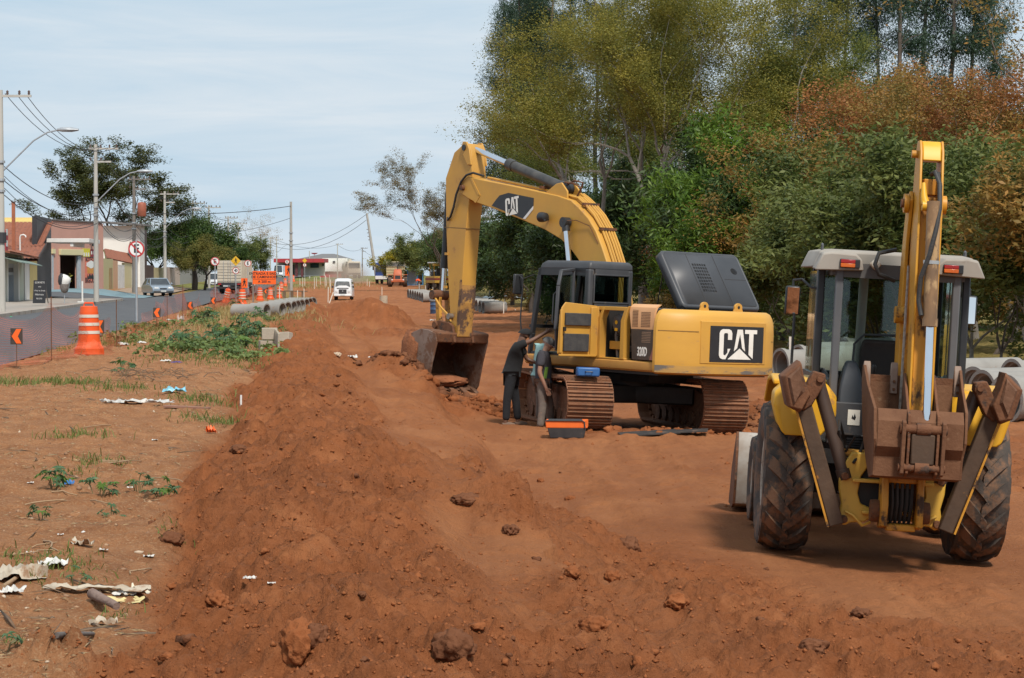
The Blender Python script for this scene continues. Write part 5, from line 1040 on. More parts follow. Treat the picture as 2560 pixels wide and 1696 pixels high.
# -- first house: gate in a pale green wall, low clay roofs
h = thing('house', 'low house with clay tile roof, pale green wall and grey steel gate', 'house', SP(-18, 128, .2))
def rel(o): return Matrix.Translation(-o.location)
class LMB(MB):
    def __init__(s, o): super().__init__(Matrix.Translation(-Vector(o.location)))
def lpart(name, root, mat, fn, **k):
    m_ = LMB(root); fn(m_); return m_.build(name, mat, root, **k)
def lroof(name, root, *pts, **k):
    o = Vector(root.location); return tile_roof(name, root, *[Vector(p) - o for p in pts], **k)
lpart('wall', h, PALEG, lambda m_: (sbox(m_, -17.0, -16.2, 121, 124.2, .1, 3.0), sbox(m_, -17.0, -16.2, 128.6, 131.8, .1, 3.0), sbox(m_, -17.0, -16.2, 124.2, 128.6, 2.35, 3.0)))
lpart('house_wall', h, CREAM, lambda m_: sbox(m_, -27, -18.2, 121, 134, .1, 3.4))
g_ = lpart('gate', h, GATE, lambda m_: sbox(m_, -16.45, -16.38, 124.2, 128.6, .15, 2.35))
for k in range(9): lpart('gate_bar', h, GATE, lambda m_: sbox(m_, -16.37, -16.33, 124.4 + .46 * k, 124.5 + .46 * k, .2, 1.7))
lpart('gate_window', h, DKPAN, lambda m_: sbox(m_, -16.38, -16.36, 124.5, 128.3, 1.85, 2.1))
for yy in (123.9, 128.8): lpart('gate_post', h, WHW, lambda m_: sbox(m_, -16.5, -16.1, yy - .25, yy + .25, .1, 2.75))
lroof('porch_roof', h, SP(-15.6, 121, 2.95), SP(-15.6, 134.5, 2.72), SP(-19.5, 134.5, 3.75), SP(-19.5, 121, 3.75))
lpart('awning', h, pm('green_awning', (.20, .27, .23)), lambda m_: m_.add([SP(-16.2, 121, 2.75), SP(-16.2, 131, 2.65), SP(-15.0, 131, 2.25), SP(-15.0, 121, 2.4), SP(-16.2, 121, 2.7), SP(-16.2, 131, 2.6), SP(-15.0, 131, 2.2), SP(-15.0, 121, 2.35)], [(0, 1, 2, 3), (7, 6, 5, 4), (0, 1, 5, 4), (1, 2, 6, 5), (2, 3, 7, 6), (3, 0, 4, 7)]))
sg_ = thing('shop_sign', 'narrow red and white shop sign beside the concrete pole', 'sign', SP(-14.4, 110.5, 3.4))
lpart('panel', sg_, pm('sign_red', (.42, .03, .04)), lambda m_: sbox(m_, -14.5, -14.4, 110.0, 111.0, 2.9, 3.9))
for z_ in (3.3, 3.85): lpart('letter_block', sg_, WHITE, lambda m_: sbox(m_, -14.397, -14.39, 110.15, 110.85, z_ - .2, z_ + .1))
lpart('bracket', sg_, DKPAN, lambda m_: sbox(m_, -16.3, -14.5, 110.4, 110.6, 3.3, 3.4))
op = lpart; 
# -- second house: yellow wall, roof pitched towards the viewer, charcoal front panel with canopy
h2 = thing('yellow_shop', 'yellow house with steep clay roof, tall charcoal front panel and white canopy', 'house', SP(-20, 140, .2))
lpart('wall', h2, YWALL, lambda m_: (sbox(m_, -28, -16.2, 134.8, 139.8, .1, 2.75), sbox(m_, -28, -16.25, 139.8, 143.9, .1, 3.4), sbox(m_, -28, -16.55, 143.9, 145.4, .1, 5.15)))
lroof('roof', h2, SP(-30, 138.2, 3.45), SP(-15.9, 138.2, 3.45), SP(-15.9, 143.8, 5.05), SP(-30, 143.8, 5.05))
lroof('lower_roof', h2, SP(-30, 134.2, 2.6), SP(-15.7, 134.2, 2.6), SP(-15.7, 139.0, 3.6), SP(-30, 139.0, 3.6))
lpart('barge_board', h2, CLAY, lambda m_: m_.bar(SP(-15.85, 138.2, 3.5), SP(-15.85, 143.8, 5.1), .05, .10))
lpart('barge_board', h2, pm('dark_timber', (.05, .035, .03)), lambda m_: m_.bar(SP(-15.65, 134.2, 2.6), SP(-15.65, 139.0, 3.6), .08, .2))
d_ = lpart('door', h2, WHW, lambda m_: sbox(m_, -16.25, -16.14, 131.9, 134.2, .2, 2.5))
lpart('front_panel', h2, DKPAN, lambda m_: sbox(m_, -16.5, -16.2, 138.6, 145.6, .15, 5.35))
lpart('parapet', h2, YWALL, lambda m_: sbox(m_, -28, -16.6, 144.2, 145.4, 5.15, 5.4))
cn = lpart('canopy', h2, WHITE, lambda m_: sbox(m_, -15.9, -13.2, 141.0, 147.0, 3.75, 4.0), bevel=.02)
lpart('canopy_rib', h2, WHITE, lambda m_: sbox(m_, -14.4, -14.2, 141.1, 146.9, 3.5, 3.75))
pst = thing('rooftop_post', 'rust-red square steel post standing above the clay roof', 'post', SP(-17.3, 136, 3.6)); lpart('post', pst, pm('rust_red_paint', (.36, .12, .06)), lambda m_: sbox(m_, -17.4, -17.2, 135.8, 136.0, 3.0, 6.1))
lpart('cap', pst, RUST, lambda m_: sbox(m_, -17.43, -17.17, 135.77, 136.03, 6.1, 6.14))
vp = thing('vent_pipe', 'bent white vent pipe beside the rust-red rooftop post', 'pipe', SP(-17.0, 137, 3.2)); lpart('pipe', vp, WHITE, lambda m_: m_.tube([SP(-17.05, 137, 3.0), SP(-17.05, 137, 4.0), SP(-17.0, 137, 4.12), SP(-16.85, 137, 4.16), SP(-16.72, 137, 4.1), SP(-16.7, 137, 4.0)], .05, 8), smooth=50)
# -- pink bar on the far corner of the side street, facing the viewer at an angle
PA, PB = at(128, 722, 168), at(256, 722, 176.5); PA.z = PB.z = .6
pd_ = (PB - PA); PL = pd_.length; PMx = plane_matrix(PA, pd_, (0, 0, 1))      # local x along the front, y up, z towards the viewer
h3 = thing('pink_bar', 'pink corner bar with open roller door, painted posters and corrugated roof edge', 'building', matrix=PMx)
def pb(name, mat, x0, x1, y0, y1, z0, z1, par=None, **k):
    m_ = MB(); m_.box((x0, y0, z0), (x1, y1, z1)); return m_.build(name, mat, par or h3, **k)
kx = PL / 128.0; ky = lambda py: (722 - py) / 31.6       # photo pixels on this front to metres
fx = lambda px: (px - 128) * kx
pb('wall', PINK, 0, fx(148), 0, 5.22, -.3, 0); pb('wall', PINK, fx(195), PL, 0, 5.22, -.3, 0); pb('wall', PINK, fx(148), fx(195), ky(640), 5.22, -.3, 0)
pb('side_wall', PINK, -.3, 0, 0, 5.15, -9, -.0); pb('side_wall', PINK, PL, PL + .25, 0, 5.15, -9, -.02); pb('back_room', DKPAN, 0, PL, 0, 5.0, -6.2, -6); pb('floor', pm('bar_floor', (.10, .09, .08)), 0, PL, -.05, .02, -6, 0)
for k in range(26): pb('roof_rib', pm('grey_sheet', (.17, .16, .155)), k * PL / 26, k * PL / 26 + PL / 44, 5.22, 5.30, -9, .12)
pb('roof_sheet', pm('grey_sheet', (.17, .16, .155)), 0, PL, 5.2, 5.23, -9, .08)
pb('roller_box', CREAM, fx(146), fx(202), ky(639), ky(625), .0, .22, bevel=.02); pb('door_jamb', pm('jamb_grey', (.42, .45, .48)), fx(193), fx(200), 0, ky(640), -.1, .05); pb('door_jamb', PINK, fx(144), fx(148), 0, ky(640), -.12, .06)
pb('second_door', pm('jamb_grey', (.42, .45, .48)), fx(129), fx(133), 0, ky(640), 0, .04); pb('roller_box', CREAM, fx(128.5), fx(135), ky(636), ky(625), 0, .15)
p_ = pb('bar_poster', pm('poster_yellow', (.68, .60, .05)), fx(205), fx(223.5), ky(642), ky(622), .005, .03)
for k in range(3): pb('bottle_print', WHITE, fx(207 + 5.5 * k), fx(210 + 5.5 * k), ky(641), ky(632), .031, .036, p_)
p_ = pb('bar_poster', pm('poster_maroon', (.28, .03, .05)), fx(224), fx(238), ky(642), ky(624), .005, .03)
for k in range(2): pb('bottle_print', WHITE, fx(226 + 6 * k), fx(229 + 6 * k), ky(636), ky(628), .031, .036, p_)
mu = pb('painted_mural', pm('mural_coral', (.72, .20, .13)), fx(211), fx(239), ky(706), ky(644), .004, .012)
MB().prism([(fx(217), ky(683)), (fx(235), ky(683)), (fx(236), ky(665)), (fx(216), ky(665))], .013, .018, 'xy').build('beer_print', pm('beer_amber', (.62, .27, .06)), mu)
MB().prism([(fx(226) + .85 * math.cos(a) * (1 + .12 * math.cos(5 * a)), ky(661) + .26 * math.sin(a) * (1 + .2 * math.cos(4 * a))) for a in np.linspace(0, 6.28, 22)[:-1]], .019, .024, 'xy').build('foam_print', WHITE, mu)
ms = [(0, .02), (.25, .16), (.5, .12), (.75, -.02), (.95, .02), (1.02, .14), (1.1, .0), (.9, -.14), (.6, -.16), (.3, -.12), (0, -.06)]; ms = ms + [(-x, y) for x, y in ms[-2:0:-1]]
MB().prism([(fx(226) + .62 * x, ky(690) + 1.35 * y) for x, y in ms], .025, .030, 'xy').build('moustache_print', DECAL, mu)
letter('mural_lettering', text_mesh('BIGODE', .52, DECAL, .003, bold=.02, xs=1.05), mu, Matrix.Translation((fx(225.5), ky(700), .016)))
letter('mural_lettering', text_mesh('BOTECO', .44, DECAL, .003, bold=.015, xs=1.0), mu, Matrix.Translation((fx(225), ky(649), .016)))
wl_ = MB().tube([(fx(224), ky(613), .0), (fx(224), ky(604), .12), (fx(225), ky(604), .22)], .02, 6).build('wall_lantern', DKPAN, h3); MB().lathe([(.03, -.24), (.10, -.18), (.13, .08), (.05, .16)], (fx(225), ky(609), .22), 'y', 8).build('lantern_glass', DKPAN, wl_)
tb = thing('bar_table', 'dark tables and stools inside the pink bar doorway', 'table', PMx @ Vector((fx(165), 0, -1.5))); MB().cbox((0, 0, .75), (.8, .8, .05)).build('top', DKPAN, tb)
for sx in (-.3, .3):
    for sy in (-.3, .3): MB().cyl((sx, sy, 0), (sx, sy, .73), .03, 6).build('leg', DKPAN, tb)
tag(tb, 'small dark table just inside the pink bar doorway')
wm = thing('inner_sign', 'grey lettered board on the back wall inside the pink bar', 'sign', matrix=PMx @ Matrix.Translation((fx(164), ky(668), -5.9))); MB().box((-.9, -.5, 0), (.9, .5, .05)).build('board', pm('inner_board', (.12, .12, .125)), wm); letter('lettering', text_mesh('EM', .5, WHITE, .003), wm, Matrix.Translation((0, 0, .055)))
# potted plant by the bar door
pp_ = thing('potted_plant', 'leafy yellow-green plant in a white pot by the bar doorway', 'plant', PMx @ Vector((fx(151), 0, .5))); MB().lathe([(.16, 0), (.22, .5), (.24, .52), (.2, .5)], n=14).build('pot', WHITE, pp_, smooth=40)
tp = [(Vector((.22 * math.cos(k * 1.3), .22 * math.sin(k * 1.3), .75 + .12 * (k % 3))), Vector((0, 0, 1))) for k in range(9)]; link('leaves', leaf_mesh('leaves', tp, 14, .2, .22, leafmat('potted_leaf', (.16, .17, .02), (.36, .32, .05)), 3, .8, .4), pp_)
# blue painted apron and side street
def lsheet(name, pts, mat, dz):
    a, b, c, d = pts; n = 12; m_ = MB(); rows = []
    for i in range(n + 1):
        p, q = Vector((*a, 0)).lerp(Vector((*b, 0)), i / n), Vector((*d, 0)).lerp(Vector((*c, 0)), i / n); rows.append([(v.x, v.y, gz(v.x, v.y) + dz) for v in (p.lerp(q, j / n) for j in range(n + 1))])
    m_.loft(rows, cap=False, close=False); return tag(m_.build(name, mat, smooth=60), kind='structure')
lsheet('side_street', ((-44, 149.5), (-25.6, 149.5), (-26.6, 162), (-44, 160)), ASPH, .10)
lsheet('blue_apron', ((-44, 160), (-26.65, 162.2), (-28.2, 178), (-44, 172)), pm('blue_painted_concrete', (.14, .225, .255), (.18, .26, .285), .6, .85, spot=(.2, .2, .19), spot_amt=.3, spot_scale=.5), .11)
lsheet('footpath', ((-31.6, 178), (-28.25, 178), (-34.0, 238), (-37.6, 238)), pm('dusty_footpath', (.27, .19, .13), (.34, .25, .18), .7, .95), .10)
# -- white two-storey house behind, small houses along the street seen at a slant
def wallseg(root, name, mat, px0, y0, px1, y1, ztop, zb=.3, th=.25):
    a, b = Vector((pxx(px0, y0), y0, zb)), Vector((pxx(px1, y1), y1, zb)); d = (b - a).normalized(); n = Vector((d.y, -d.x, 0)) * -th; o_ = Vector(root.location); m_ = MB()
    lo = [a - o_, b - o_, b + n - o_, a + n - o_]; m_.add(lo + [Vector((p.x, p.y, ztop - o_.z)) for p in lo], [(3, 2, 1, 0), (4, 5, 6, 7), (0, 1, 5, 4), (1, 2, 6, 5), (2, 3, 7, 6), (3, 0, 4, 7)]); return m_.build(name, mat, root)
h4 = thing('white_house', 'white two-storey house with grey sheet roof behind the street pole', 'house', (pxx(300, 206), 208, .7))
lpart('wall', h4, WHW, lambda m_: m_.box((pxx(254, 206), 206, .5), (pxx(351, 206), 208.5, 6.25)))
wallseg(h4, 'side_wall', pm('dark_brown_wall', (.10, .062, .055)), 352, 206.2, 368, 214, 6.0)  # side wall in its own dark brown
r0, r1 = pxx(250, 205), pxx(362, 205); lpart('roof', h4, pm('grey_sheet', (.17, .16, .155)), lambda m_: m_.add([(r0, 205, 6.65), (r1, 205, 6.4), (r1, 209.5, 6.4), (r0, 209.5, 6.65), (r0, 205, 6.5), (r1, 205, 6.22), (r1, 209.5, 6.22), (r0, 209.5, 6.5)], [(0, 1, 2, 3), (7, 6, 5, 4), (0, 1, 5, 4), (1, 2, 6, 5), (2, 3, 7, 6), (3, 0, 4, 7)]))
h5 = thing('small_house', 'small house with cream wall, low clay roof and white gates between bar and pole', 'house', (pxx(290, 190), 190, .65))
wallseg(h5, 'wall', stucco('olive_cream_wall', (.50, .46, .25)), 255, 179, 283, 187, 3.05); wallseg(h5, 'wall', stucco('peach_wall', (.60, .36, .22)), 283.2, 187, 295, 191, 2.95); wallseg(h5, 'gate', WHITE, 295.2, 191, 312, 197, 2.6); wallseg(h5, 'wall', CREAM, 312.2, 197, 330, 203, 2.8)
wallseg(h5, 'doorway', pm('door_tan', (.36, .25, .12)), 274, 184.1, 280, 185.9, 2.3, th=-.05)
for k in range(5): wallseg(h5, 'gate_bar', pm('gate_bar_grey', (.5, .5, .5)), 297 + 3 * k, 191.6 + 1.05 * k, 297.6 + 3 * k, 191.8 + 1.05 * k, 2.5, th=-.05)  # mid-grey bars on the white gate
a_, b_, c_, d_ = (Vector((pxx(q, y_), y_, z)) for q, y_, z in ((268, 183, 3.1), (334, 204, 2.75), (322, 207, 3.7), (262, 187, 3.9))); lroof('roof', h5, a_, b_, c_, d_)
a_, b_, c_, d_ = (Vector((pxx(q, y_), y_, z)) for q, y_, z in ((322, 204, 4.35), (352, 205, 4.25), (356, 209, 5.35), (330, 209, 5.35))); lroof('upper_roof', h5, a_, b_, c_, d_)
bw = thing('boundary_wall', 'row of street walls and gates beyond the small clay-roofed house', 'wall', (pxx(380, 225), 225, .6))
for (p0, y0, p1, y1, zt, mt) in ((340, 207, 353, 212, 3.3, WHW), (353.3, 212, 364, 216, 3.0, pm('gate_blue_grey', (.30, .34, .38))), (364.3, 216, 385, 226, 2.7, pm('dark_brown_wall', (.10, .062, .055))), (385.3, 226, 412, 240, 2.5, CREAM), (412.3, 240, 450, 262, 2.6, stucco('pinkish_wall', (.55, .42, .36))), (450.3, 262, 520, 330, 3.0, stucco('grey_wall', (.34, .32, .30)))): wallseg(bw, 'wall_panel', mt, p0, y0, p1, y1, zt)
pl_ = thing('palm', 'small palm between the pink bar and the white house', 'palm', (pxx(264, 196), 196, .6)); MB().tube([(0, 0, 0), (.1, 0, 2), (.05, 0, 3.2)], [.12, .1, .09], 8).build('trunk', BARK, pl_)
for k in range(9):
    a = k * .7; m_ = MB(); q = [Vector((math.cos(a) * t * 1.5, math.sin(a) * t * 1.5, 3.2 + 1.0 * t - 1.9 * t * t)) for t in np.linspace(0, 1, 7)]; sd_ = Vector((-math.sin(a), math.cos(a), 0)); m_.loft([[p - sd_ * .16 * math.sin(math.pi * min(1, .15 + i / 6.5)), p + Vector((0, 0, .04)), p + sd_ * .16 * math.sin(math.pi * min(1, .15 + i / 6.5))] for i, p in enumerate(q)], cap=False, close=False); m_.build('frond', LM_D2, pl_)
# ================================================================ poles and cables
CONC = pm('pole_concrete', (.40, .385, .35), (.47, .45, .41), 1.5, .9, spot=(.24, .23, .21), spot_amt=.25, spot_scale=2, stretch=(1, 1, .3)); WOODP = pm('old_pole_wood', (.17, .145, .125), (.23, .20, .175), 2, .95, stretch=(4, 4, .3))
GALV = pm('galvanised', (.48, .50, .52), (.40, .42, .44), 4, .45, .5)
POLE = {}
def pole(key, px, ptop, H, label, lamp=0, arms=1, mat=None, r=.15, base=None, y=None, rz=0, steel=False):
    y = y or FPX * (H - EYE + (base if base is not None else .15)) / (690 - ptop)
    x = pxx(px, y); b = gz(x, y) if base is None else base
    if y > 600: b = 1.3
    o = thing('street_pole', label, 'utility pole', (x, y, b - .1), rz)
    top = EYE + (690 - ptop) / FPX * y - b + .1
    MB().tube([(0, 0, 0), (0, 0, top)], [r, r * .62], 12).build('shaft', mat or CONC, o, smooth=60)
    for k in range(arms):
        z = top - .25 - .75 * k; ar = MB().cbox((.45, 0, z), (1.7 if k == 0 else .9, .10, .10)).build('crossarm', WOODP if mat else CONC, o)
        for xx in (-.3, .3, .8, 1.2)[:4 if k == 0 else 2]:
            MB().lathe([(.03, .05), (.06, .10), (.04, .14), (.06, .18), (.02, .24)], (xx, 0, z), 'z', 8).build('insulator', pm('insulator_brown', (.09, .05, .04)), ar)
    if lamp:
        zl = top * .64; lm_ = MB().tube([(.1, 0, zl), (1.4, -.1, zl + 1.25), (2.0, -.15, zl + 1.6), (2.5, -.18, zl + 1.7)], .035, 7).build('lamp_arm', GALV, o, smooth=50)
        MB().loft([[(x2, -.18 + w_, zl + 1.7 + dz) for w_, dz in ((-hw, 0), (-hw * .6, hh), (hw * .6, hh), (hw, 0), (hw * .6, -hh * .8), (-hw * .6, -hh * .8))] for x2, hw, hh in ((2.4, .06, .05), (2.6, .14, .10), (3.0, .17, .11), (3.3, .08, .05))]).build('lamp_head', GALV, lm_, smooth=60)
    if steel:
        MB().lathe([(r * 1.3, -.22), (r * 1.3, .22)], (0, 0, 3.2), 'z', 12).build('splice_box', DKPAN, o)
    for z in (top * .55, top * .60, top * .68):
        MB().lathe([(r * 1.12, -.05), (r * 1.12, .05)], (0, 0, z), 'z', 12).build('band', GALV, o)
    POLE[key] = (Vector((x, y, b - .1)), top); return o
pole('a', 4, 227, 9.5, 'tall concrete street pole with lamp arm and black cable splice, by the grey gate', 1, 1, r=.17, steel=True, base=.15, y=94)
pole('b', 241, 362, 9.2, 'concrete street pole with lamp arm in front of the pink bar', 1, 2, r=.16, base=.25, y=129)
pole('c', 336, 441, 9.3, 'old dark pole with transformer beside the no-parking sign', 0, 2, WOODP, r=.17, base=.45, y=172)
pole('d', 413, 479, 9.3, 'concrete pole behind the parked silver car', 1, 2, r=.16, base=.3, y=201)
pole('e', 483, 503, 9.6, 'concrete pole rising above the mango tree', 0, 2, base=.3, y=236)
pole('f', 523, 514, 9.4, 'concrete pole at the edge of the mango tree over the white pickup', 0, 1, base=.3, y=243)
pole('g', 571, 541, 9.4, 'distant pole above the street trees', 0, 2, base=.5, y=292); pole('h', 596, 556, 9.2, 'distant pole with short lamp arm above the street trees', 1, 2, base=.6, y=322)
pole('i', 652, 585, 9.2, 'thin dark pole before the red-fronted station', 0, 1, WOODP, base=.9, y=400); pole('j', 676, 593, 9.0, 'pale pole left of the red-fronted station', 0, 1, base=1.1, y=440); pole('k', 692, 597, 9.0, 'pole with two lamp arms beside the red-fronted station', 1, 1, base=1.2, y=450)
pole('l', 774, 628, 8.0, 'slim pole in front of the white station wall', 0, 0, base=1.0, y=520); pole('m', 844, 609, 9.0, 'pole with crossarm at the corner of the white building', 0, 1, base=1.1, y=525); pole('n', 906, 619, 8.5, 'distant dark pole right of the white building', 0, 2, WOODP, base=1.2, y=560)
pole('o', 961, 634, 7.5, 'double pole of the distant transformer platform', 0, 3, WOODP, base=1.2, y=600); pole('p', 985, 645, 6.5, 'short distant pole above the parked dump truck', 0, 0, WOODP, base=1.2, y=600)
pole('w', 728, 505, 9.0, 'round concrete pole standing beside the plank bench', 0, 0, pm('grey_pole', (.33, .32, .29), (.40, .38, .35), 1.5, .9), r=.17, y=207)
# transformer on pole c
tr_ = bpy.data.objects['street_pole.002']; MB().lathe([(.30, 0), (.34, .05), (.34, .95), (.28, 1.05), (.1, 1.1)], (.62, -.1, POLE['c'][1] - 3.1), 'z', 16).build('transformer', pm('transformer_orange', (.38, .11, .06), (.30, .09, .05)), tr_, smooth=40)
# leaning pole
L0, L1 = at(944, 708, 330), at(917, 534, 330); lo_ = thing('leaning_pole', 'concrete pole leaning steeply over the haul road', 'utility pole', L0); MB().tube([(0, 0, -.3), L1 - L0], [.24, .16], 12).build('shaft', pm('grey_pole', (.33, .32, .29)), lo_, smooth=60)
for k in range(4): MB().cbox((L1 - L0) * (.62 + .05 * k) + Vector((-.3, 0, 0)), (.2, .1, .1)).build('bracket', WOODP, lo_)
CABLE = pm('black_cable', (.022, .022, .024), (.03, .03, .03), 3, .6)
def cable(label, a, b, sag, r=.018, n=14, group=None, mat=None):
    a, b = Vector(a), Vector(b); m_ = MB()
    m_.tube([a.lerp(b, t) - Vector((0, 0, sag * 4 * t * (1 - t))) for t in np.linspace(0, 1, n)], r, 5); o = m_.build('cable', mat or CABLE, None, smooth=60); return tag(o, label, 'cable', group)
def ptop(k, dz=0, dx=0): p, t = POLE[k]; return p + Vector((dx, 0, t - dz))
chain = ['a', 'b', 'c', 'd', 'e', 'g']
for p, q in zip(chain, chain[1:]):
    n_ = {'a': 'between the grey-gate pole and the bar pole', 'b': 'between the bar pole and the transformer pole', 'c': 'between the transformer pole and the car pole', 'd': 'between the car pole and the mango pole', 'e': 'beyond the mango tree'}[p]
    for k, (dz, dx, sg_) in enumerate(((.15, .2, .9), (.2, .7, .95), (.22, 1.1, 1.0))): cable('thin high power cable sagging ' + n_, ptop(p, dz, dx), ptop(q, dz, dx), sg_, .016, group='high cables ' + n_)
    for k, (dz, sg_) in enumerate(((3.2, .7), (3.6, .9), (3.8, .7), (4.1, 1.0), (4.4, .8))): cable('low telephone cable strung ' + n_, ptop(p, dz, .15), ptop(q, dz + .1, .15), sg_, (.014 if k % 2 else .02), group='low cables ' + n_)
cable('thick cable from the old transformer pole across to the round concrete pole', ptop('c', 2.8), ptop('w', .4), .35, .03); cable('thin cable from the mango pole to the round concrete pole', ptop('f', 3.2), ptop('w', 1.5), .3, .02)
cable('long cable rising to the leaning pole', ptop('i', 1.0), L1 + Vector((0, 0, -.1)), 2.4, .03); cable('second long cable just below the one to the leaning pole', ptop('i', 1.2), L1 + Vector((-.1, 0, -1.0)), 2.8, .03); cable('distant cable crossing above the white building', ptop('k', .3), ptop('m', .3), 1.2, .03); cable('distant cable between the corner pole and the dark pole', ptop('m', .3), ptop('n', .3), 1.0, .03); cable('distant cable running on past the leaning pole', ptop('n', .5), ptop('o', .5), 1.0, .03)
# white poly bag and pavement things
ba = thing('litter_bin', 'bulging bin on a thin post with a white bag on top, on the pavement', 'bin', SP(-12.15, 116, .22)); MB().cyl((0, 0, 0), (0, 0, 1.0), .03, 8).build('post', GALV, ba); MB().lathe([(.10, .72), (.26, .85), (.34, 1.1), (.36, 1.35), (.34, 1.36)], n=16).build('basket', pm('brown_basket', (.15, .12, .10), (.22, .2, .19), 6), ba, smooth=50)
MB().loft([[(r_ * math.cos(a) * (1 + .15 * math.sin(3 * a + z)) + dx, r_ * math.sin(a), z) for a in np.linspace(0, 6.28, 12)[:-1]] for z, r_, dx in ((1.3, .30, 0), (1.5, .36, .05), (1.75, .34, .1), (1.95, .22, 0), (2.05, .06, -.1))]).build('white_bag', WHITE, ba, smooth=60)
MB().loft([[(r_ * math.cos(a) - .22, r_ * math.sin(a) - .08, z) for a in np.linspace(0, 6.28, 10)[:-1]] for z, r_ in ((1.3, .2), (1.55, .26), (1.9, .22), (2.1, .06))]).build('black_bag', DKPAN, ba, smooth=60); ba.scale = (.68, .68, .74)
sp_ = thing('short_post', 'short white post stub on the corner pavement', 'post', SP(-12.0, 124, .2)); MB().cyl((0, 0, 0), (0, 0, 1.15), .05, 8).build('post', WHITE, sp_); MB().box((-.25, -.1, -.02), (.1, .1, .04)).build('foot', WHITE, sp_)
cb = thing('chalkboard', 'black sandwich board with white chalk lettering on the pavement', 'sign board', SP(-13.0, 112, .28), R(-14))
bd_ = MB().prism([(-.34, 0), (.34, 0), (.40, 1.15), (-.28, 1.15)], -.03, .0, 'xz').build('board', DKPAN, cb)
for k, (t_, s_) in enumerate((('SORVETE', .13), ('acai', .10), ('1 Pao na brasa', .105), ('Milkshake', .12), ('R$ 5,00', .10))): letter('lettering', text_mesh(t_, s_, WHITE, .002), bd_, plane_matrix((.02 + .04 * (1 - k / 4), -.034, 1.03 - .20 * k), (1, 0, 0), (0, 0, 1)))
for s_ in (-1, 1): MB().bar((s_ * .3, .4, 0), (s_ * .28, 0, 1.1), .04).build('leg', WOODP, cb)
# ================================================================ traffic signs, barrels, chevrons, netting
SIGNW = pm('sign_white', (.80, .80, .78), (.76, .76, .74), 3, .4); SIGNR = pm('sign_red_ring', (.52, .03, .03)); SIGNO = pm('sign_orange', (.92, .14, .015), (.84, .12, .012), 2, .5); SIGNY = pm('sign_yellow', (.72, .42, .02), (.66, .38, .02), 2, .5); SBACK = pm('sign_edge', (.35, .36, .37))
FACE = plane_matrix((0, 0, 0), (1, 0, 0), (0, 0, 1))
def at_face(x, d, z): return plane_matrix((x, -d, z), (1, 0, 0), (0, 0, 1))
def disc(par, name, r, z, d0, d1, mat): m_ = MB(); m_.lathe([(r, -d0), (r, -d1)], (0, 0, z), 'y', 28); return m_.build(name, mat, par)
def post(px, pbase, label, cat, y=None, h=2.5, r=.035, mat=None, name='traffic_sign'):
    p = hit(px, pbase) if y is None else Vector((pxx(px, y), y, gz(pxx(px, y), y)))
    o = thing(name, label, cat, p); MB().cyl((0, 0, -.3), (0, 0, h), r, 10).build('post', mat or GALV, o, smooth=60); return o, p
def round_sign(o, z, R_, txt, slash=True, ts=1.0):
    disc(o, 'plate', R_, z, -.0, .02, SBACK); rg = disc(o, 'red_ring', R_ * .985, z, .02, .024, SIGNR); disc(o, 'white_face', R_ * .80, z, .024, .027, SIGNW)
    letter('lettering', text_mesh(txt, R_ * 1.45 * ts, DECAL, .002, bold=.010), o, at_face(0, .029, z - R_ * .0))
    if slash: m_ = MB(); c_ = R_ * .57; m_.bar((-c_, -.033, z + c_), (c_, -.033, z - c_), R_ * .17, .004, up=(0, 1, 0)); m_.build('slash', SIGNR, o)
def zat(py, p): return EYE + (690 - py) / FPX * p.y - p.z
def rat(px, p): return px / FPX * p.y
o, p = post(342, 811, 'round no-parking sign with red ring and slash, post in the verge by the fence netting', 'traffic sign', h=1, r=.04); o.children[0].data.transform(Matrix.Diagonal((1, 1, zat(600, p), 1))); round_sign(o, zat(623, p), rat(20.5, p), 'E')
for px, pb_, sy, sr, lab, sl in ((538, 745, 654, 11, 'round no-parking sign standing by the rear of the box truck', True), (620, 720, 659, 8.5, 'round white parking sign beside the yellow diamond sign', False), (718, 692, 655, 5.5, 'small round sign on the verge by the white minibus', False)):
    y_ = {538: 165, 620: 190, 718: 330}[px]; o, p = post(px, 0, lab, 'traffic sign', y=y_, h=1); hz = zat(sy - sr * .5, p); o.children[0].data.transform(Matrix.Diagonal((1, 1, hz, 1))); round_sign(o, zat(sy, p), rat(sr, p), 'E', sl)
o, p = post(590, 750, 'yellow diamond pedestrian sign above a round 40 limit sign', 'traffic sign', y=160, h=1); o.children[0].data.transform(Matrix.Diagonal((1, 1, zat(642, p), 1)))
zz = zat(653, p); rr_ = rat(12.5, p); MB().prism([(0, zz - rr_), (rr_, zz), (0, zz + rr_), (-rr_, zz)], -.03, -.05).build('diamond_plate', SIGNY, o, bevel=.01)
def walker(par, x, z, s, d): 
    for pts in ([(-.06, .30), (.08, .30), (.09, .02), (-.07, .02)], [(-.07, .04), (.02, .04), (-.10, -.36), (-.20, -.36)], [(0, .04), (.09, .04), (.20, -.36), (.10, -.36)], [(-.06, .28), (-.20, .06), (-.15, .03), (-.04, .16)], [(.07, .28), (.22, .10), (.18, .05), (.06, .16)], [(.07 * math.cos(a), .40 + .075 * math.sin(a)) for a in np.linspace(0, 6.28, 9)[:-1]]):
        MB().prism([(x + s * a, z + s * b) for a, b in pts], -d, -d - .004).build('walking_figure', DECAL, par)
walker(o, 0, zz, rr_ * 1.35, .051); round_sign(o, zat(677, p), rat(8.5, p), '40', False, .72)
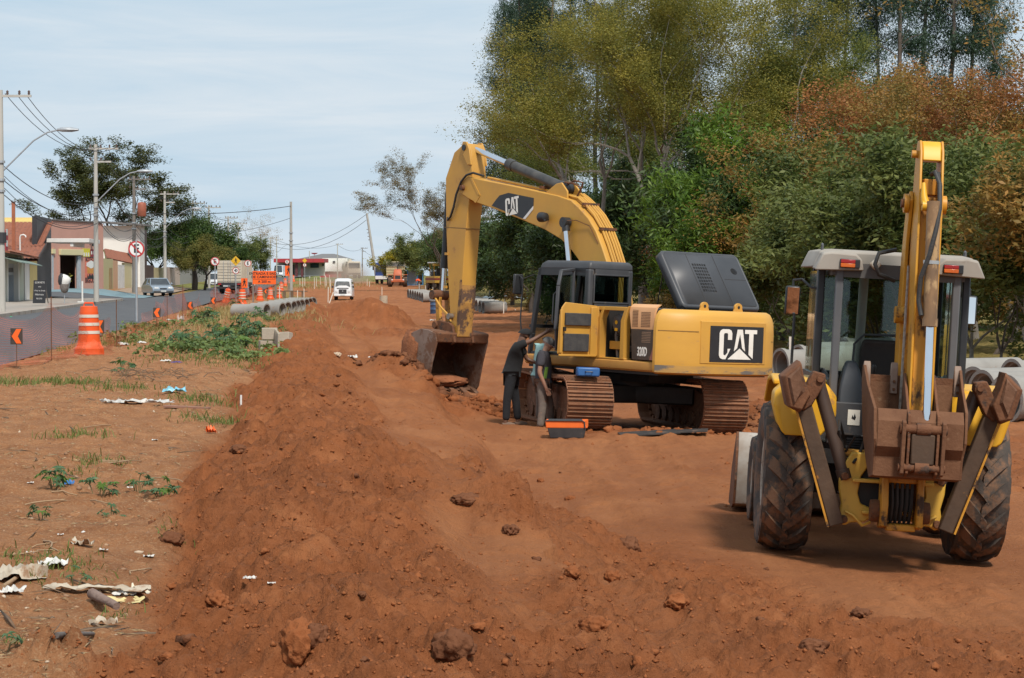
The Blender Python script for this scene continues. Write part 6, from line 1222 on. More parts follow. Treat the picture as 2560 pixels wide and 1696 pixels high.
def orange_board(px0, px1, py0, py1, y, label, lines=None, fig=False, name='works_sign', legs=True):
    cx = (px0 + px1) / 2; x = pxx(cx, y); z = gz(x, y); o = thing(name, label, 'works sign', (x, y, z)); p = Vector((x, y, z)); w_ = rat(px1 - px0, p) / 2; z0, z1 = zat(py1, p), zat(py0, p)
    MB().box((-w_, -.03, z0), (w_, 0, z1)).build('board', SIGNO, o)
    for s_ in ((-1, 1) if legs else (0,)): MB().box((s_ * w_ * .97 - .05, .0, -.3), (s_ * w_ * .97 + .05, .08, z1 if legs else z0)).build('leg', WOODP, o)
    if lines:
        n_ = len(lines); hh = (z1 - z0)
        for k, (t_, f_) in enumerate(lines): letter('lettering', text_mesh(t_, hh * .26, DECAL, .002, bold=.006, xs=1.05), o, at_face(0, .033, z1 - hh * f_))
        MB().box((-w_ * .97, -.034, z1 - hh * .64), (w_ * .97, -.031, z1 - hh * .62)).build('rule', DECAL, o)
    if fig: walker(o, 0, (z0 + z1) / 2, (z1 - z0) * .95, .031)
    return o
orange_board(632, 690, 678, 711, 150, 'large orange board reading ENTRADA E SAIDA DE CAMINHOES A 200 m', [('ENTRADA E SAIDA', .20), ('DE CAMINHOES', .46), ('A 200 m', .81)])
orange_board(603, 619, 696, 720, 162, 'small upright orange board with a walking figure beside the lettered board', fig=True, legs=False)
o = orange_board(712, 730, 665, 690, 250, 'orange diamond works sign partly behind the round concrete pole', fig=True, legs=False); o.rotation_euler = (0, 0, .5)
o, p = post(762, 0, 'cluster of small round and yellow signs by the red station', 'traffic sign', y=380, h=1); o.children[0].data.transform(Matrix.Diagonal((1, 1, zat(650, p), 1))); round_sign(o, zat(663, p), rat(4.5, p), 'E', False)
m_ = MB(); zz = zat(652, p); rr_ = rat(6, p); m_.prism([(0, zz - rr_), (rr_, zz), (0, zz + rr_), (-rr_, zz)], -.03, -.05); m_.build('diamond_plate', SIGNY, o)
BARO = pm('barrel_orange', (.80, .10, .012), (.70, .085, .012), 3, .5, spot=(.35, .12, .06), spot_amt=.2); BARW = pm('barrel_reflective_white', (.64, .58, .50), (.55, .48, .40), 4, .4, spot=(.55, .25, .13), spot_amt=.28, spot_scale=8)
def make_barrel():
    o = thing('traffic_barrel', 'orange and white striped traffic barrel', 'traffic barrel')
    pr = [(.27, .12), (.262, .30), (.255, .30), (.25, .44), (.245, .44), (.24, .58), (.235, .58), (.23, .72), (.225, .72), (.218, .86), (.215, .86), (.20, .97), (.10, .98)]
    MB().lathe([(.30, 0), (.31, .03), (.28, .12)] + pr, n=24).build('body', BARO, o, smooth=30)
    for z0, z1, r_ in ((.43, .49, .257), (.59, .65, .2465), (.75, .81, .2335)): MB().lathe([(r_ + .002, z0), (r_ - .004, z1)], n=24, cap=False).build('white_band', BARW, o, smooth=40)
    MB().tube([(-.12, 0, .97), (-.10, 0, 1.04), (.10, 0, 1.04), (.12, 0, .97)], .018, 6).build('handle', BARO, o)
    MB().lathe([(.34, 0), (.36, .03), (.35, .14), (.30, .20), (.27, .28)], n=10).build('ballast_ring', BARO, o, smooth=25)
    return o
bar0 = make_barrel(); first = True
for k, (px, y, lab, sc, tilt) in enumerate(((222, 47.0, 'orange and white traffic barrel standing by the sagging netting and the dirt verge', 1.06, 0), (564, 150, 'squat traffic barrel on the road edge by the box truck', 1.0, .25), (606, 128, 'striped traffic barrel behind the long concrete pipes', 1.0, 0), (650, 170, 'striped traffic barrel under the orange lettered board', 1.0, 0), (676, 185, 'striped traffic barrel half hidden by the leg of the lettered board', 1.0, 0), (698, 205, 'striped traffic barrel left of the round concrete pole', 1.0, 0))):
    b_ = bar0 if first else copy_tree(bar0); first = False; x = pxx(px, y); b_.location = (x, y, gz(x, y) - .02); b_.scale = (sc * .84, sc * .84, sc); b_.rotation_euler = (tilt, 0, k); tag(b_, lab, group='traffic barrels along the street edge')
for k in range(4):
    y = 240 + 40 * k; x = pxx(703 + 10 * k, y); b_ = copy_tree(bar0); b_.location = (x, y, gz(x, y)); b_.rotation_euler = (0, 0, k); tag(b_, 'small distant traffic barrel in the line leading to the red station', group='distant traffic barrels')
CHV = pm('chevron_black', (.035, .028, .024), (.06, .045, .035), 5, .6, spot=(.35, .12, .05), spot_amt=.25)
def make_chev():
    o = thing('chevron_sign', 'small black chevron sign with orange arrow on a thin rod', 'chevron sign'); MB().cyl((0, 0, -.2), (0, 0, .66), .008, 6).build('rod', RUST, o)
    MB().box((-.11, -.012, .42), (.11, 0, .71)).build('plate', CHV, o, bevel=.006)
    MB().prism([(-.085, .565), (.0, .695), (.09, .695), (.025, .565), (.09, .435), (.0, .435)], -.013, -.017).build('arrow', SIGNO, o); return o
ch0 = make_chev(); first = True
for k, (px, py, lab, yy, sc) in enumerate(((41, 920, 'chevron sign on a rod at the edge of the street by loose netting', 40.2, 1.0), (246, 820, 'chevron sign peeping out behind the striped barrel', 48.0, 1.0), (390, 806, 'chevron sign on the netting past the no-parking post', 66, 1.0), (481, 790, 'tilted chevron sign where the netting peaks', 82, 1.0), (532, 780, 'chevron sign with slack netting by the green weeds', 98, 1.0), (664, 725, 'chevron sign near the lettered orange board', 180, 1.2))):
    c_ = ch0 if first else copy_tree(ch0); first = False; x = pxx(px, yy); zt = EYE + (690 - (py - 78 * 40.2 / yy * (1 if k else 1))) / FPX * yy
    c_.location = (x, yy, gz(x, yy)); c_.scale = (sc,) * 3; c_.rotation_euler = (0, (.0, .02, .04, -.15, .03, 0)[k], .1 * (k % 3)); tag(c_, lab, group='chevron signs on the netting')
def net_material():
    m = bpy.data.materials.new('orange_netting'); m.use_nodes = True; t = m.node_tree; L = t.links.new; b = t.nodes['Principled BSDF']; b.inputs['Base Color'].default_value = (.66, .15, .07, 1); b.inputs['Roughness'].default_value = .6
    uv = _n(m, 'ShaderNodeUVMap'); sep = _n(m, 'ShaderNodeSeparateXYZ'); L(uv.outputs[0], sep.inputs[0]); fs = []
    for k in (0, 1):
        f = _n(m, 'ShaderNodeMath'); f.operation = 'FRACT'; L(sep.outputs[k], f.inputs[0]); g = _n(m, 'ShaderNodeMath'); g.operation = 'LESS_THAN'; L(f.outputs[0], g.inputs[0]); g.inputs[1].default_value = .11; fs.append(g)
    mxn = _n(m, 'ShaderNodeMath'); mxn.operation = 'MAXIMUM'; L(fs[0].outputs[0], mxn.inputs[0]); L(fs[1].outputs[0], mxn.inputs[1])
    tr = _n(m, 'ShaderNodeBsdfTransparent'); ms = _n(m, 'ShaderNodeMixShader'); L(mxn.outputs[0], ms.inputs['Fac']); L(tr.outputs[0], ms.inputs[1]); L(b.outputs[0], ms.inputs[2]); L(ms.outputs[0], t.nodes['Material Output'].inputs['Surface']); return m
NET = net_material()
def netting(name, label, keys, cell=.05, n=60, seed=1):
    """keys: (px, y, height of top edge) along the street edge; the net sags between its rods"""
    rng = random.Random(seed); P = []
    for (a, b) in zip(keys, keys[1:]):
        for i in range(n):
            t = i / n; y = a[1] + (b[1] - a[1]) * t; x = pxx(a[0], a[1]) * (1 - t) + pxx(b[0], b[1]) * t; hh = a[2] + (b[2] - a[2]) * t - .22 * math.sin(math.pi * t) * min(a[2], b[2]); P.append((x + .06 * math.sin(y * 1.7), y, gz(x, y), max(.05, hh)))
    V = []; UV = []; Fq = []; rows = 7; s = 0; prev = None
    for (x, y, z, hh) in P:
        if prev is not None: s += math.hypot(x - prev[0], y - prev[1])
        prev = (x, y)
        for j in range(rows):
            f = j / (rows - 1); V.append((x + .10 * math.sin(y * 2.3 + f * 3) * (1 - f) + .05 * math.sin(f * 9 + y), y + .05 * math.sin(f * 7 + x * 3), z + .02 + hh * f)); UV.append((s / cell, f * 1.1 / cell))
    for i in range(len(P) - 1):
        for j in range(rows - 1): k = i * rows + j; Fq.append((k, k + rows, k + rows + 1, k + 1))
    me = npmesh(name, np.array(V), np.array(Fq), NET, True); uvl = me.uv_layers.new(name='UVMap'); li = np.zeros(len(me.loops), np.int32); me.loops.foreach_get('vertex_index', li); uvl.data.foreach_set('uv', np.array(UV, np.float32)[li].ravel())
    o = link(name, me); return tag(o, label, 'netting')
netting('safety_netting', 'orange plastic netting strung along the street edge by the traffic barrel', [(-60, 37.5, .85), (8, 39.6, .95), (128, 43.2, 1.15), (205, 46.3, .95), (262, 48.8, .75), (290, 52, .30), (316, 57, .45), (342, 64, .30)])
netting('safety_netting', 'orange netting rising to a peak by the green weeds', [(330, 61, .18), (362, 65.5, .55), (392, 69, .95), (418, 73, 1.0), (458, 79, 1.25), (474, 82, .55), (496, 87, 1.0), (506, 90, .35)], seed=3)
netting('safety_netting', 'orange netting along the road edge beside the box truck', [(520, 98, .35), (536, 105, 1.25), (556, 118, .7), (575, 140, .9), (604, 160, 1.2), (640, 185, 1.2), (690, 240, 1.2)], seed=5)
for k, (px, y, h_) in enumerate(((128, 43.2, 1.25), (291, 52, 1.1), (418, 73, 1.1), (457, 79, 1.35), (536, 105, 1.5), (604, 160, 1.4), (640, 185, 1.4))):
    x = pxx(px, y); o = MB().cyl((0, 0, -.2), (0, 0, h_), .011, 6).build('steel_rod', RUST); o.location = (x, y, gz(x, y)); tag(o, 'thin rusty steel rod holding up the orange netting', 'rod', 'rods of the orange netting')
# loose net lying on the ground round the barrel
netting('loose_netting', 'heap of slack orange netting lying round the foot of the traffic barrel', [(-40, 39.0, .06), (100, 41.6, .10), (190, 45.0, .22), (236, 45.8, .34), (262, 46.0, .20), (282, 46.4, .06)], cell=.035, seed=9)
# ================================================================ cars on the street
GLC = pm('car_glass', (.030, .036, .042), (.05, .058, .065), 2, .08, spec=.8); TYRE = pm('car_tyre', (.016, .016, .017), (.03, .027, .025), 8, .85); HUB = pm('hub_grey', (.35, .35, .36), (.3, .3, .3), 4, .4, .6); HEADL = pm('headlamp', (.75, .78, .80), (.6, .63, .66), 12, .15); REDL = pm('rear_lamp', (.40, .02, .02)); PLATE = pm('number_plate', (.55, .56, .55))
def wheel(parent, x, y, r, wd, name='wheel'):
    o = MB().lathe([(r * .55, -wd / 2), (r * .92, -wd / 2), (r, -wd * .32), (r, wd * .32), (r * .92, wd / 2), (r * .55, wd / 2)], (x, y, r), 'y', 20).build(name, TYRE, parent, smooth=40); MB().lathe([(.02, -wd * .40), (r * .56, -wd * .36), (r * .56, wd * .36), (.02, wd * .40)], (x, y, r), 'y', 14).build('hub', HUB, o, smooth=40); return o
def make_car(label, paint, loc, rz, L=4.2, W=1.7, prof=None, cab=None, name='parked_car', cat='car', H=1.42, wb=2.5, wr=.31):
    """x forward. prof: (x, z bonnet line); cab: x of windscreen foot, roof front, roof rear, rear foot"""
    o = thing(name, label, cat, loc, rz); f, b = L / 2, -L / 2; cab = cab or (.95, .35, -.95, -1.75); zb = .82
    lo = [(b + .02, .30), (b, .55), (b + .05, .80), (b + .25, .88), (cab[3], .90), (cab[0], .90), (f - .35, .74), (f - .05, .62), (f, .45), (f - .05, .26), (1.7 * wb / 2.5 * .98, .24), (-1.7 * wb / 2.5, .24)]
    m_ = MB(); rings = []
    for y_, ins in ((-W / 2 + .10, .06), (-W / 2, .0), (-W / 2 + .0, .0), (W / 2, 0), (W / 2 - .10, .06)): pass
    n_ = len(lo)
    for y_, s_ in ((-W / 2, .94), (-W / 2 + .07, 1.0), (W / 2 - .07, 1.0), (W / 2, .94)): rings.append([((x) * (1 if s_ == 1 else .985), y_, .55 + (z - .55) * s_) for x, z in lo])
    m_.loft(rings); bd = m_.build('body', paint, o, smooth=40, bevel=.03)
    m_ = MB(); c_ = cab; wi = W / 2
    m_.loft([[(c_[0], -wi + .06, .88), (c_[0], wi - .06, .88), (c_[3], wi - .06, .88), (c_[3], -wi + .06, .88)], [(c_[1], -wi + .20, H - .05), (c_[1], wi - .20, H - .05), (c_[2], wi - .20, H - .05), (c_[2], -wi + .20, H - .05)]]); m_.build('windows', GLC, o, smooth=30)
    MB().loft([[(c_[1] + .04, -wi + .19, H - .06), (c_[1] + .04, wi - .19, H - .06), (c_[2] - .04, wi - .19, H - .06), (c_[2] - .04, -wi + .19, H - .06)], [(c_[1] - .1, -wi + .30, H), (c_[1] - .1, wi - .30, H), (c_[2] + .1, wi - .30, H), (c_[2] + .1, -wi + .30, H)]]).build('roof', paint, o, smooth=40, bevel=.02)
    for s_ in (-1, 1):
        for x0, x1 in ((c_[0], c_[1]), (c_[3], c_[2])): MB().bar((x0, s_ * (wi - .06), .88), (x1, s_ * (wi - .20), H - .04), .06).build('pillar', paint, o)
        MB().bar(((c_[0] + c_[3]) / 2, s_ * (wi - .05), .9), ((c_[1] + c_[2]) / 2, s_ * (wi - .19), H - .04), .07).build('pillar', paint, o)
        MB().cbox((f - .06, s_ * (wi - .30), .64), (.12, .34, .15)).build('headlamp', HEADL, o, bevel=.02)
        MB().cbox((b + .05, s_ * (wi - .22), .72), (.10, .26, .20)).build('tail_lamp', REDL, o, bevel=.02)
        MB().cbox((c_[0] - .1, s_ * (wi + .08), .98), (.10, .16, .11)).build('mirror', paint, o, bevel=.02)
        for x_ in (wb / 2, -wb / 2): wheel(o, x_ + .05, s_ * (wi - .11), wr, .20)
    MB().cbox((f - .01, 0, .60), (.06, .55, .08)).build('grille', DKPAN, o); MB().cbox((f - .01, 0, .34), (.08, W * .92, .16)).build('bumper', pm('bumper_grey', (.05, .055, .06)), o, bevel=.03); MB().cbox((f + .035, 0, .40), (.02, .42, .13)).build('number_plate', PLATE, o)
    return o
SILV = pm('silver_blue_paint', (.30, .36, .42), (.26, .31, .37), 2, .28, .4, coat=.6); CWH = pm('car_white', (.72, .73, .74), (.66, .67, .68), 2, .35, coat=.4)
SA = math.pi / 2 + math.atan(.095)      # heading along the street, away
y_ = 176; x_ = pxx(394, y_); make_car('silver-blue hatchback parked facing the works at the far kerb', SILV, (x_, y_, max(gz(x_, y_), float(zstreet(y_)) + .01)), -math.pi / 2 + .38, 4.1, 1.68)
y_ = 250; x_ = pxx(536, y_); make_car('white pickup-like car driving towards the works behind the box truck', CWH, (x_, y_, float(zstreet(y_)) + .01), -math.pi / 2 + .10, 4.2, 1.7, cab=(.9, .3, -.4, -.75), H=1.6, name='white_pickup', cat='pickup', wr=.34)
y_ = 452; x_ = pxx(699, y_); vn = make_car('white minibus coming down the far end of the street', CWH, (x_, y_, float(zstreet(y_)) + .02), -math.pi / 2 - .05, 5.2, 1.95, cab=(2.1, 1.5, -2.45, -2.55), H=2.35, name='minibus', cat='minibus', wr=.36, wb=3.2)
def make_truck():
    y = 196; x = pxx(588, y); o = thing('box_truck', 'small truck with cream corrugated box body seen from behind', 'truck', (x, y, float(zstreet(y)) + .02), math.pi / 2 - .10)
    W = 2.15; BX = pm('cream_box', (.56, .50, .40), (.50, .44, .35), 2, .6)
    bx = MB().box((-2.2, -W / 2, .95), (2.0, W / 2, 2.85)).build('box_body', BX, o, bevel=.02)
    for k in range(7): MB().box((-2.23, -W / 2 + .06, 1.08 + .25 * k), (-2.2, W / 2 - .06, 1.2 + .25 * k)).build('rear_board', BX, bx)
    for yy in (-.5, .5, -.1, .1): MB().cyl((-2.26, yy, .98), (-2.26, yy, 2.8), .02, 6).build('door_rod', GALV, bx)
    for k in range(8): MB().box((-2.0 + .5 * k, -W / 2 - .03, 1.0), (-1.92 + .5 * k, -W / 2, 2.8)).build('side_rib', BX, bx)
    MB().box((-2.25, -W / 2, .72), (2.0, W / 2, .95)).build('chassis', DKPAN, o)
    bp_ = MB().box((-2.4, -W / 2, .42), (-2.25, W / 2, .60)).build('rear_bumper', pm('dark_bumper', (.035, .025, .025)), o)
    for s_ in (-1, 1):
        MB().cbox((-2.27, s_ * .85, .82), (.05, .28, .12)).build('tail_lamp', REDL, o)
        for x_ in (-1.3, 2.9): wheel(o, x_, s_ * .86, .40, .34)
    MB().cbox((-2.41, .3, .66), (.02, .42, .13)).build('number_plate', PLATE, o)
    MB().loft([[(2.1, -.95, .6), (3.9, -.95, .6), (3.9, .95, .6), (2.1, .95, .6)], [(2.1, -.95, 1.5), (3.95, -.95, 1.5), (3.95, .95, 1.5), (2.1, .95, 1.5)], [(2.1, -.85, 2.25), (3.5, -.85, 2.25), (3.5, .85, 2.25), (2.1, .85, 2.25)]]).build('cab', CWH, o, bevel=.05)
make_truck()
# ================================================================ the far station and white building
st_ = thing('fuel_station', 'low station with red fascia band and dark columns at the end of the street', 'building', tuple(at(760, 690, 500)))
def sq(px0, px1, py0, py1, y, d=.5): a = at(px0, py1, y); b = at(px1, py0, y); return (a.x, y, a.z), (b.x, y + d, b.z)
def lq(name, root, mat, *a, **k): lo, hi_ = sq(*a, **k); return lpart(name, root, mat, lambda m_: m_.box(lo, hi_))
REDF = pm('fascia_red', (.42, .035, .045)); lq('fascia', st_, REDF, 684, 810, 647, 656.5, 498, d=12); lq('back_wall', st_, WHW, 692, 812, 656.5, 690, 508)
for px in (738, 752): lq('column', st_, pm('maroon_column', (.12, .03, .035)), px, px + 6, 656, 692, 499)
lq('shop_front', st_, DKPAN, 690, 735, 662, 690, 507, d=.4); lq('shop_sign', st_, pm('teal_dark', (.03, .07, .10)), 776, 797, 659, 670, 507.2, d=.3); lq('window', st_, DKPAN, 805, 810, 660, 665, 507.4, d=.3)
wb_ = thing('white_building', 'long white building with grey hipped roof and red lower wall behind the dusty tanker', 'building', tuple(at(850, 690, 540))); lq('wall', wb_, WHW, 806, 868, 646, 678, 540, d=14); lq('red_wall', wb_, REDF, 800, 868, 679, 694, 538, d=1); lq('band', wb_, WHITE, 780, 870, 675, 679, 537.5, d=.8)
a = at(742, 648, 545); b = at(872, 648, 545); c_ = at(836, 635, 556); d_ = at(805, 635, 556); lpart('roof', wb_, pm('grey_sheet', (.17, .16, .155)), lambda m_: m_.add([a, b, c_, d_, a + Vector((0, 22, 0)), b + Vector((0, 22, 0))], [(0, 1, 2, 3), (3, 2, 5, 4), (0, 3, 4), (1, 5, 2), (0, 4, 5, 1)]))
for px in (832, 856): lq('window', wb_, DKPAN, px, px + (6 if px == 832 else 3), 653 if px == 832 else 659, 658 if px == 832 else 665, 539.8, d=.2)
di = thing('satellite_dish', 'satellite dish on the roof edge of the station', 'dish', tuple(at(786, 640, 505))); MB().lathe([(.05, .0), (.5, .12), (.85, .36)], (0, 0, .3), 'z', 14, cap=False).build('bowl', GALV, di); MB().cyl((0, 0, -.9), (0, 0, .32), .05, 6).build('mast', GALV, di)
# ================================================================ on the site: pipes, slabs, stakes, far machines
PIPEC = pm('pipe_concrete', (.30, .285, .26), (.235, .22, .20), 2.2, .9, bump=.25, bscale=30, spot=(.25, .15, .10), spot_amt=.28, spot_scale=3)
def pipe_mesh(L, r, t):
    m_ = MB(); m_.lathe([(r, -L / 2), (r, L / 2 - .16), (r + t * .55, L / 2 - .10), (r + t * .55, L / 2), (r - t * .4, L / 2), (r - t * .4, L / 2 - .09), (r - t, L / 2 - .10), (r - t, -L / 2), (r, -L / 2)], (0, 0, 0), 'x', 30, cap=False); return m_.mesh('concrete_pipe', PIPEC, 35)
PM1, PM2 = pipe_mesh(1.5, .28, .055), pipe_mesh(1.6, .40, .07)
PIPEIN = pm('pipe_inner_shadow', (.20, .185, .17), (.15, .14, .13), 2, .95)
def put_pipe(me, px, y, rz, label, group, r, z=None, dz=0):
    x = pxx(px, y); o = link('concrete_pipe', me, None, (x, y, (gz(x, y) if z is None else z) + r - .02 + dz), (0, 0, rz)); return tag(o, label, 'concrete pipe', group)
for k in range(9):
    y = 88 + 3.3 * k; px = (626, 668, 684, 698, 710, 722, 733, 744, 754)[k]; put_pipe(PM1, px, y, -.42 - .05 * (k % 3), 'long grey concrete pipe in front of the striped barrel on the grassy verge' if k == 0 else 'short concrete pipe in the row lying on the verge by the dirt bank', None if k == 0 else 'pipe row on the verge', .28, z=.0)
for k in range(8):
    y = 152 + 3.2 * k; put_pipe(PM2, 1236 - 9.0 * k, y, math.pi + .28, 'front concrete pipe of the row by the sand heap' if k == 0 else 'concrete pipe in the row lying by the sand heap', None if k == 0 else 'pipe row by the sand heap', .40)
for k in range(7):
    y = 192 + 3.4 * k; put_pipe(PM2, 1078 - 6.2 * k, y, math.pi + .28, 'front concrete pipe of the row before the yellow roller' if k == 0 else 'concrete pipe in the row before the yellow roller', None if k == 0 else 'pipe row before the roller', .42)
for k, (px, y) in enumerate(((2000, 55.5), (2042, 57.5), (2080, 59.5), (2150, 61))):
    put_pipe(PM2, px + 20, y, math.pi + .42, 'concrete pipe with dark mouth lying behind the excavator counterweight', 'pipes behind the counterweight', .40)
for k, (px, y, rz_) in enumerate(((2452, 47.5, .40), (2502, 43.5, .50), (2530, 42.2, .45), (2585, 40.5, .55), (2600, 45.5, .4))):
    put_pipe(PM2, px + 12, y, math.pi + rz_, 'weathered concrete pipe behind the backhoe mudguard', 'pipes beside the backhoe', .40)
BLOCKM = pm('block_concrete', (.36, .31, .24), (.42, .36, .29), 3, .92, bump=.4, bscale=24, spot=(.28, .19, .13), spot_amt=.25)
def slab(px, py, w_, d, h_, rz, lab, dz=0, tilt=0):
    p = hit(px, py); o = MB().box((-w_ / 2, -d / 2, 0), (w_ / 2, d / 2, h_)).build('concrete_block', BLOCKM, None, bevel=.012); o.location = (p.x, p.y, p.z + dz - .02); o.rotation_euler = (tilt, tilt * .4, rz); return tag(o, lab, 'concrete block', 'concrete blocks at the edge of the bank')
slab(668, 880, .36, .34, .28, .25, 'lowest pale concrete block of the stack on the bank edge'); slab(674, 878, .36, .34, .27, .12, 'concrete block lying on top of the lower block on the bank edge', dz=.285)
slab(712, 862, .32, .30, .32, -.25, 'tilted concrete block leaning towards the soil bank', tilt=-.12)
for k in range(3): slab(689 + 3 * k, 876, .05, .34, .50 - .04 * k, .18, 'thin dark slab standing on edge between the concrete blocks', tilt=.06)
# plank bench
y = 203; x = pxx(694, y); bn = thing('plank_bench', 'long weathered plank bench by the round concrete pole', 'bench', (x, y, gz(x, y)))
GW = pm('weathered_plank', (.13, .085, .055), (.19, .13, .09), 3, .9)
MB().box((-1.4, -.2, .58), (1.5, .2, .68)).build('seat', GW, bn); MB().box((1.55, -.2, .56), (2.7, .2, .66)).build('seat', GW, bn)
for q in (-1.0, -.3, .6, 1.3, 2.3): MB().box((q - .12, -.18, -.1), (q + .12, .18, .58)).build('leg', GW, bn)
# white survey stakes
STK = pm('stake_white', (.72, .68, .60), (.62, .56, .48), 6, .8, spot=(.40, .22, .13), spot_amt=.3)
stakes = [(744, 726, 753, 190, 0), (760, 722, 752, 192, 0), (820, 718, 753, 190, .02), (823, 727, 746, 188, .5), (826, 699, 720, 240, .04), (750, 697, 709, 280, 0), (757, 694, 708, 284, 0), (762, 695, 708, 284, 0), (786, 694, 712, 270, 0), (791, 694, 706, 290, 0), (801, 692, 701, 300, 0), (813, 689, 707, 280, 0), (817, 690, 704, 290, .1), (825, 688, 702, 285, .05), (918, 697, 708, 300, 0), (924, 704, 715, 290, 0), (955, 718, 739, 225, 0), (1048, 710, 724, 232, 0), (1064, 714, 726, 226, 0), (1082, 718, 728, 222, 0), (808, 776, 787, 112, .03), (1259, 757, 783, 150, .02), (1288, 773, 783, 158, 0), (699, 716, 740, 175, 0), (632, 733, 757, 165, .02), (1976, 842, 880, 61, 0)]
stk_m = MB(); stk_m.box((-.5, -.5, 0), (.5, .5, 1)); stm = stk_m.mesh('survey_stake', STK)
for k, (px, t, b, y, ti) in enumerate(stakes):
    x = pxx(px, y); zb = EYE + (690 - b) / FPX * y; h_ = (b - t) / FPX * y; zg = min(gz(x, y), zb); o = link('survey_stake', stm, None, (x, y, zg - .05), (0, ti, .3 * k), (.055, .055, h_ + zb - zg + .05))
    tag(o, 'thin white survey stake pushed into the soil' if k != 25 else 'white stake standing among the pipes behind the counterweight', 'stake', 'survey stakes across the works')
p = hit(602, 1026); o = MB().cyl((0, 0, -.2), (.004, 0, .20), .014, 10).build('white_pipe_stub', WHITE); o.location = p; tag(o, 'short white plastic pipe stub upright at the lip of the dirt bank', 'pipe')
y = 186; x = pxx(959, y); o = MB().lathe([(.33, 0), (.33, .68), (.27, .68), (.27, .1)], n=24).build('manhole_ring', pm('ring_concrete', (.46, .38, .28), (.38, .31, .23), 3, .9, spot=(.25, .15, .10), spot_amt=.3), None, smooth=40); o.location = (x, y, gz(x, y) - .02); tag(o, 'pale concrete manhole ring standing alone on the haul road', 'manhole ring')
y = 150; x = pxx(1087, y); dr = thing('blue_drum', 'blue drum with a grey sack slumped on top, beside the bucket linkage', 'drum', (x, y, gz(x, y)))
MB().lathe([(.30, 0), (.31, .03), (.31, .30), (.325, .32), (.31, .34), (.31, .60), (.325, .62), (.31, .64), (.31, .86), (.29, .88)], n=20).build('body', pm('drum_blue', (.035, .075, .16), (.05, .09, .17), 3, .5, spot=(.2, .17, .15), spot_amt=.25), dr, smooth=40)
MB().loft([[(r_ * math.cos(a) * (1 + .1 * math.sin(4 * a)), r_ * math.sin(a), z) for a in np.linspace(0, 6.28, 14)[:-1]] for z, r_ in ((.86, .36), (.95, .38), (1.08, .28), (1.18, .10))]).build('sack', pm('grey_sack', (.22, .22, .22), (.16, .16, .16), 4, .9), dr, smooth=60)
# sheets lying about, tarpaulin by the wood
y = 175; x = pxx(1275, y); m_ = MB(); rng = np.random.RandomState(4); nx, ny = 14, 8
m_.loft([[(-2.6 + 5.2 * i / nx, -1.0 + 2.0 * j / ny, .55 + .3 * float(fbm(np.array([i * .5]), np.array([j * .6]), 3, 2)[0]) - .25 * abs(i / nx - .4)) for j in range(ny + 1)] for i in range(nx + 1)], cap=False, close=False); o = m_.build('crumpled_tarpaulin', pm('pale_tarpaulin', (.50, .56, .60), (.62, .67, .70), 2, .45), None, smooth=60); o.location = (x, y, gz(x, y)); tag(o, 'crumpled pale tarpaulin lying under the bushes beyond the sand heap', 'tarpaulin')
# ---------------------------------------------------------------- white van with black grille
def make_van():
    y = 203; x = pxx(860, y); o = thing('white_van', 'old white forward-control van with black grille on the haul road', 'van', (x, y, gz(x, y) - .02), -math.pi / 2 + .02)
    W = CWH
    def sec(x, w0, w1, z0, z1, k=.12): return [(x, -w0, z0), (x, w0, z0), (x, w0, z0 + .55), (x, (w0 + w1) / 2 + .02, (z0 + z1) / 2 + .15), (x, w1, z1 - k), (x, w1 - .22, z1), (x, -w1 + .22, z1), (x, -w1, z1 - k), (x, -(w0 + w1) / 2 - .02, (z0 + z1) / 2 + .15), (x, -w0, z0 + .55)]
    bd = MB().loft([sec(-2.1, .74, .62, .45, 1.80), sec(-1.9, .84, .72, .34, 1.93), sec(1.2, .84, .73, .32, 1.96), sec(1.72, .83, .69, .34, 1.93), sec(1.95, .82, .60, .36, 1.80), sec(2.10, .78, .54, .42, 1.20), sec(2.14, .74, .5, .50, 1.0)]).build('body', W, o, smooth=45)
    MB().prism([(-.66, 1.24), (.66, 1.24), (.60, 1.64), (.50, 1.72), (-.50, 1.72), (-.60, 1.64)], 1.985, 2.07, 'yz', [(-.66, 1.20), (.66, 1.20), (.60, 1.60), (.50, 1.68), (-.50, 1.68), (-.60, 1.60)]).build('windscreen', pm('van_glass', (.12, .14, .15), (.22, .24, .25), 5, .1), o, bevel=.03)
    gr = MB().box((2.10, -.35, .58), (2.165, .35, .98)).build('grille', DKPAN, o, bevel=.02); MB().lathe([(.0, 2.172), (.055, 2.172), (.055, 2.16)], (0, 0, .82), 'x', 14).build('badge', GALV, gr)
    MB().box((2.08, -.52, 1.04), (2.15, .52, 1.10)).build('air_slot', DKPAN, o)
    for s in (-1, 1):
        MB().lathe([(.0, 2.19), (.09, 2.18), (.105, 2.10)], (0, s * .56, .82), 'x', 16).build('headlamp', HEADL, o, smooth=40)
        mm = MB().tube([(1.85, s * .74, 1.2), (1.92, s * .88, 1.22)], .015, 6).build('mirror', DKPAN, o); MB().cbox((1.92, s * .93, 1.20), (.05, .14, .20)).build('mirror_shell', DKPAN, mm, bevel=.02)
        for q in (1.2, -1.2): wheel(o, q, s * .70, .33, .18)
        MB().box((-1.6, s * .74 - .02, 1.28), (1.5, s * .76 + .02, 1.64)).build('side_window', GLC, o)
    MB().box((2.08, -.80, .36), (2.24, .80, .52)).build('bumper', W, o, bevel=.04); MB().box((2.242, -.2, .40), (2.25, .2, .50)).build('number_plate', PLATE, o)
make_van()
ORP = pm('loader_orange', (.52, .13, .045), (.42, .10, .04), 2, .55, spot=(.28, .12, .06), spot_amt=.3)
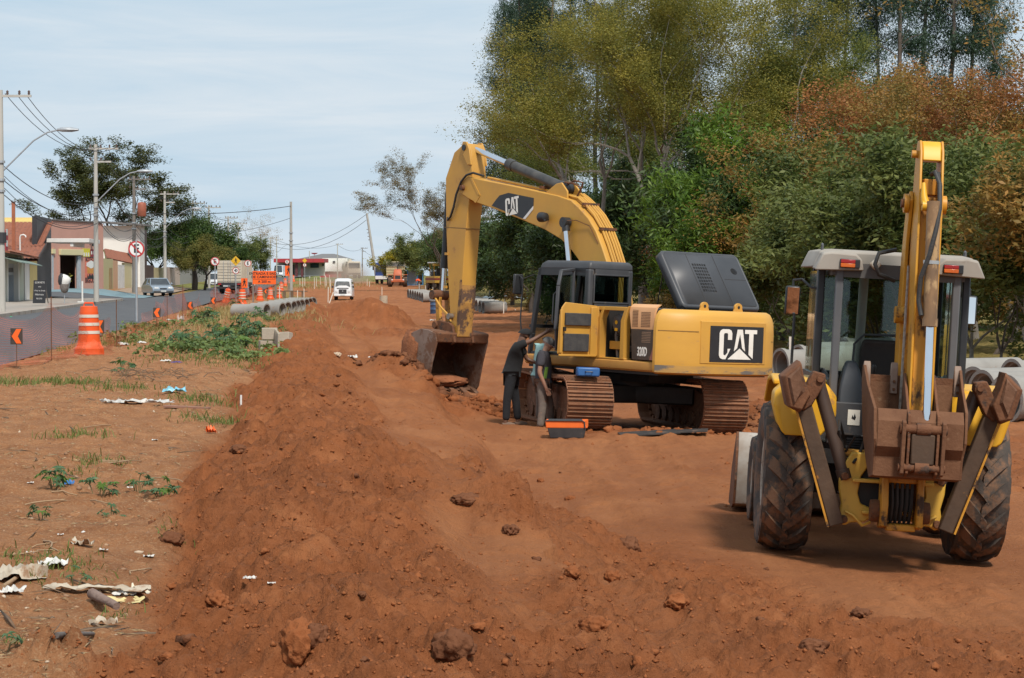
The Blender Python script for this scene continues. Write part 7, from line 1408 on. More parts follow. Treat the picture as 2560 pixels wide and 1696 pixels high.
def make_loader():
    y = 290; x = pxx(994, y); o = thing('wheel_loader', 'orange wheel loader seen from behind with big dusty tyres', 'wheel loader', (x, y, gz(x, y) - .02), math.pi / 2 + .06)
    MB().loft([[(-2.6, -.55, .8), (-2.6, .55, .8), (-2.6, .50, 1.5), (-2.6, .35, 1.62), (-2.6, -.35, 1.62), (-2.6, -.50, 1.5)], [(-2.2, -.60, .7), (-2.2, .60, .7), (-2.2, .52, 2.1), (-2.2, .36, 2.25), (-2.2, -.36, 2.25), (-2.2, -.52, 2.1)], [(-.3, -.60, .8), (-.3, .60, .8), (-.3, .5, 2.2), (-.3, .34, 2.35), (-.3, -.34, 2.35), (-.3, -.5, 2.2)]]).build('engine_hood', ORP, o, bevel=.05)
    MB().box((-2.66, -.33, .98), (-2.6, .33, 1.48)).build('radiator_grille', DKPAN, o); MB().box((-2.85, -.85, .62), (-2.5, .85, 1.02)).build('counterweight', ORP, o, bevel=.08)
    for s in (-1, 1):
        MB().lathe([(0, -2.87), (.09, -2.86), (.09, -2.82)], (0, s * .72, .95), 'x', 10).build('rear_lamp', HEADL, o)
        for q in (-1.4, 1.5):
            MB().lathe([(.35, -.26), (.68, -.26), (.76, -.16), (.76, .16), (.68, .26), (.35, .26)], (q, s * .98, .76), 'y', 24).build('tyre', RUBR, o, smooth=40)
        MB().box((-2.1, s * .98 - .3, 1.55), (-.7, s * .98 + .3, 1.63)).build('mudguard', ORP, o)
        MB().prism([(.6, 1.8), (2.6, .9), (2.6, .7), (.5, 1.5)], s * .5 - .08, s * .5 + .08).build('lift_arm', ORP, o)
    MB().cyl((-1.5, 0, 2.2), (-1.5, 0, 2.85), .07, 10).build('exhaust', DKPAN, o); MB().prism([(2.5, .15), (3.4, .15), (3.3, .5), (2.6, 1.1)], -1.2, 1.2).build('bucket', SOILED, o)
make_loader()
TANB = pm('tan_tipper', (.50, .42, .25), (.42, .34, .20), 1.5, .6, spot=(.25, .18, .12), spot_amt=.3); BLUC = pm('truck_blue', (.035, .07, .24), (.03, .06, .2), 2, .4)
def make_tipper():
    y = 312; x = pxx(990, y); o = thing('tipper_truck', 'tan tipper truck with high ribbed body behind the orange loader', 'tipper truck', (x, y, gz(x, y) - .02), math.pi / 2 + .04)
    bd = MB().box((-3.2, -1.3, 1.1), (2.2, 1.3, 3.25)).build('tipper_body', TANB, o, bevel=.04)
    for q in range(5): MB().box((-3.26, -1.25, 1.35 + .38 * q), (-3.2, 1.25, 1.44 + .38 * q)).build('rib', TANB, bd)
    MB().box((-3.3, -1.25, 2.6), (-3.21, 1.25, 3.15)).build('tailgate_sheet', pm('grey_sheet', (.17, .16, .155)), bd)
    MB().box((-3.0, -.5, .7), (4.2, .5, 1.1)).build('chassis', DKPAN, o)
    MB().box((2.6, -1.2, .7), (4.4, 1.2, 2.9)).build('cab', TANB, o, bevel=.1)
    for s in (-1, 1):
        for q in (-2.2, -1.0, 3.4): wheel(o, q, s * 1.05, .5, .34)
make_tipper()
def make_blue_truck():
    y = 325; x = pxx(962, y); o = thing('blue_truck', 'blue and white lorry parked nose towards the works beside the tan tipper', 'truck', (x, y, gz(x, y) - .02), -math.pi / 2 - .1)
    MB().loft([[(q, -1.15 + i, .6), (q, 1.15 - i, .6), (q, 1.12 - i, 3.1), (q, -1.12 + i, 3.1)] for q, i in ((-.2, 0), (1.6, 0), (1.8, .06))]).build('cab', BLUC, o, bevel=.08); MB().box((1.78, -1.0, 1.75), (1.83, 1.0, 2.65)).build('windscreen', GLC, o)
    MB().box((1.78, -1.1, .7), (1.88, 1.1, 1.2)).build('bumper', WHITE, o, bevel=.04); MB().box((-5, -1.2, 1.0), (-.4, 1.2, 3.2)).build('cargo_body', pm('cargo_grey', (.4, .4, .42)), o)
    for s in (-1, 1):
        mm = MB().tube([(1.6, s * 1.1, 2.6), (1.75, s * 1.35, 2.55)], .03, 6).build('mirror', DKPAN, o); MB().cbox((1.75, s * 1.4, 2.3), (.12, .2, .55)).build('mirror_shell', DKPAN, mm)
        for q in (1.0, -3.5): wheel(o, q, s * .98, .5, .3)
make_blue_truck()
def make_container():
    y = 300; x = pxx(1038, y); o = thing('site_container', 'blue framed grey site container with dark open doorway', 'container', (x, y, gz(x, y)), .0); BF = pm('frame_blue', (.05, .22, .42)); w_ = 19 / FPX * y
    b_ = MB().box((-w_, 0, 0), (w_ * .3, 3.5, 2.0)).build('side_panel', pm('container_grey', (.22, .26, .30)), o)
    for q in range(7): MB().box((-w_ + .17 + .17 * q, -.03, .05), (-w_ + .25 + .17 * q, 0, 1.95)).build('corrugation', pm('container_grey', (.22, .26, .30)), b_)
    MB().box((w_ * .3, .5, 0), (w_, 3.5, 2.0)).build('doorway', DKPAN, o)
    for a in ((-w_ - .04, -.05, 1.95), (-w_ - .04, -.05, -.02)): MB().box(a, (w_ + .06, .08, a[2] + .13)).build('frame_rail', BF, o)
    for q in (-w_, w_ * .3, w_): MB().box((q - .05, -.06, .11), (q + .06, .07, 1.95)).build('frame_post', BF, o)
make_container()
ROLY = pm('roller_yellow', (.58, .33, .045), (.50, .28, .04), 2, .55, spot=(.28, .14, .06), spot_amt=.25)
def make_roller():
    y = 256; x = pxx(1096, y); o = thing('pneumatic_roller', 'yellow pneumatic roller with white canopy and red stripe parked by the pipes', 'road roller', (x, y, gz(x, y) - .02), math.pi / 2 + .3)
    bd = MB().box((-2.0, -1.0, .75), (2.0, 1.0, 1.55)).build('body', ROLY, o, bevel=.05)
    MB().box((-2.02, -1.01, 1.1), (2.02, 1.01, 1.32)).build('red_stripe', pm('stripe_red', (.26, .035, .03)), bd)
    for q, n_ in ((-1.4, 4), (1.4, 5)):
        for i in range(n_): MB().lathe([(.25, -.12), (.46, -.12), (.50, -.07), (.50, .07), (.46, .12), (.25, .12)], (q, -.85 + 1.7 * i / (n_ - 1), .5), 'y', 20).build('tyre', RUBR, o, smooth=40)
    for sx in (-.9, .9):
        for s in (-1, 1): MB().cyl((sx, s * .75, 1.5), (sx, s * .75, 3.0), .05, 8).build('canopy_post', ROLY, o)
    MB().box((-1.2, -1.0, 3.0), (1.2, 1.0, 3.14)).build('canopy', WHITE, o, bevel=.04); MB().box((-1.5, -.95, 2.72), (-.9, .95, 2.95)).build('canopy_beam', ROLY, o)
    MB().box((-.3, -.3, 1.55), (.2, .3, 2.0)).box((-.4, -.3, 1.9), (-.25, .3, 2.45)).build('seat', DKPAN, o); MB().box((.5, -.5, 1.55), (1.6, .5, 2.1)).build('console', DKPAN, o, bevel=.05)
make_roller()
def make_tanker():
    y = 385; x = pxx(878, y); o = thing('water_tanker', 'cream water tanker lorry half lost in its own dust', 'tanker truck', (x, y, max(gz(x, y), 1.2)), -math.pi / 2 + .25); CR = pm('dusty_cream', (.56, .50, .40), (.48, .42, .34), 1.5, .8)
    MB().lathe([(.2, -3.5), (.95, -3.4), (1.1, -3.2), (1.1, .6), (.95, .8), (.2, .9)], (0, 0, 1.9), 'x', 24).build('tank', CR, o, smooth=40)
    MB().loft([[(1.2, -1.15, .6), (3.0, -1.15, .6), (3.0, 1.15, .6), (1.2, 1.15, .6)], [(1.2, -1.15, 2.9), (2.8, -1.1, 2.9), (2.8, 1.1, 2.9), (1.2, 1.15, 2.9)]]).build('cab', CR, o, bevel=.1); MB().box((2.86, -.95, 1.75), (2.96, .95, 2.6)).build('windscreen', GLC, o)
    MB().box((-3.4, -1.1, .7), (3.0, 1.1, .95)).build('chassis', DKPAN, o); MB().lathe([(.3, 0), (.35, .1), (.2, .3)], (-1, 0, 2.95), 'z', 12).build('hatch', CR, o)
    for s in (-1, 1):
        for q in (-2.6, -1.4, 2.2): wheel(o, q, s * 1.0, .5, .34)
        MB().cbox((2.9, s * 1.4, 2.2), (.12, .2, .6)).build('mirror', DKPAN, o)
make_tanker()
def make_dust():
    m = bpy.data.materials.new('dust_volume'); m.use_nodes = True; t = m.node_tree; t.nodes.remove(t.nodes['Principled BSDF']); pv = _n(m, 'ShaderNodeVolumePrincipled'); pv.inputs['Color'].default_value = (.80, .60, .46, 1)
    tcn = _n(m, 'ShaderNodeTexCoord'); vm = _n(m, 'ShaderNodeVectorMath'); vm.operation = 'LENGTH'; t.links.new(tcn.outputs['Object'], vm.inputs[0]); n = _n(m, 'ShaderNodeTexNoise'); n.inputs['Scale'].default_value = 2.2; t.links.new(tcn.outputs['Object'], n.inputs['Vector'])
    mr = _n(m, 'ShaderNodeMapRange'); t.links.new(vm.outputs['Value'], mr.inputs['Value']); mr.inputs['From Min'].default_value = 1.0; mr.inputs['From Max'].default_value = .1; mr.inputs['To Max'].default_value = .20
    mu_ = _n(m, 'ShaderNodeMath'); mu_.operation = 'MULTIPLY'; t.links.new(mr.outputs['Result'], mu_.inputs[0]); t.links.new(n.outputs['Fac'], mu_.inputs[1]); t.links.new(mu_.outputs[0], pv.inputs['Density']); t.links.new(pv.outputs[0], t.nodes['Material Output'].inputs['Volume'])
    o = MB().lathe([(.02, -1), (.5, -.86), (.86, -.5), (1, 0), (.86, .5), (.5, .86), (.02, 1)], n=18).build('dust', m); y = 335; o.location = (pxx(868, y), y, 1.6); o.scale = (4.2, 16, 2.8); tag(o, 'dust cloud raised on the haul road in front of the tanker', kind='stuff')
make_dust()
# ---------------------------------------------------------------- tools round the excavator
p = hit(1418, 1096); tb = thing('tool_box', 'open orange and black plastic tool box on the soil beside the workers', 'tool box', p + Vector((0, .1, 0)), -.06)
ORL = pm('toolbox_orange', (.85, .17, .03), (.75, .14, .025), 4, .45); BKP = pm('toolbox_black', (.03, .032, .036), (.05, .05, .052), 6, .5, spot=(.15, .09, .06), spot_amt=.2)
MB().loft([[(-.27, -.14, 0), (.27, -.14, 0), (.27, .14, 0), (-.27, .14, 0)], [(-.31, -.16, .17), (.31, -.16, .17), (.31, .16, .17), (-.31, .16, .17)]]).build('tray', BKP, tb, bevel=.012)
lid = MB().loft([[(-.335, -.165, .165), (.335, -.165, .165), (.335, .165, .165), (-.335, .165, .165)], [(-.34, -.17, .28), (.26, -.17, .28), (.34, .17, .29), (-.34, .17, .29)]]).build('lid', ORL, tb, bevel=.012)
MB().tube([(-.33, -.175, .285), (.25, -.18, .285), (.285, -.178, .26), (.29, -.175, .17)], .012, 6).build('handle', BKP, lid)
MB().box((-.3, -.13, .281), (.24, .13, .295)).build('tray_insert', BKP, lid)
TTW = EM @ Matrix.Translation((-1.22, 1.86, .90)) @ Matrix.Rotation(TRACK_TURN - .1, 4, 'Z')
bb = thing('blue_case', 'blue plastic case lying on top of the excavator track', 'case', matrix=TTW); MB().box((-.10, -.19, 0), (.12, .19, .15)).build('shell', pm('case_blue', (.02, .10, .30), (.03, .12, .32), 5, .45, spot=(.1, .1, .12), spot_amt=.25), bb, bevel=.025); MB().tube([(-.1, -.06, .08), (-.15, -.05, .08), (-.15, .05, .08), (-.1, .06, .08)], .01, 6).build('handle', BKP, bb)
for k, (px, py, w_, d, rz_) in enumerate(((1622, 1092, .95, .45, .12), (1700, 1088, .9, .35, -.12))):
    p = hit(px, py); o = MB().box((-w_ / 2, -d / 2, 0), (w_ / 2, d / 2, .02)).build('rubber_sheet', pm('black_sheet', (.03, .03, .032), (.06, .055, .05), 5, .5, spot=(.2, .11, .07), spot_amt=.3)); o.location = p + Vector((0, 0, .05)); o.rotation_euler = (.05, -.05, rz_); tag(o, 'flat black sheet lying on the soil under the excavator', 'sheet', 'sheets under the excavator')
# ================================================================ people
def skin_mesh(name, nodes, edges, mat, sub=2):
    names = list(nodes); idx = {n: i for i, n in enumerate(names)}
    me = bpy.data.meshes.new(name); me.from_pydata([nodes[n][0] for n in names], [(idx[a], idx[b]) for a, b in edges], [])
    o = bpy.data.objects.new('tmp', me); COL.objects.link(o); o.modifiers.new('s', 'SKIN'); 
    if not me.skin_vertices: bpy.context.view_layer.objects.active = o
    for i, n in enumerate(names):
        r = nodes[n][1]; r = r if isinstance(r, tuple) else (r, r); me.skin_vertices[0].data[i].radius = r; me.skin_vertices[0].data[i].use_root = (i == 0)
    s = o.modifiers.new('d', 'SUBSURF'); s.levels = sub; s.render_levels = sub
    dg = bpy.context.evaluated_depsgraph_get(); dg.update(); res = bpy.data.meshes.new_from_object(o.evaluated_get(dg)); res.name = name
    bpy.data.objects.remove(o); bpy.data.meshes.remove(me); res.materials.clear(); res.materials.append(mat); res.shade_smooth(); return res
def V3(*a): return Vector(a)
def person(label, loc, J, skin, shirt, trousers, shoes, hair=None, cap=None, vest=None, rz=0, glasses=False, hairy=True, legs=True):
    """J: joint positions; the person faces local +x, right side at -y (towards the camera)"""
    o = thing('person', label, 'person', loc, rz); N_ = {}; E_ = []
    def nd(k, p, r): N_[k] = (tuple(p), r)
    def ch(*ks): E_.extend(zip(ks, ks[1:]))
    nd('pel', J['pel'], (.085, .11)); nd('waist', J['waist'], (.075, .10)); nd('chest', J['chest'], (.080, .115)); nd('neck', J['neck'], .056); ch('pel', 'waist', 'chest', 'neck')
    hd = Vector(J['head']); nk = Vector(J['neck']); ax = (hd - nk).normalized(); fd = Vector(J['face']).normalized()
    nd('hb', hd - ax * .07 + fd * .0, .070); nd('hc', hd + fd * .004, (.082, .098)); nd('ht', hd + ax * .085 - fd * .01, .058); ch('neck', 'hb', 'hc', 'ht')
    nd('nose', hd + fd * .108 - ax * .015, .012); ch('hc', 'nose'); nd('chin', hd - ax * .085 + fd * .062, .032); ch('hb', 'chin')
    for s, k in ((-1, 'r'), (1, 'l')):
        sd = ax.cross(fd).normalized() * s; nd('ear' + k, hd + sd * .085 - ax * .01, .014); ch('hc', 'ear' + k)
        nd('sh' + k, J['sh' + k], .050); nd('el' + k, J['el' + k], .043); nd('wr' + k, J['wr' + k], .029); ch('chest', 'sh' + k, 'el' + k, 'wr' + k)
        w_, e_ = Vector(J['wr' + k]), Vector(J['el' + k]); d = (w_ - e_).normalized(); side = d.cross(Vector((0, 1, 0)) if abs(d.y) < .8 else Vector((1, 0, 0))).normalized()
        nd('pm' + k, w_ + d * .055, (.022, .036)); ch('wr' + k, 'pm' + k); curl = Vector(J.get('curl' + k, (.3, 0, -.2)))
        for q in range(4):
            b_ = w_ + d * .095 + side * (.030 - .020 * q); l_ = (.032, .038, .036, .028)[q]; f1 = b_ + d * l_ + curl * .012; f2 = f1 + (d * .5 + curl * .6).normalized() * l_ * .8
            nd('f%d%s' % (q, k), b_, .010); nd('g%d%s' % (q, k), f1, .009); nd('h%d%s' % (q, k), f2, .007); ch('pm' + k, 'f%d%s' % (q, k), 'g%d%s' % (q, k), 'h%d%s' % (q, k))
        t1 = w_ + d * .045 + side * .045; nd('t' + k, t1, .011); nd('u' + k, t1 + (d + side * .4).normalized() * .04, .009); ch('pm' + k, 't' + k, 'u' + k)
        nd('hip' + k, J['hip' + k], .075); nd('kn' + k, J['kn' + k], .060); nd('an' + k, J['an' + k], .042); ft = Vector(J['an' + k]); fdir = Vector(J.get('toe' + k, (1, 0, 0))).normalized()
        nd('heel' + k, ft + Vector((0, 0, -.055)) - fdir * .02, .038); nd('toe' + k, ft + fdir * .16 + Vector((0, 0, -.065)), .030); ch('pel', 'hip' + k, 'kn' + k, 'an' + k, 'heel' + k, 'toe' + k)
    body = link('body', skin_mesh('body', N_, E_, skin), o)
    S = {}; SE = [('c', 'w'), ('w', 'p'), ('c', 'n')]; S['w'] = (J['waist'], (.142, .165)); S['c'] = (J['chest'], (.152, .188)); S['p'] = (Vector(J['pel']) + Vector((0, 0, .0)), (.150, .172)); S['n'] = (Vector(J['neck']).lerp(Vector(J['chest']), .22), .075)
    S = {'w': S['w'], 'c': S['c'], 'p': S['p'], 'n': S['n']}
    for k in 'rl':
        S['s' + k] = (J['sh' + k], .086); S['e' + k] = (Vector(J['sh' + k]).lerp(Vector(J['el' + k]), .72), .072); SE += [('c', 's' + k), ('s' + k, 'e' + k)]
    link('shirt', skin_mesh('shirt', S, SE, shirt), o)
    T_ = {'p': (Vector(J['pel']) + Vector((0, 0, .03)), (.138, .162))}; TE = []
    for k in 'rl':
        hp, kn, an = Vector(J['hip' + k]), Vector(J['kn' + k]), Vector(J['an' + k]); T_['h' + k] = (hp, .112); T_['m' + k] = (hp.lerp(kn, .55), .092); T_['k' + k] = (kn, .078); T_['q' + k] = (kn.lerp(an, .5), .072); T_['a' + k] = (an + Vector((0, 0, .01)), .066); TE += [('p', 'h' + k), ('h' + k, 'm' + k), ('m' + k, 'k' + k), ('k' + k, 'q' + k), ('q' + k, 'a' + k)]
    link('trousers', skin_mesh('trousers', T_, TE, trousers), o)
    for k in 'rl':
        an = Vector(J['an' + k]); fd_ = Vector(J.get('toe' + k, (1, 0, 0))).normalized(); H_ = {'a': (an + Vector((0, 0, -.03)), .052), 'b': (an - fd_ * .045 + Vector((0, 0, -.062)), .040), 'c': (an + fd_ * .09 + Vector((0, 0, -.060)), (.040, .050)), 'd': (an + fd_ * .175 + Vector((0, 0, -.070)), .034)}; link('shoe', skin_mesh('shoe', H_, [('a', 'b'), ('a', 'c'), ('c', 'd')], shoes), o)
    for s in (-1, 1):
        sd = ax.cross(fd).normalized() * s; m_ = MB(); c_ = hd + fd * .088 + sd * .034 + ax * .012; m_.lathe([(.001, -.011), (.009, -.006), (.011, 0), (.009, .006), (.001, .011)], tuple(c_), 'z', 8); m_.build('eye', DECAL, o, smooth=60)
    m_ = MB(); c_ = hd + fd * .098 - ax * .052; sd = ax.cross(fd).normalized(); m_.bar(c_ - sd * .025, c_ + sd * .025, .008, .006); m_.build('mouth', pm('lip', (.20, .08, .06)), o)
    def dome(f0, f1, rr, grow, name, mat, back=.0):
        m_ = MB(); rings = []
        side = ax.cross(fd).normalized()
        for t in np.linspace(f0, f1, 7):
            rad = rr * math.sqrt(max(.001, 1 - t * t)); c_ = hd + ax * (.105 * t + .012) - fd * back; rings.append([c_ + fd * (math.cos(a) * rad * 1.1) + side * (math.sin(a) * rad * .95) for a in np.linspace(0, 2 * math.pi, 19)[:-1]])
        m_.loft(rings); return m_.build(name, mat, o, smooth=70)
    if hair: dome(-.05, .99, .104, 0, 'hair', hair, .016)
    if cap:
        cp = dome(.06, 1.0, .112, 0, 'cap', cap); side = ax.cross(fd).normalized(); m_ = MB(); c_ = hd + ax * .028
        m_.prism([(.08, -.075), (.15, -.07), (.185, -.04), (.195, 0), (.185, .04), (.15, .07), (.08, .075)], 0, .012, 'xy'); br = m_.build('cap_brim', cap, cp); br.matrix_local = plane_matrix(c_, fd, side)
    if glasses:
        side = ax.cross(fd).normalized()
        for s in (-1, 1):
            m_ = MB(); c_ = hd + fd * .103 + side * s * .036 + ax * .008; m_.tube([c_ + (side * math.cos(a) * .024 + ax * math.sin(a) * .017) for a in np.linspace(0, 2 * math.pi, 11)], .003, 5); m_.tube([c_ + side * s * .024, hd + side * s * .09 + ax * .012], .003, 5); m_.build('spectacles', GALV, o)
    return o
SKIN1 = pm('brown_skin', (.145, .070, .042), (.16, .08, .05), 9, .55); SKIN2 = pm('tan_skin', (.30, .155, .10), (.34, .18, .12), 9, .55)
BLKC = pm('black_cotton', (.011, .011, .012), (.016, .016, .017), 9, .95, bump=.3, bscale=18); BLKT = pm('black_denim', (.010, .011, .014), (.016, .017, .02), 9, .95, bump=.4, bscale=22); GRYC = pm('charcoal_shirt', (.040, .038, .046), (.055, .052, .062), 9, .95, bump=.3, bscale=18); GRYT = pm('dusty_grey_trousers', (.13, .105, .09), (.19, .155, .13), 8, .95, spot=(.26, .16, .11), spot_amt=.4, bump=.4, bscale=20)
BOOT = pm('dusty_boot', (.20, .13, .09), (.14, .09, .065), 8, .9); GHAIR = pm('grey_hair', (.085, .080, .075), (.15, .145, .14), 60, .9, bump=.5, bscale=90); TEAL = pm('pale_teal_cotton', (.32, .52, .50), (.28, .46, .45), 6, .95)
def flo(px, py, y): p = at(px, py, y); return Vector((p.x, y, p.z))
# black-capped man reaching up to the cab door
f1 = flo(1282, 1066, 39.0)
person('man in black cap, black shirt and trousers reaching up to the excavator cab', f1, dict(
    pel=(-.03, 0, .90), waist=(.0, 0, 1.05), chest=(.075, 0, 1.27), neck=(.135, .0, 1.47), head=(.20, .01, 1.60), face=(1, .30, -.12),
    shr=(.10, -.20, 1.41), elr=(.31, -.22, 1.49), wrr=(.56, -.16, 1.63), curlr=(.4, .3, -.3), shl=(.12, .19, 1.40), ell=(.25, .24, 1.16), wrl=(.40, .20, 1.10), curll=(.4, 0, -.3),
    hipr=(-.03, -.09, .86), knr=(-.10, -.11, .47), anr=(-.12, -.12, .09), toer=(1, -.2, 0), hipl=(-.02, .09, .86), knl=(.05, .11, .47), anl=(.09, .13, .09), toel=(1, .1, 0)), SKIN1, BLKC, BLKT, BOOT, cap=BLKC)
f2 = flo(1356, 1083, 38.45)
o2 = person('grey-haired man with spectacles in charcoal shirt and dusty trousers looking down', f2, dict(
    pel=(.015, 0, .88), waist=(.015, 0, 1.02), chest=(.02, 0, 1.24), neck=(.055, 0, 1.42), head=(.115, -.01, 1.53), face=(.86, -.18, -.50),
    shr=(-.005, -.20, 1.36), elr=(-.055, -.25, 1.05), wrr=(.055, -.25, .80), curlr=(.3, .2, -.5), shl=(.03, .19, 1.35), ell=(.05, .24, 1.06), wrl=(.16, .22, .83), curll=(.3, 0, -.5),
    hipr=(.0, -.09, .84), knr=(.0, -.11, .46), anr=(-.04, -.12, .09), toer=(1, -.35, 0), hipl=(.03, .09, .84), knl=(.13, .13, .47), anl=(.14, .18, .09), toel=(1, .2, 0)), SKIN2, GRYC, GRYT, BOOT, hair=GHAIR, glasses=True)
MB().loft([[(.03 + dx, -.165 - b, z), (.085 + dx, -.150 - b, z), (.085 + dx, -.13, z), (.03 + dx, -.14, z)] for z, dx, b in ((.86, -.02, .012), (.96, -.015, .014), (1.06, .0, .012), (1.14, .015, .0))]).build('green_side_stripe', pm('lime_cloth', (.13, .24, .03), (.10, .19, .03), 8, .95), o2, smooth=60)
f3 = flo(1352, 1062, 39.55)
person('third worker in pale teal shirt mostly hidden behind the other two', f3, dict(
    pel=(0, 0, .88), waist=(.0, 0, 1.02), chest=(.0, 0, 1.24), neck=(.06, 0, 1.40), head=(.14, .03, 1.46), face=(1, .5, -.6),
    shr=(.0, -.19, 1.37), elr=(.03, -.24, 1.08), wrr=(.16, -.2, .88), shl=(.02, .19, 1.36), ell=(.1, .24, 1.1), wrl=(.25, .2, 1.0),
    hipr=(0, -.09, .84), knr=(.02, -.1, .46), anr=(0, -.1, .09), hipl=(0, .09, .84), knl=(.02, .1, .46), anl=(0, .1, .09)), SKIN1, TEAL, GRYT, BOOT, hair=pm('black_hair', (.012, .011, .01)), rz=.3)
y = 268; x = pxx(1047, y)
person('worker in bright orange vest bending in front of the site container', (x, y, gz(x, y)), dict(
    pel=(-.18, 0, .86), waist=(-.06, 0, .98), chest=(.14, 0, 1.06), neck=(.30, 0, 1.06), head=(.42, 0, 1.02), face=(.6, 0, -.8),
    shr=(.18, -.19, 1.06), elr=(.24, -.22, .78), wrr=(.30, -.18, .55), shl=(.18, .19, 1.06), ell=(.24, .22, .78), wrl=(.30, .18, .55),
    hipr=(-.18, -.09, .84), knr=(-.08, -.1, .46), anr=(-.14, -.1, .09), hipl=(-.18, .09, .84), knl=(-.08, .1, .46), anl=(-.14, .1, .09)), SKIN1, pm('vest_orange', (.95, .12, .03), (.9, .1, .03), 4, .7), GRYT, BOOT, cap=BLKC, rz=2.6)
# ================================================================ loose soil, weeds, grass and litter
def ico(sub):
    bm = bmesh.new(); bmesh.ops.create_icosphere(bm, subdivisions=sub, radius=1.0); v = np.array([p.co[:] for p in bm.verts]); f = np.array([[q.index for q in t.verts] for t in bm.faces]); bm.free(); return v, f
CLODM = pm('soil_clod', (.20, .066, .024), (.30, .108, .042), 3.0, .95, bump=.7, bscale=40, spot=(.36, .145, .06), spot_amt=.25, spot_scale=5, spec=.1)
CLODK = pm('damp_soil_clod', (.125, .050, .025), (.19, .080, .04), 4.0, .95, bump=.8, bscale=35, spec=.1)
def scatter(n, y0, y1, want, seed):
    """random ground points inside the view's wedge, kept by want(loose, site, us)"""
    rng = np.random.RandomState(seed); y = np.exp(rng.uniform(math.log(y0), math.log(y1), n)); x = (rng.rand(n) * 2 - 1) * (.2286 * 1.2 * y + 1.0)
    z, lo, si, us, pk = hgt(x, y, True, True); keep = rng.rand(n) < want(lo, si, us, x, y) * (1 - .8 * pk); return x[keep], y[keep], z[keep], rng
def clod_mesh(name, x, y, z, r, base, rng, mat):
    v, f = base; n = len(x); m = len(v); s = r[:, None] * (.7 + .6 * rng.rand(n, 3)); s[:, 2] *= .75
    jit = 1 + .30 * rng.randn(n, m).clip(-1.6, 1.6); a = rng.rand(n) * 6.28; c, sn = np.cos(a)[:, None], np.sin(a)[:, None]
    P = v[None] * jit[:, :, None] * s[:, None, :]; X = P[:, :, 0] * c - P[:, :, 1] * sn; Y = P[:, :, 0] * sn + P[:, :, 1] * c
    V = np.stack([X + x[:, None], Y + y[:, None], P[:, :, 2] + (z + r * .05)[:, None]], 2).reshape(-1, 3); Fq = (f[None] + (np.arange(n) * m)[:, None, None]).reshape(-1, 3)
    return npmesh(name, V, Fq, mat, False)
wl = lambda lo, si, us, x, y: lo ** 1.3
I0, I1 = ico(1), ico(2); OC = (np.array([(1, 0, 0), (-1, 0, 0), (0, 1, 0), (0, -1, 0), (0, 0, 1), (0, 0, -1.)]), np.array([(0, 2, 4), (2, 1, 4), (1, 3, 4), (3, 0, 4), (2, 0, 5), (1, 2, 5), (3, 1, 5), (0, 3, 5)]))
x, y, z, rng = scatter(80000, 8, 46, wl, 1); r = .003 + .009 * rng.rand(len(x)) ** 2.5 * (1 + y / 22); tag(link('soil_crumbs', clod_mesh('soil_crumbs', x, y, z, r, OC, rng, CLODM)), 'small crumbs of red soil strewn over the loose bank', kind='stuff')
x, y, z, rng = scatter(700, 8, 62, wl, 2); r = .014 + .030 * rng.rand(len(x)) ** 3; tag(link('soil_lumps', clod_mesh('soil_lumps', x, y, z, r, I1, rng, CLODM)), 'fist-sized lumps of red soil on the loose bank', kind='stuff')
x, y, z, rng = scatter(200, 8, 40, wl, 3); r = .014 + .034 * rng.rand(len(x)) ** 3; tag(link('damp_soil_lumps', clod_mesh('damp_soil_lumps', x, y, z, r, I1, rng, CLODK)), 'darker damp lumps of soil among the red ones', kind='stuff')
x, y, z, rng = scatter(3500, 10, 48, lambda lo, si, us, x, y: (si > .5) * (lo < .3) * .45, 4); r = .006 + .013 * rng.rand(len(x)) ** 3 * (1 + y / 22); tag(link('loose_grit', clod_mesh('loose_grit', x, y, z, r, OC, rng, CLODM)), 'sparse grit on the driven soil', kind='stuff')
PALE = pm('pale_debris', (.42, .30, .20), (.55, .45, .34), 20, .9)
x, y, z, rng = scatter(9000, 9, 60, lambda lo, si, us, x, y: (si < .4) * (us > -5.3) * .6, 5); r = .005 + .012 * rng.rand(len(x)) ** 2.5 * (1 + y / 20); tag(link('verge_grit', clod_mesh('verge_grit', x, y, z, r, OC, rng, pm('verge_crumb', (.20, .095, .05), (.38, .24, .14), 9, .95))), 'crumbs and grit on the dry verge', kind='stuff')
x, y, z, rng = scatter(700, 9, 45, lambda lo, si, us, x, y: (si < .4) * (us > -5.3) * .6, 6); r = .006 + .016 * rng.rand(len(x)) ** 2.5; tag(link('rubble_chips', clod_mesh('rubble_chips', x, y, z, r, I0, rng, PALE)), 'pale chips of rubble on the dry verge', kind='stuff')
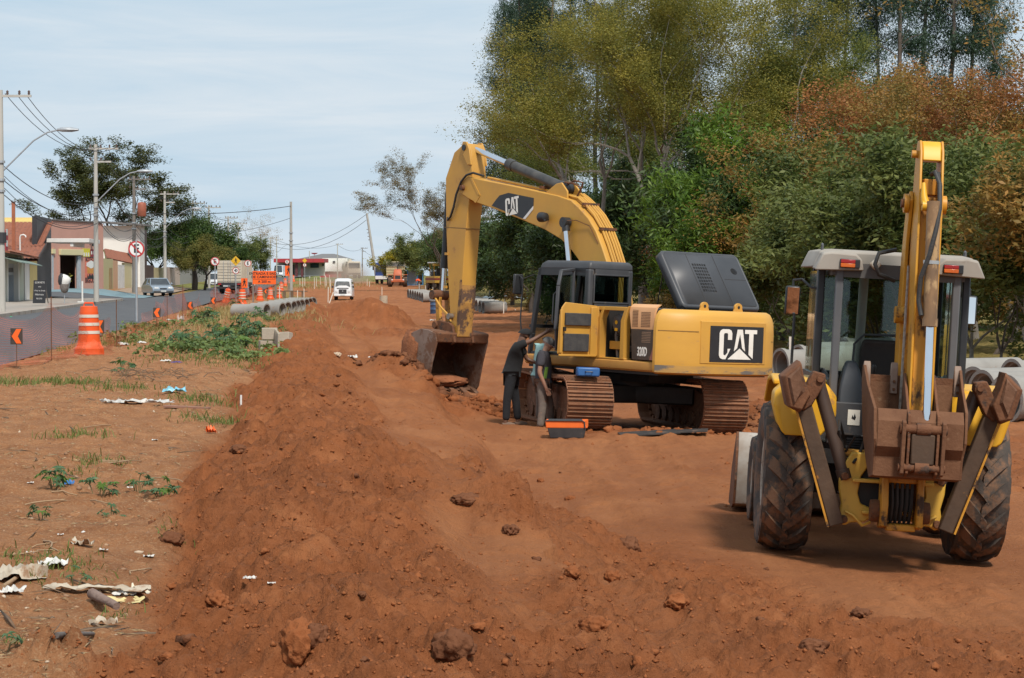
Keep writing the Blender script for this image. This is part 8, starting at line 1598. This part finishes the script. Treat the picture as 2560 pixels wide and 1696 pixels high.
# dry straw and twigs
def straw(name, n, y0, y1, want, lmin, lmax, rad, mat, seed, label, lift=.01):
    x, y, z, rng = scatter(n, y0, y1, want, seed); m = len(x); a = rng.rand(m) * 6.28; L_ = lmin + (lmax - lmin) * rng.rand(m) ** 2; dx, dy = np.cos(a) * L_ / 2, np.sin(a) * L_ / 2; tz = (rng.rand(m) - .5) * L_ * .25; w_ = rad * (.6 + .8 * rng.rand(m)) * (1 + y / 30)
    px, py = -np.sin(a) * w_, np.cos(a) * w_; zz = z + lift
    V = np.stack([np.stack([x - dx, y - dy, zz - tz], 1), np.stack([x + px, y + py, zz], 1), np.stack([x + dx, y + dy, zz + tz], 1), np.stack([x - px, y - py, zz + w_ * 1.6], 1)], 1).reshape(-1, 3); i = np.arange(m) * 4
    Fq = np.concatenate([np.stack([i, i + 1, i + 3], 1), np.stack([i + 1, i + 2, i + 3], 1), np.stack([i, i + 3, i + 2], 1), np.stack([i, i + 2, i + 1], 1)]); return tag(link(name, npmesh(name, V, Fq, mat)), label, kind='stuff')
STRAW = pm('dry_straw', (.42, .30, .16), (.30, .19, .10), 4, .9)
vg = lambda lo, si, us, x, y: (si < .5) * (us > -5.4) * (.15 + .85 * (fbm(x * .7, y * .45, 2, 33) > .0))
straw('dry_straw', 20000, 9, 70, vg, .03, .16, .0022, STRAW, 11, 'dry straw and leaf stalks littering the verge')
straw('twigs', 700, 9, 50, vg, .12, .5, .005, pm('twig_brown', (.14, .085, .05), (.22, .14, .085), 6, .9), 12, 'broken brown twigs scattered on the verge', .015)
# ---------------------------------------------------------------- grass
def grass_patch(name, spots, mat, label, seed, hmin=.05, hmax=.16):
    rng = np.random.RandomState(seed); Vs = []; k = 0
    P = []
    for (px, py, sx, sy, n) in spots:
        c = hit(px, py); P.append(np.stack([c.x + rng.randn(n) * sx, c.y + rng.randn(n) * sy], 1))
    P = np.concatenate(P); z = hgt(P[:, 0], P[:, 1], True); m = len(P); a = rng.rand(m) * 6.28; h_ = (hmin + (hmax - hmin) * rng.rand(m) ** 1.5) * np.interp(P[:, 1], [10, 28], [.38, 1]); w_ = .0018 + .002 * rng.rand(m) + .0001 * P[:, 1]; ln = h_ * (.3 + .8 * rng.rand(m)); b = rng.rand(m) * 6.28
    cx, cy = np.cos(a) * w_, np.sin(a) * w_; lx, ly = np.cos(b) * ln, np.sin(b) * ln
    B = np.stack([P[:, 0], P[:, 1], z - .01], 1); o_ = lambda dx, dy, dz: B + np.stack([dx, dy, dz + 0 * dx], 1)
    V = np.stack([o_(-cx, -cy, 0 * h_), o_(cx, cy, 0 * h_), o_(cx * .8 + lx * .35, cy * .8 + ly * .35, h_ * .65), o_(-cx * .8 + lx * .35, -cy * .8 + ly * .35, h_ * .65), o_(lx, ly, h_)], 1).reshape(-1, 3); i = np.arange(m) * 5
    Fq = np.concatenate([np.stack([i, i + 1, i + 2], 1), np.stack([i, i + 2, i + 3], 1), np.stack([i + 3, i + 2, i + 4], 1)]); return tag(link(name, npmesh(name, V, Fq, mat)), label, kind='stuff')
GR1 = leafmat('fresh_grass', (.085, .135, .025), (.20, .22, .06), .3); GR2 = leafmat('dry_grass', (.24, .20, .07), (.42, .33, .14), .3)
S_ = 1.0815
g1 = [(a * S_, b * S_, sx, sy, n) for a, b, sx, sy, n in ((160, 888, .35, .5, 420), (20, 888, .35, .5, 300), (295, 902, .3, .5, 220), (462, 928, .25, .5, 220), (175, 1010, .22, .3, 160), (235, 1070, .12, .2, 90), (60, 1305, .16, .3, 130), (120, 1330, .12, .2, 100), (150, 1312, .2, .3, 140), (400, 1262, .06, .1, 40), (265, 1425, .06, .1, 40), (330, 760, .4, 1.0, 260), (365, 765, .3, 1.0, 160), (275, 795, .4, 1.0, 260), (262, 800, .2, .5, 100), (470, 790, .7, 3.0, 600), (540, 840, .5, 1.6, 420), (560, 760, .9, 4.0, 700), (440, 830, .4, 1.6, 260), (600, 800, .4, 2, 260), (10, 1498, .06, .1, 40), (170, 1100, .1, .2, 60), (480, 975, .2, .4, 120), (520, 985, .15, .3, 80), (160, 812, .3, 1, 150), (20, 830, .3, 1, 120))]
grass_patch('grass', g1, GR1, 'short green grass in tufts on the verge', 21)
g2 = [(a * S_, b * S_, sx, sy, n) for a, b, sx, sy, n in ((620, 740, 1.0, 4, 700), (560, 730, 1.0, 5, 600), (520, 720, .8, 5, 500), (640, 738, 1.0, 4, 400), (600, 720, 1.2, 6, 500), (480, 760, .5, 2.5, 220), (310, 790, .5, 1.6, 200), (740, 660, 4, 14, 900), (680, 665, 4, 12, 800), (780, 650, 5, 16, 900))]
grass_patch('dry_grass', g2, GR2, 'pale dry grass round the pipes and along the road edge', 22, .10, .38)
# ---------------------------------------------------------------- castor-bean weeds: every leaf its own blade
rngw = np.random.RandomState(8); wt = []
for (a, b, sx, sy, n) in ((430, 815, .4, 1.0, 26), (520, 805, .6, 1.3, 46), (575, 775, .5, 1.6, 30), (480, 755, .5, 1.4, 24), (470, 735, .4, 1.5, 14), (560, 832, .4, .8, 20), (600, 745, .7, 3, 16), (345, 762, .3, .8, 14), (290, 790, .3, .8, 12)):
    c = hit(a * S_, b * S_)
    for k in range(n): x_, y_ = c.x + rngw.randn() * sx, c.y + rngw.randn() * sy; wt.append((Vector((x_, y_, gz(x_, y_) + .06 + .14 * rngw.rand())), None))
tag(link('weeds', leaf_mesh('weeds', wt, 26, .22, .10, leafmat('weed_leaf', (.075, .13, .035), (.20, .26, .08), .3), 6, .5, .6)), 'low green weeds covering the verge between netting and concrete blocks', kind='stuff')
CAST = [leafmat('castor_leaf', (.055, .125, .055), (.12, .205, .095), .3, .5), leafmat('castor_young_leaf', (.10, .20, .04), (.17, .26, .06), .35, .5)]
def castor_leaf(mat):
    pts = []; n = 8
    for k in range(n):
        a = R(-150) + R(300) * k / (n - 1); rr_ = .5 * (1 - .28 * abs(k - 3.5) / 3.5); pts += [(rr_ * math.sin(a), rr_ * math.cos(a)), ]
        if k < n - 1: b = a + R(150) / (n - 1); pts.append((rr_ * .46 * math.sin(b), rr_ * .46 * math.cos(b)))
    m_ = MB(); vs = [(0, 0, .0)] + [(x_, y_, -.35 * (x_ * x_ + y_ * y_) + (.05 if i % 2 else -.03)) for i, (x_, y_) in enumerate(pts)]; m_.add(vs, [(0, i, i + 1) for i in range(1, len(pts))]); return m_.mesh('leaf', mat)
CLF = [castor_leaf(CAST[0]), castor_leaf(CAST[1])]
STEM = pm('weed_stem', (.16, .12, .05), (.10, .13, .05), 8, .7)
def castor(px, py, s, nl, label, seed, spread=.5):
    p = hit(px * S_, py * S_); rng = random.Random(seed); o = thing('castor_plant', label, 'plant', p)
    for k in range(nl):
        a = rng.random() * 6.28; d = spread * s * math.sqrt(rng.random()); h_ = s * rng.uniform(.25, .75) * (1.1 - .5 * d / (spread * s)); bx_, by_ = math.cos(a) * d * .25, math.sin(a) * d * .25; tip = Vector((math.cos(a) * d, math.sin(a) * d, h_))
        if k % 2 == 0: MB().tube([(bx_, by_, -.03), Vector((bx_, by_, h_ * .5)).lerp(tip, .4), tip], .006 * (.5 + s), 4).build('stem', STEM, o)
        l_ = link('leaf', CLF[0 if rng.random() < .82 else 1], o, tip, (rng.uniform(-.5, .5) - .35, rng.uniform(-.4, .4), a - math.pi / 2 + rng.uniform(-.5, .5)), s * rng.uniform(.32, .62))
for k, (px, py, s, nl, lab) in enumerate(((128, 1132, .30, 14, 'leafy castor weed with a blue scrap beside it on the verge'), (228, 1148, .26, 13, 'castor weed in the middle of the clump at the bank edge'), (318, 1138, .25, 11, 'castor weed beside the pale stick on the verge'), (378, 1158, .30, 14, 'dense castor weed hugging the edge of the dirt bank'), (100, 1204, .20, 6, 'small drooping castor seedling on bare soil'), (256, 1206, .18, 6, 'small castor seedling growing by a curved white strip'), (284, 868, .42, 14, 'dark castor weed by the heap of dry brushwood'), (172, 1352, .16, 5, 'bright young seedling by the torn white sheet'), (2, 1512, .22, 7, 'young castor plant at the foot of the soil heap'), (420, 812, .70, 20, 'broad castor weed in the green patch by the blocks'), (470, 752, .95, 22, 'tall castor weed standing beside the orange netting'), (540, 812, .80, 20, 'castor weed beside the pale concrete blocks'), (585, 790, .75, 18, 'castor weed touching the concrete blocks'), (500, 790, .70, 18, 'castor weed in the heart of the green patch'), (560, 770, .75, 16, 'castor weed behind the concrete blocks'), (445, 795, .60, 14, 'low castor weed at the road side of the green patch'), (595, 748, .8, 12, 'castor weed under the end of the long concrete pipe'), (550, 712, .9, 12, 'castor weed growing in front of the striped barrel'), (330, 766, .45, 8, 'small weed at the foot of the no-parking post'))): castor(px, py, s, nl, lab, 50 + k)
# ---------------------------------------------------------------- single large clumps of soil
def clump(px, py, r, mat, seed, label, name='soil_clump'):
    p = hit(px * S_, py * S_, True); rng = np.random.RandomState(seed); v, f = ico(4); off = rng.rand(3) * 40
    k_ = 1 + .40 * fbm(v[:, 0] * 2.1 + off[0], v[:, 1] * 2.1 + v[:, 2] * 1.7 + off[1], 4, seed) + .30 * ridged(v[:, 0] * 4 + off[1], v[:, 1] * 4 - v[:, 2] * 3.3, 4, seed + 3)
    V = v * k_[:, None] * np.array(r)[None] * .75; o = link(name, npmesh(name, V, f, mat, False), None, (p.x, p.y, p.z + r[2] * .12), (0, 0, rng.rand() * 3)); return tag(o, label, 'soil clump')
for k, (px, py, r, mt, lab) in enumerate(((728, 1482, (.075, .07, .075), CLODK, 'dark damp soil clump standing on a small soil peak'), (1375, 1460, (.15, .08, .065), CLODM, 'long orange-brown lump of soil on the loose mound'), (1050, 1510, (.11, .08, .09), CLODK, 'ragged dark soil clump with steep broken sides'), (1250, 1114, (.06, .05, .05), CLODM, 'single round clod below the packed terrace edge'), (1318, 1156, (.07, .06, .055), CLODM, 'angular clod on the slope below the terrace'), (1415, 1342, (.08, .07, .07), CLODM, 'pinkish block of soil at the foot of the heap'), (1322, 1330, (.09, .06, .05), CLODM, 'rounded lump rolling off the spoil heap'), (552, 1042, (.10, .08, .05), CLODK, 'dark undercut lump on the face of the bank'), (398, 1252, (.10, .09, .06), CLODK, 'dark broken clump where the bank meets the verge'), (838, 1395, (.035, .025, .02), CLODK, 'small dark clod lying in the haul track'), (690, 1515, (.11, .10, .13), CLODM, 'tall crumbling peak of soil beside the dark clump'), (1565, 1400, (.09, .07, .06), CLODM, 'brown clump on the wide mound of loose soil'), (1880, 1500, (.10, .08, .06), CLODK, 'dark clump on the mound facing the backhoe'), (1990, 1420, (.14, .09, .05), CLODK, 'ragged clump on the crest facing the backhoe'), (1180, 1232, (.10, .08, .06), CLODK, 'dark lump on top of the spoil heap'), (1075, 1160, (.16, .10, .06), CLODK, 'broken dark crust along the crest of the spoil heap'), (1452, 1268, (.12, .10, .09), CLODK, 'undercut lump on the steep side of the spoil heap'), (500, 1395, (.10, .08, .06), CLODM, 'rounded lump of soil on the slope by the verge litter'), (780, 822, (.10, .08, .06), PALE, 'pale stone lying on the haul track'))): clump(px, py, r, mt, 200 + k, lab)
# soil thrown up round the bucket and the tracks
for k, (cx, cy, n, lab) in enumerate(((-1.6, 43.2, 260, 'heap of crumbling soil spilled before the bucket'), (-.2, 41.4, 260, 'ridge of crumbling soil between bucket and workers'), (4.6, 40.2, 120, 'crumbled soil pushed up beside the far track'), (2.6, 37.2, 90, 'crumbled soil behind the near track'))):
    rng = np.random.RandomState(70 + k); x = cx + rng.randn(n) * .6; y = cy + rng.randn(n) * .45; z = hgt(x, y, True); r = .03 + .07 * rng.rand(n) ** 2; tag(link('spilled_soil', clod_mesh('spilled_soil', x, y, z, r, I1, rng, CLODM if k % 2 else CLODK)), lab, kind='stuff')
# ---------------------------------------------------------------- litter on the verge
def crumple(name, label, cat, px, py, w_, d, h_, mat, seed, rz=0, strip=False, nx=16, ny=8, frq=3.0):
    p = hit(px * S_, py * S_, True); rng = np.random.RandomState(seed); o1, o2 = rng.rand(2) * 30; m_ = MB(); rows = []
    for i in range(nx + 1):
        r_ = []
        for j in range(ny + 1):
            a, b = i / nx - .5, j / ny - .5; e = 1 - .5 * abs(2 * b) ** 3 - .3 * abs(2 * a) ** 4; wob = float(fbm(np.array([a * frq + o1]), np.array([b * frq + o2]), 3, seed)[0]); wb2 = float(fbm(np.array([a * frq * 2 + o2]), np.array([b * frq * 2 + o1]), 3, seed + 5)[0])
            r_.append((a * w_ * (1 + .25 * wob), b * d * (1 + .5 * wb2) + (.25 * d * math.sin(a * 7) if strip else 0), max(.003, h_ * (e * .35 + .9 * wb2 + .5 * wob))))
        rows.append(r_)
    m_.loft(rows, cap=False, close=False); o = m_.build(name, mat, None, smooth=60); o.location = p + Vector((0, 0, .005)); o.rotation_euler = (0, 0, rz); return tag(o, label, cat)
CLO = pm('dirty_white_cloth', (.50, .44, .35), (.38, .31, .23), 9, .9, spot=(.26, .15, .085), spot_amt=.42); PLA = pm('white_plastic', (.62, .60, .56), (.50, .48, .44), 12, .4); YEP = pm('yellowed_plastic', (.66, .55, .26), (.55, .44, .2), 9, .6); GRP = pm('grey_plastic_film', (.46, .44, .40), (.60, .58, .54), 25, .4, spot=(.25, .15, .10), spot_amt=.4, spot_scale=14); BLP = pm('blue_plastic', (.20, .50, .62), (.15, .42, .55), 9, .4); ORB = pm('orange_bag', (.85, .16, .03), (.75, .13, .03), 8, .5); WOODL = pm('pale_wood', (.36, .24, .14), (.28, .18, .10), 5, .9, stretch=(1, 6, 6)); DKW = pm('grey_wood', (.13, .11, .10), (.09, .075, .065), 6, .9)
crumple('torn_cloth', 'bunched dirty white cloth snagged by a branch on the verge', 'cloth', 45, 1335, .30, .34, .10, CLO, 1, .3); crumple('torn_sheet', 'long torn strip of dirty white plastic sheet trailing down the verge', 'plastic sheet', 215, 1368, .62, .085, .03, CLO, 2, -.25, True, 26, 6, 5)
crumple('torn_sheet', 'yellowed end of the torn sheet beside the short log', 'plastic sheet', 275, 1395, .26, .12, .04, YEP, 3, -.3, True); crumple('plastic_bag', 'crumpled white and blue bag under the branch end', 'plastic bag', 28, 1372, .13, .10, .05, PLA, 4); crumple('plastic_bag', 'white bag with grey folds in the grass above the torn sheet', 'plastic bag', 120, 1315, .16, .12, .05, PLA, 5, .2)
crumple('foam_scrap', 'rounded cream plastic tub lying on its side at the bank edge', 'plastic tub', 324, 1376, .11, .10, .09, pm('cream_plastic', (.66, .58, .44)), 6, 0, False, 14, 14, 1.2); crumple('paper_scrap', 'bright white crumpled paper beside the cream tub', 'paper', 288, 1378, .12, .07, .03, PLA, 7); crumple('paper_scrap', 'cream crumpled wrapper below the short log', 'paper', 240, 1446, .13, .08, .04, CLO, 8); crumple('plastic_bag', 'ragged white bag beneath the small white ball', 'plastic bag', 190, 1262, .12, .09, .04, CLO, 9)
for k, (px, py, w_) in enumerate(((345, 1290, .06), (240, 1278, .05), (70, 1282, .05), (577, 1350, .07), (628, 1352, .04), (362, 1135, .06), (358, 1020, .06), (815, 830, .22), (858, 832, .12), (300, 1130, .05), (70, 1120, .05), (140, 1240, .04), (330, 740, .2), (395, 742, .25), (285, 800, .25), (328, 795, .2), (500, 775, .2), (1000, 742, .3))): crumple('paper_scrap', 'small white scrap of paper lying on the soil', 'paper', px, py, w_, w_ * .7, w_ * .3, PLA, 20 + k)['group'] = 'small white scraps on the soil'
crumple('plastic_film', 'long twist of grey plastic film spread over the verge', 'plastic film', 318, 934, .95, .22, .05, GRP, 40, -.28, True, 30, 8, 8); crumple('plastic_bottle', 'flattened pale blue plastic bottle near the green weeds', 'bottle', 402, 908, .30, .14, .08, BLP, 41, .1); crumple('plastic_bag', 'small orange bag at the foot of the bank', 'plastic bag', 489, 1002, .11, .10, .09, ORB, 42); crumple('plastic_scrap', 'dark violet scrap lying beside white paper on the verge', 'plastic scrap', 408, 840, .22, .08, .03, pm('violet_plastic', (.06, .04, .20)), 43); crumple('paper_scrap', 'white paper beside the violet scrap', 'paper', 383, 838, .2, .08, .04, PLA, 44); crumple('plastic_scrap', 'blue scrap of plastic under the leafy castor weed', 'plastic scrap', 160, 1122, .08, .06, .04, pm('scrap_blue', (.03, .16, .42)), 45); crumple('plastic_bag', 'white bag caught at the top of the dirt edge by the netting', 'plastic bag', 418, 742, .22, .2, .3, PLA, 46); crumple('green_scrap', 'green plastic scrap on the kerb by the concrete pole', 'plastic scrap', 25, 738, .6, .3, .1, pm('green_plastic', (.04, .35, .18)), 47)
p = hit(193 * S_, 1245 * S_); o = MB().lathe([(.002, -.018), (.012, -.013), (.018, 0), (.012, .013), (.002, .018)], n=12).build('white_ball', PLA, None, smooth=60); o.location = p + Vector((0, 0, .03)); tag(o, 'small white plastic ball resting on the verge', 'ball')
def stick(name, label, cat, px0, py0, px1, py1, r, mat, bend_=.03, n=6):
    a, b = hit(px0 * S_, py0 * S_, True), hit(px1 * S_, py1 * S_, True); rng = random.Random(int(px0)); o = MB().tube([Vector((0, 0, r)) + (b - a) * t + Vector((rng.uniform(-1, 1) * bend_, rng.uniform(-1, 1) * bend_, .5 * bend_ * math.sin(3.1 * t))) for t in np.linspace(0, 1, n)], [r * (1 - .3 * t) for t in np.linspace(0, 1, n)], 8).build(name, mat, None, smooth=60); o.location = a; return tag(o, label, cat)
stick('log', 'short thick log lying against the edge of the bank', 'log', 215, 1388, 268, 1416, .030, pm('log_bark', (.16, .10, .08), (.24, .17, .14), 14, .9, bump=.5, bscale=40), .006); stick('branch', 'pale bent branch lying over the bunched white cloth', 'branch', 5, 1362, 100, 1300, .012, WOODL, .02); stick('plank_offcut', 'dark narrow offcut of wood lying flat on the verge', 'plank', 130, 1478, 215, 1474, .014, DKW, .004)
for k, (a, b, c_, d_) in enumerate(((75, 1268, 175, 1258), (255, 1075, 330, 1068), (150, 860, 200, 870), (60, 1170, 160, 1162), (300, 850, 345, 880), (200, 990, 260, 985), (330, 1110, 430, 1118), (95, 1255, 140, 1275), (210, 1160, 260, 1170), (250, 880, 420, 885), (460, 905, 500, 908), (120, 1140, 180, 1150), (40, 1290, 130, 1275), (300, 1330, 360, 1318))): stick('dry_stick', 'thin dry stick lying on the littered verge', 'stick', a, b, c_, d_, .005 + .0005 * (k % 4), WOODL, .03)['group'] = 'dry sticks on the verge'
p = hit(432 * S_, 948 * S_); o = MB().box((-.30, -.06, 0), (.30, .06, .025)).build('brown_board', pm('reddish_board', (.30, .16, .11), (.24, .12, .08), 5, .9)); o.location = p + Vector((0, 0, .02)); o.rotation_euler = (0, .03, -.22); tag(o, 'flat reddish board lying beside the grey plastic film', 'board'); p = hit(265 * S_, 1072 * S_); o = MB().box((-.13, -.02, 0), (.13, .02, .02)).build('batten', WOODL); o.location = p + Vector((0, 0, .01)); tag(o, 'short pale batten with a dark stone at its end', 'batten')
# heap of dry brushwood
p = hit(345 * S_, 880 * S_); br = thing('brushwood_heap', 'tangled heap of dry brown brushwood beside the dark castor weed', 'brushwood', p)
rngb = random.Random(5)
for k in range(60):
    a = rngb.random() * 6.28; c_ = Vector((rngb.gauss(0, .38), rngb.gauss(0, .25), rngb.uniform(.02, .16))); L_ = rngb.uniform(.12, .4); d = Vector((math.cos(a), math.sin(a), rngb.uniform(-.3, .3))) * L_ / 2; MB().tube([c_ - d, c_ + Vector((0, 0, .03)), c_ + d], rngb.uniform(.004, .009), 4).build('twig', pm('twig_brown', (.14, .085, .05)), br)
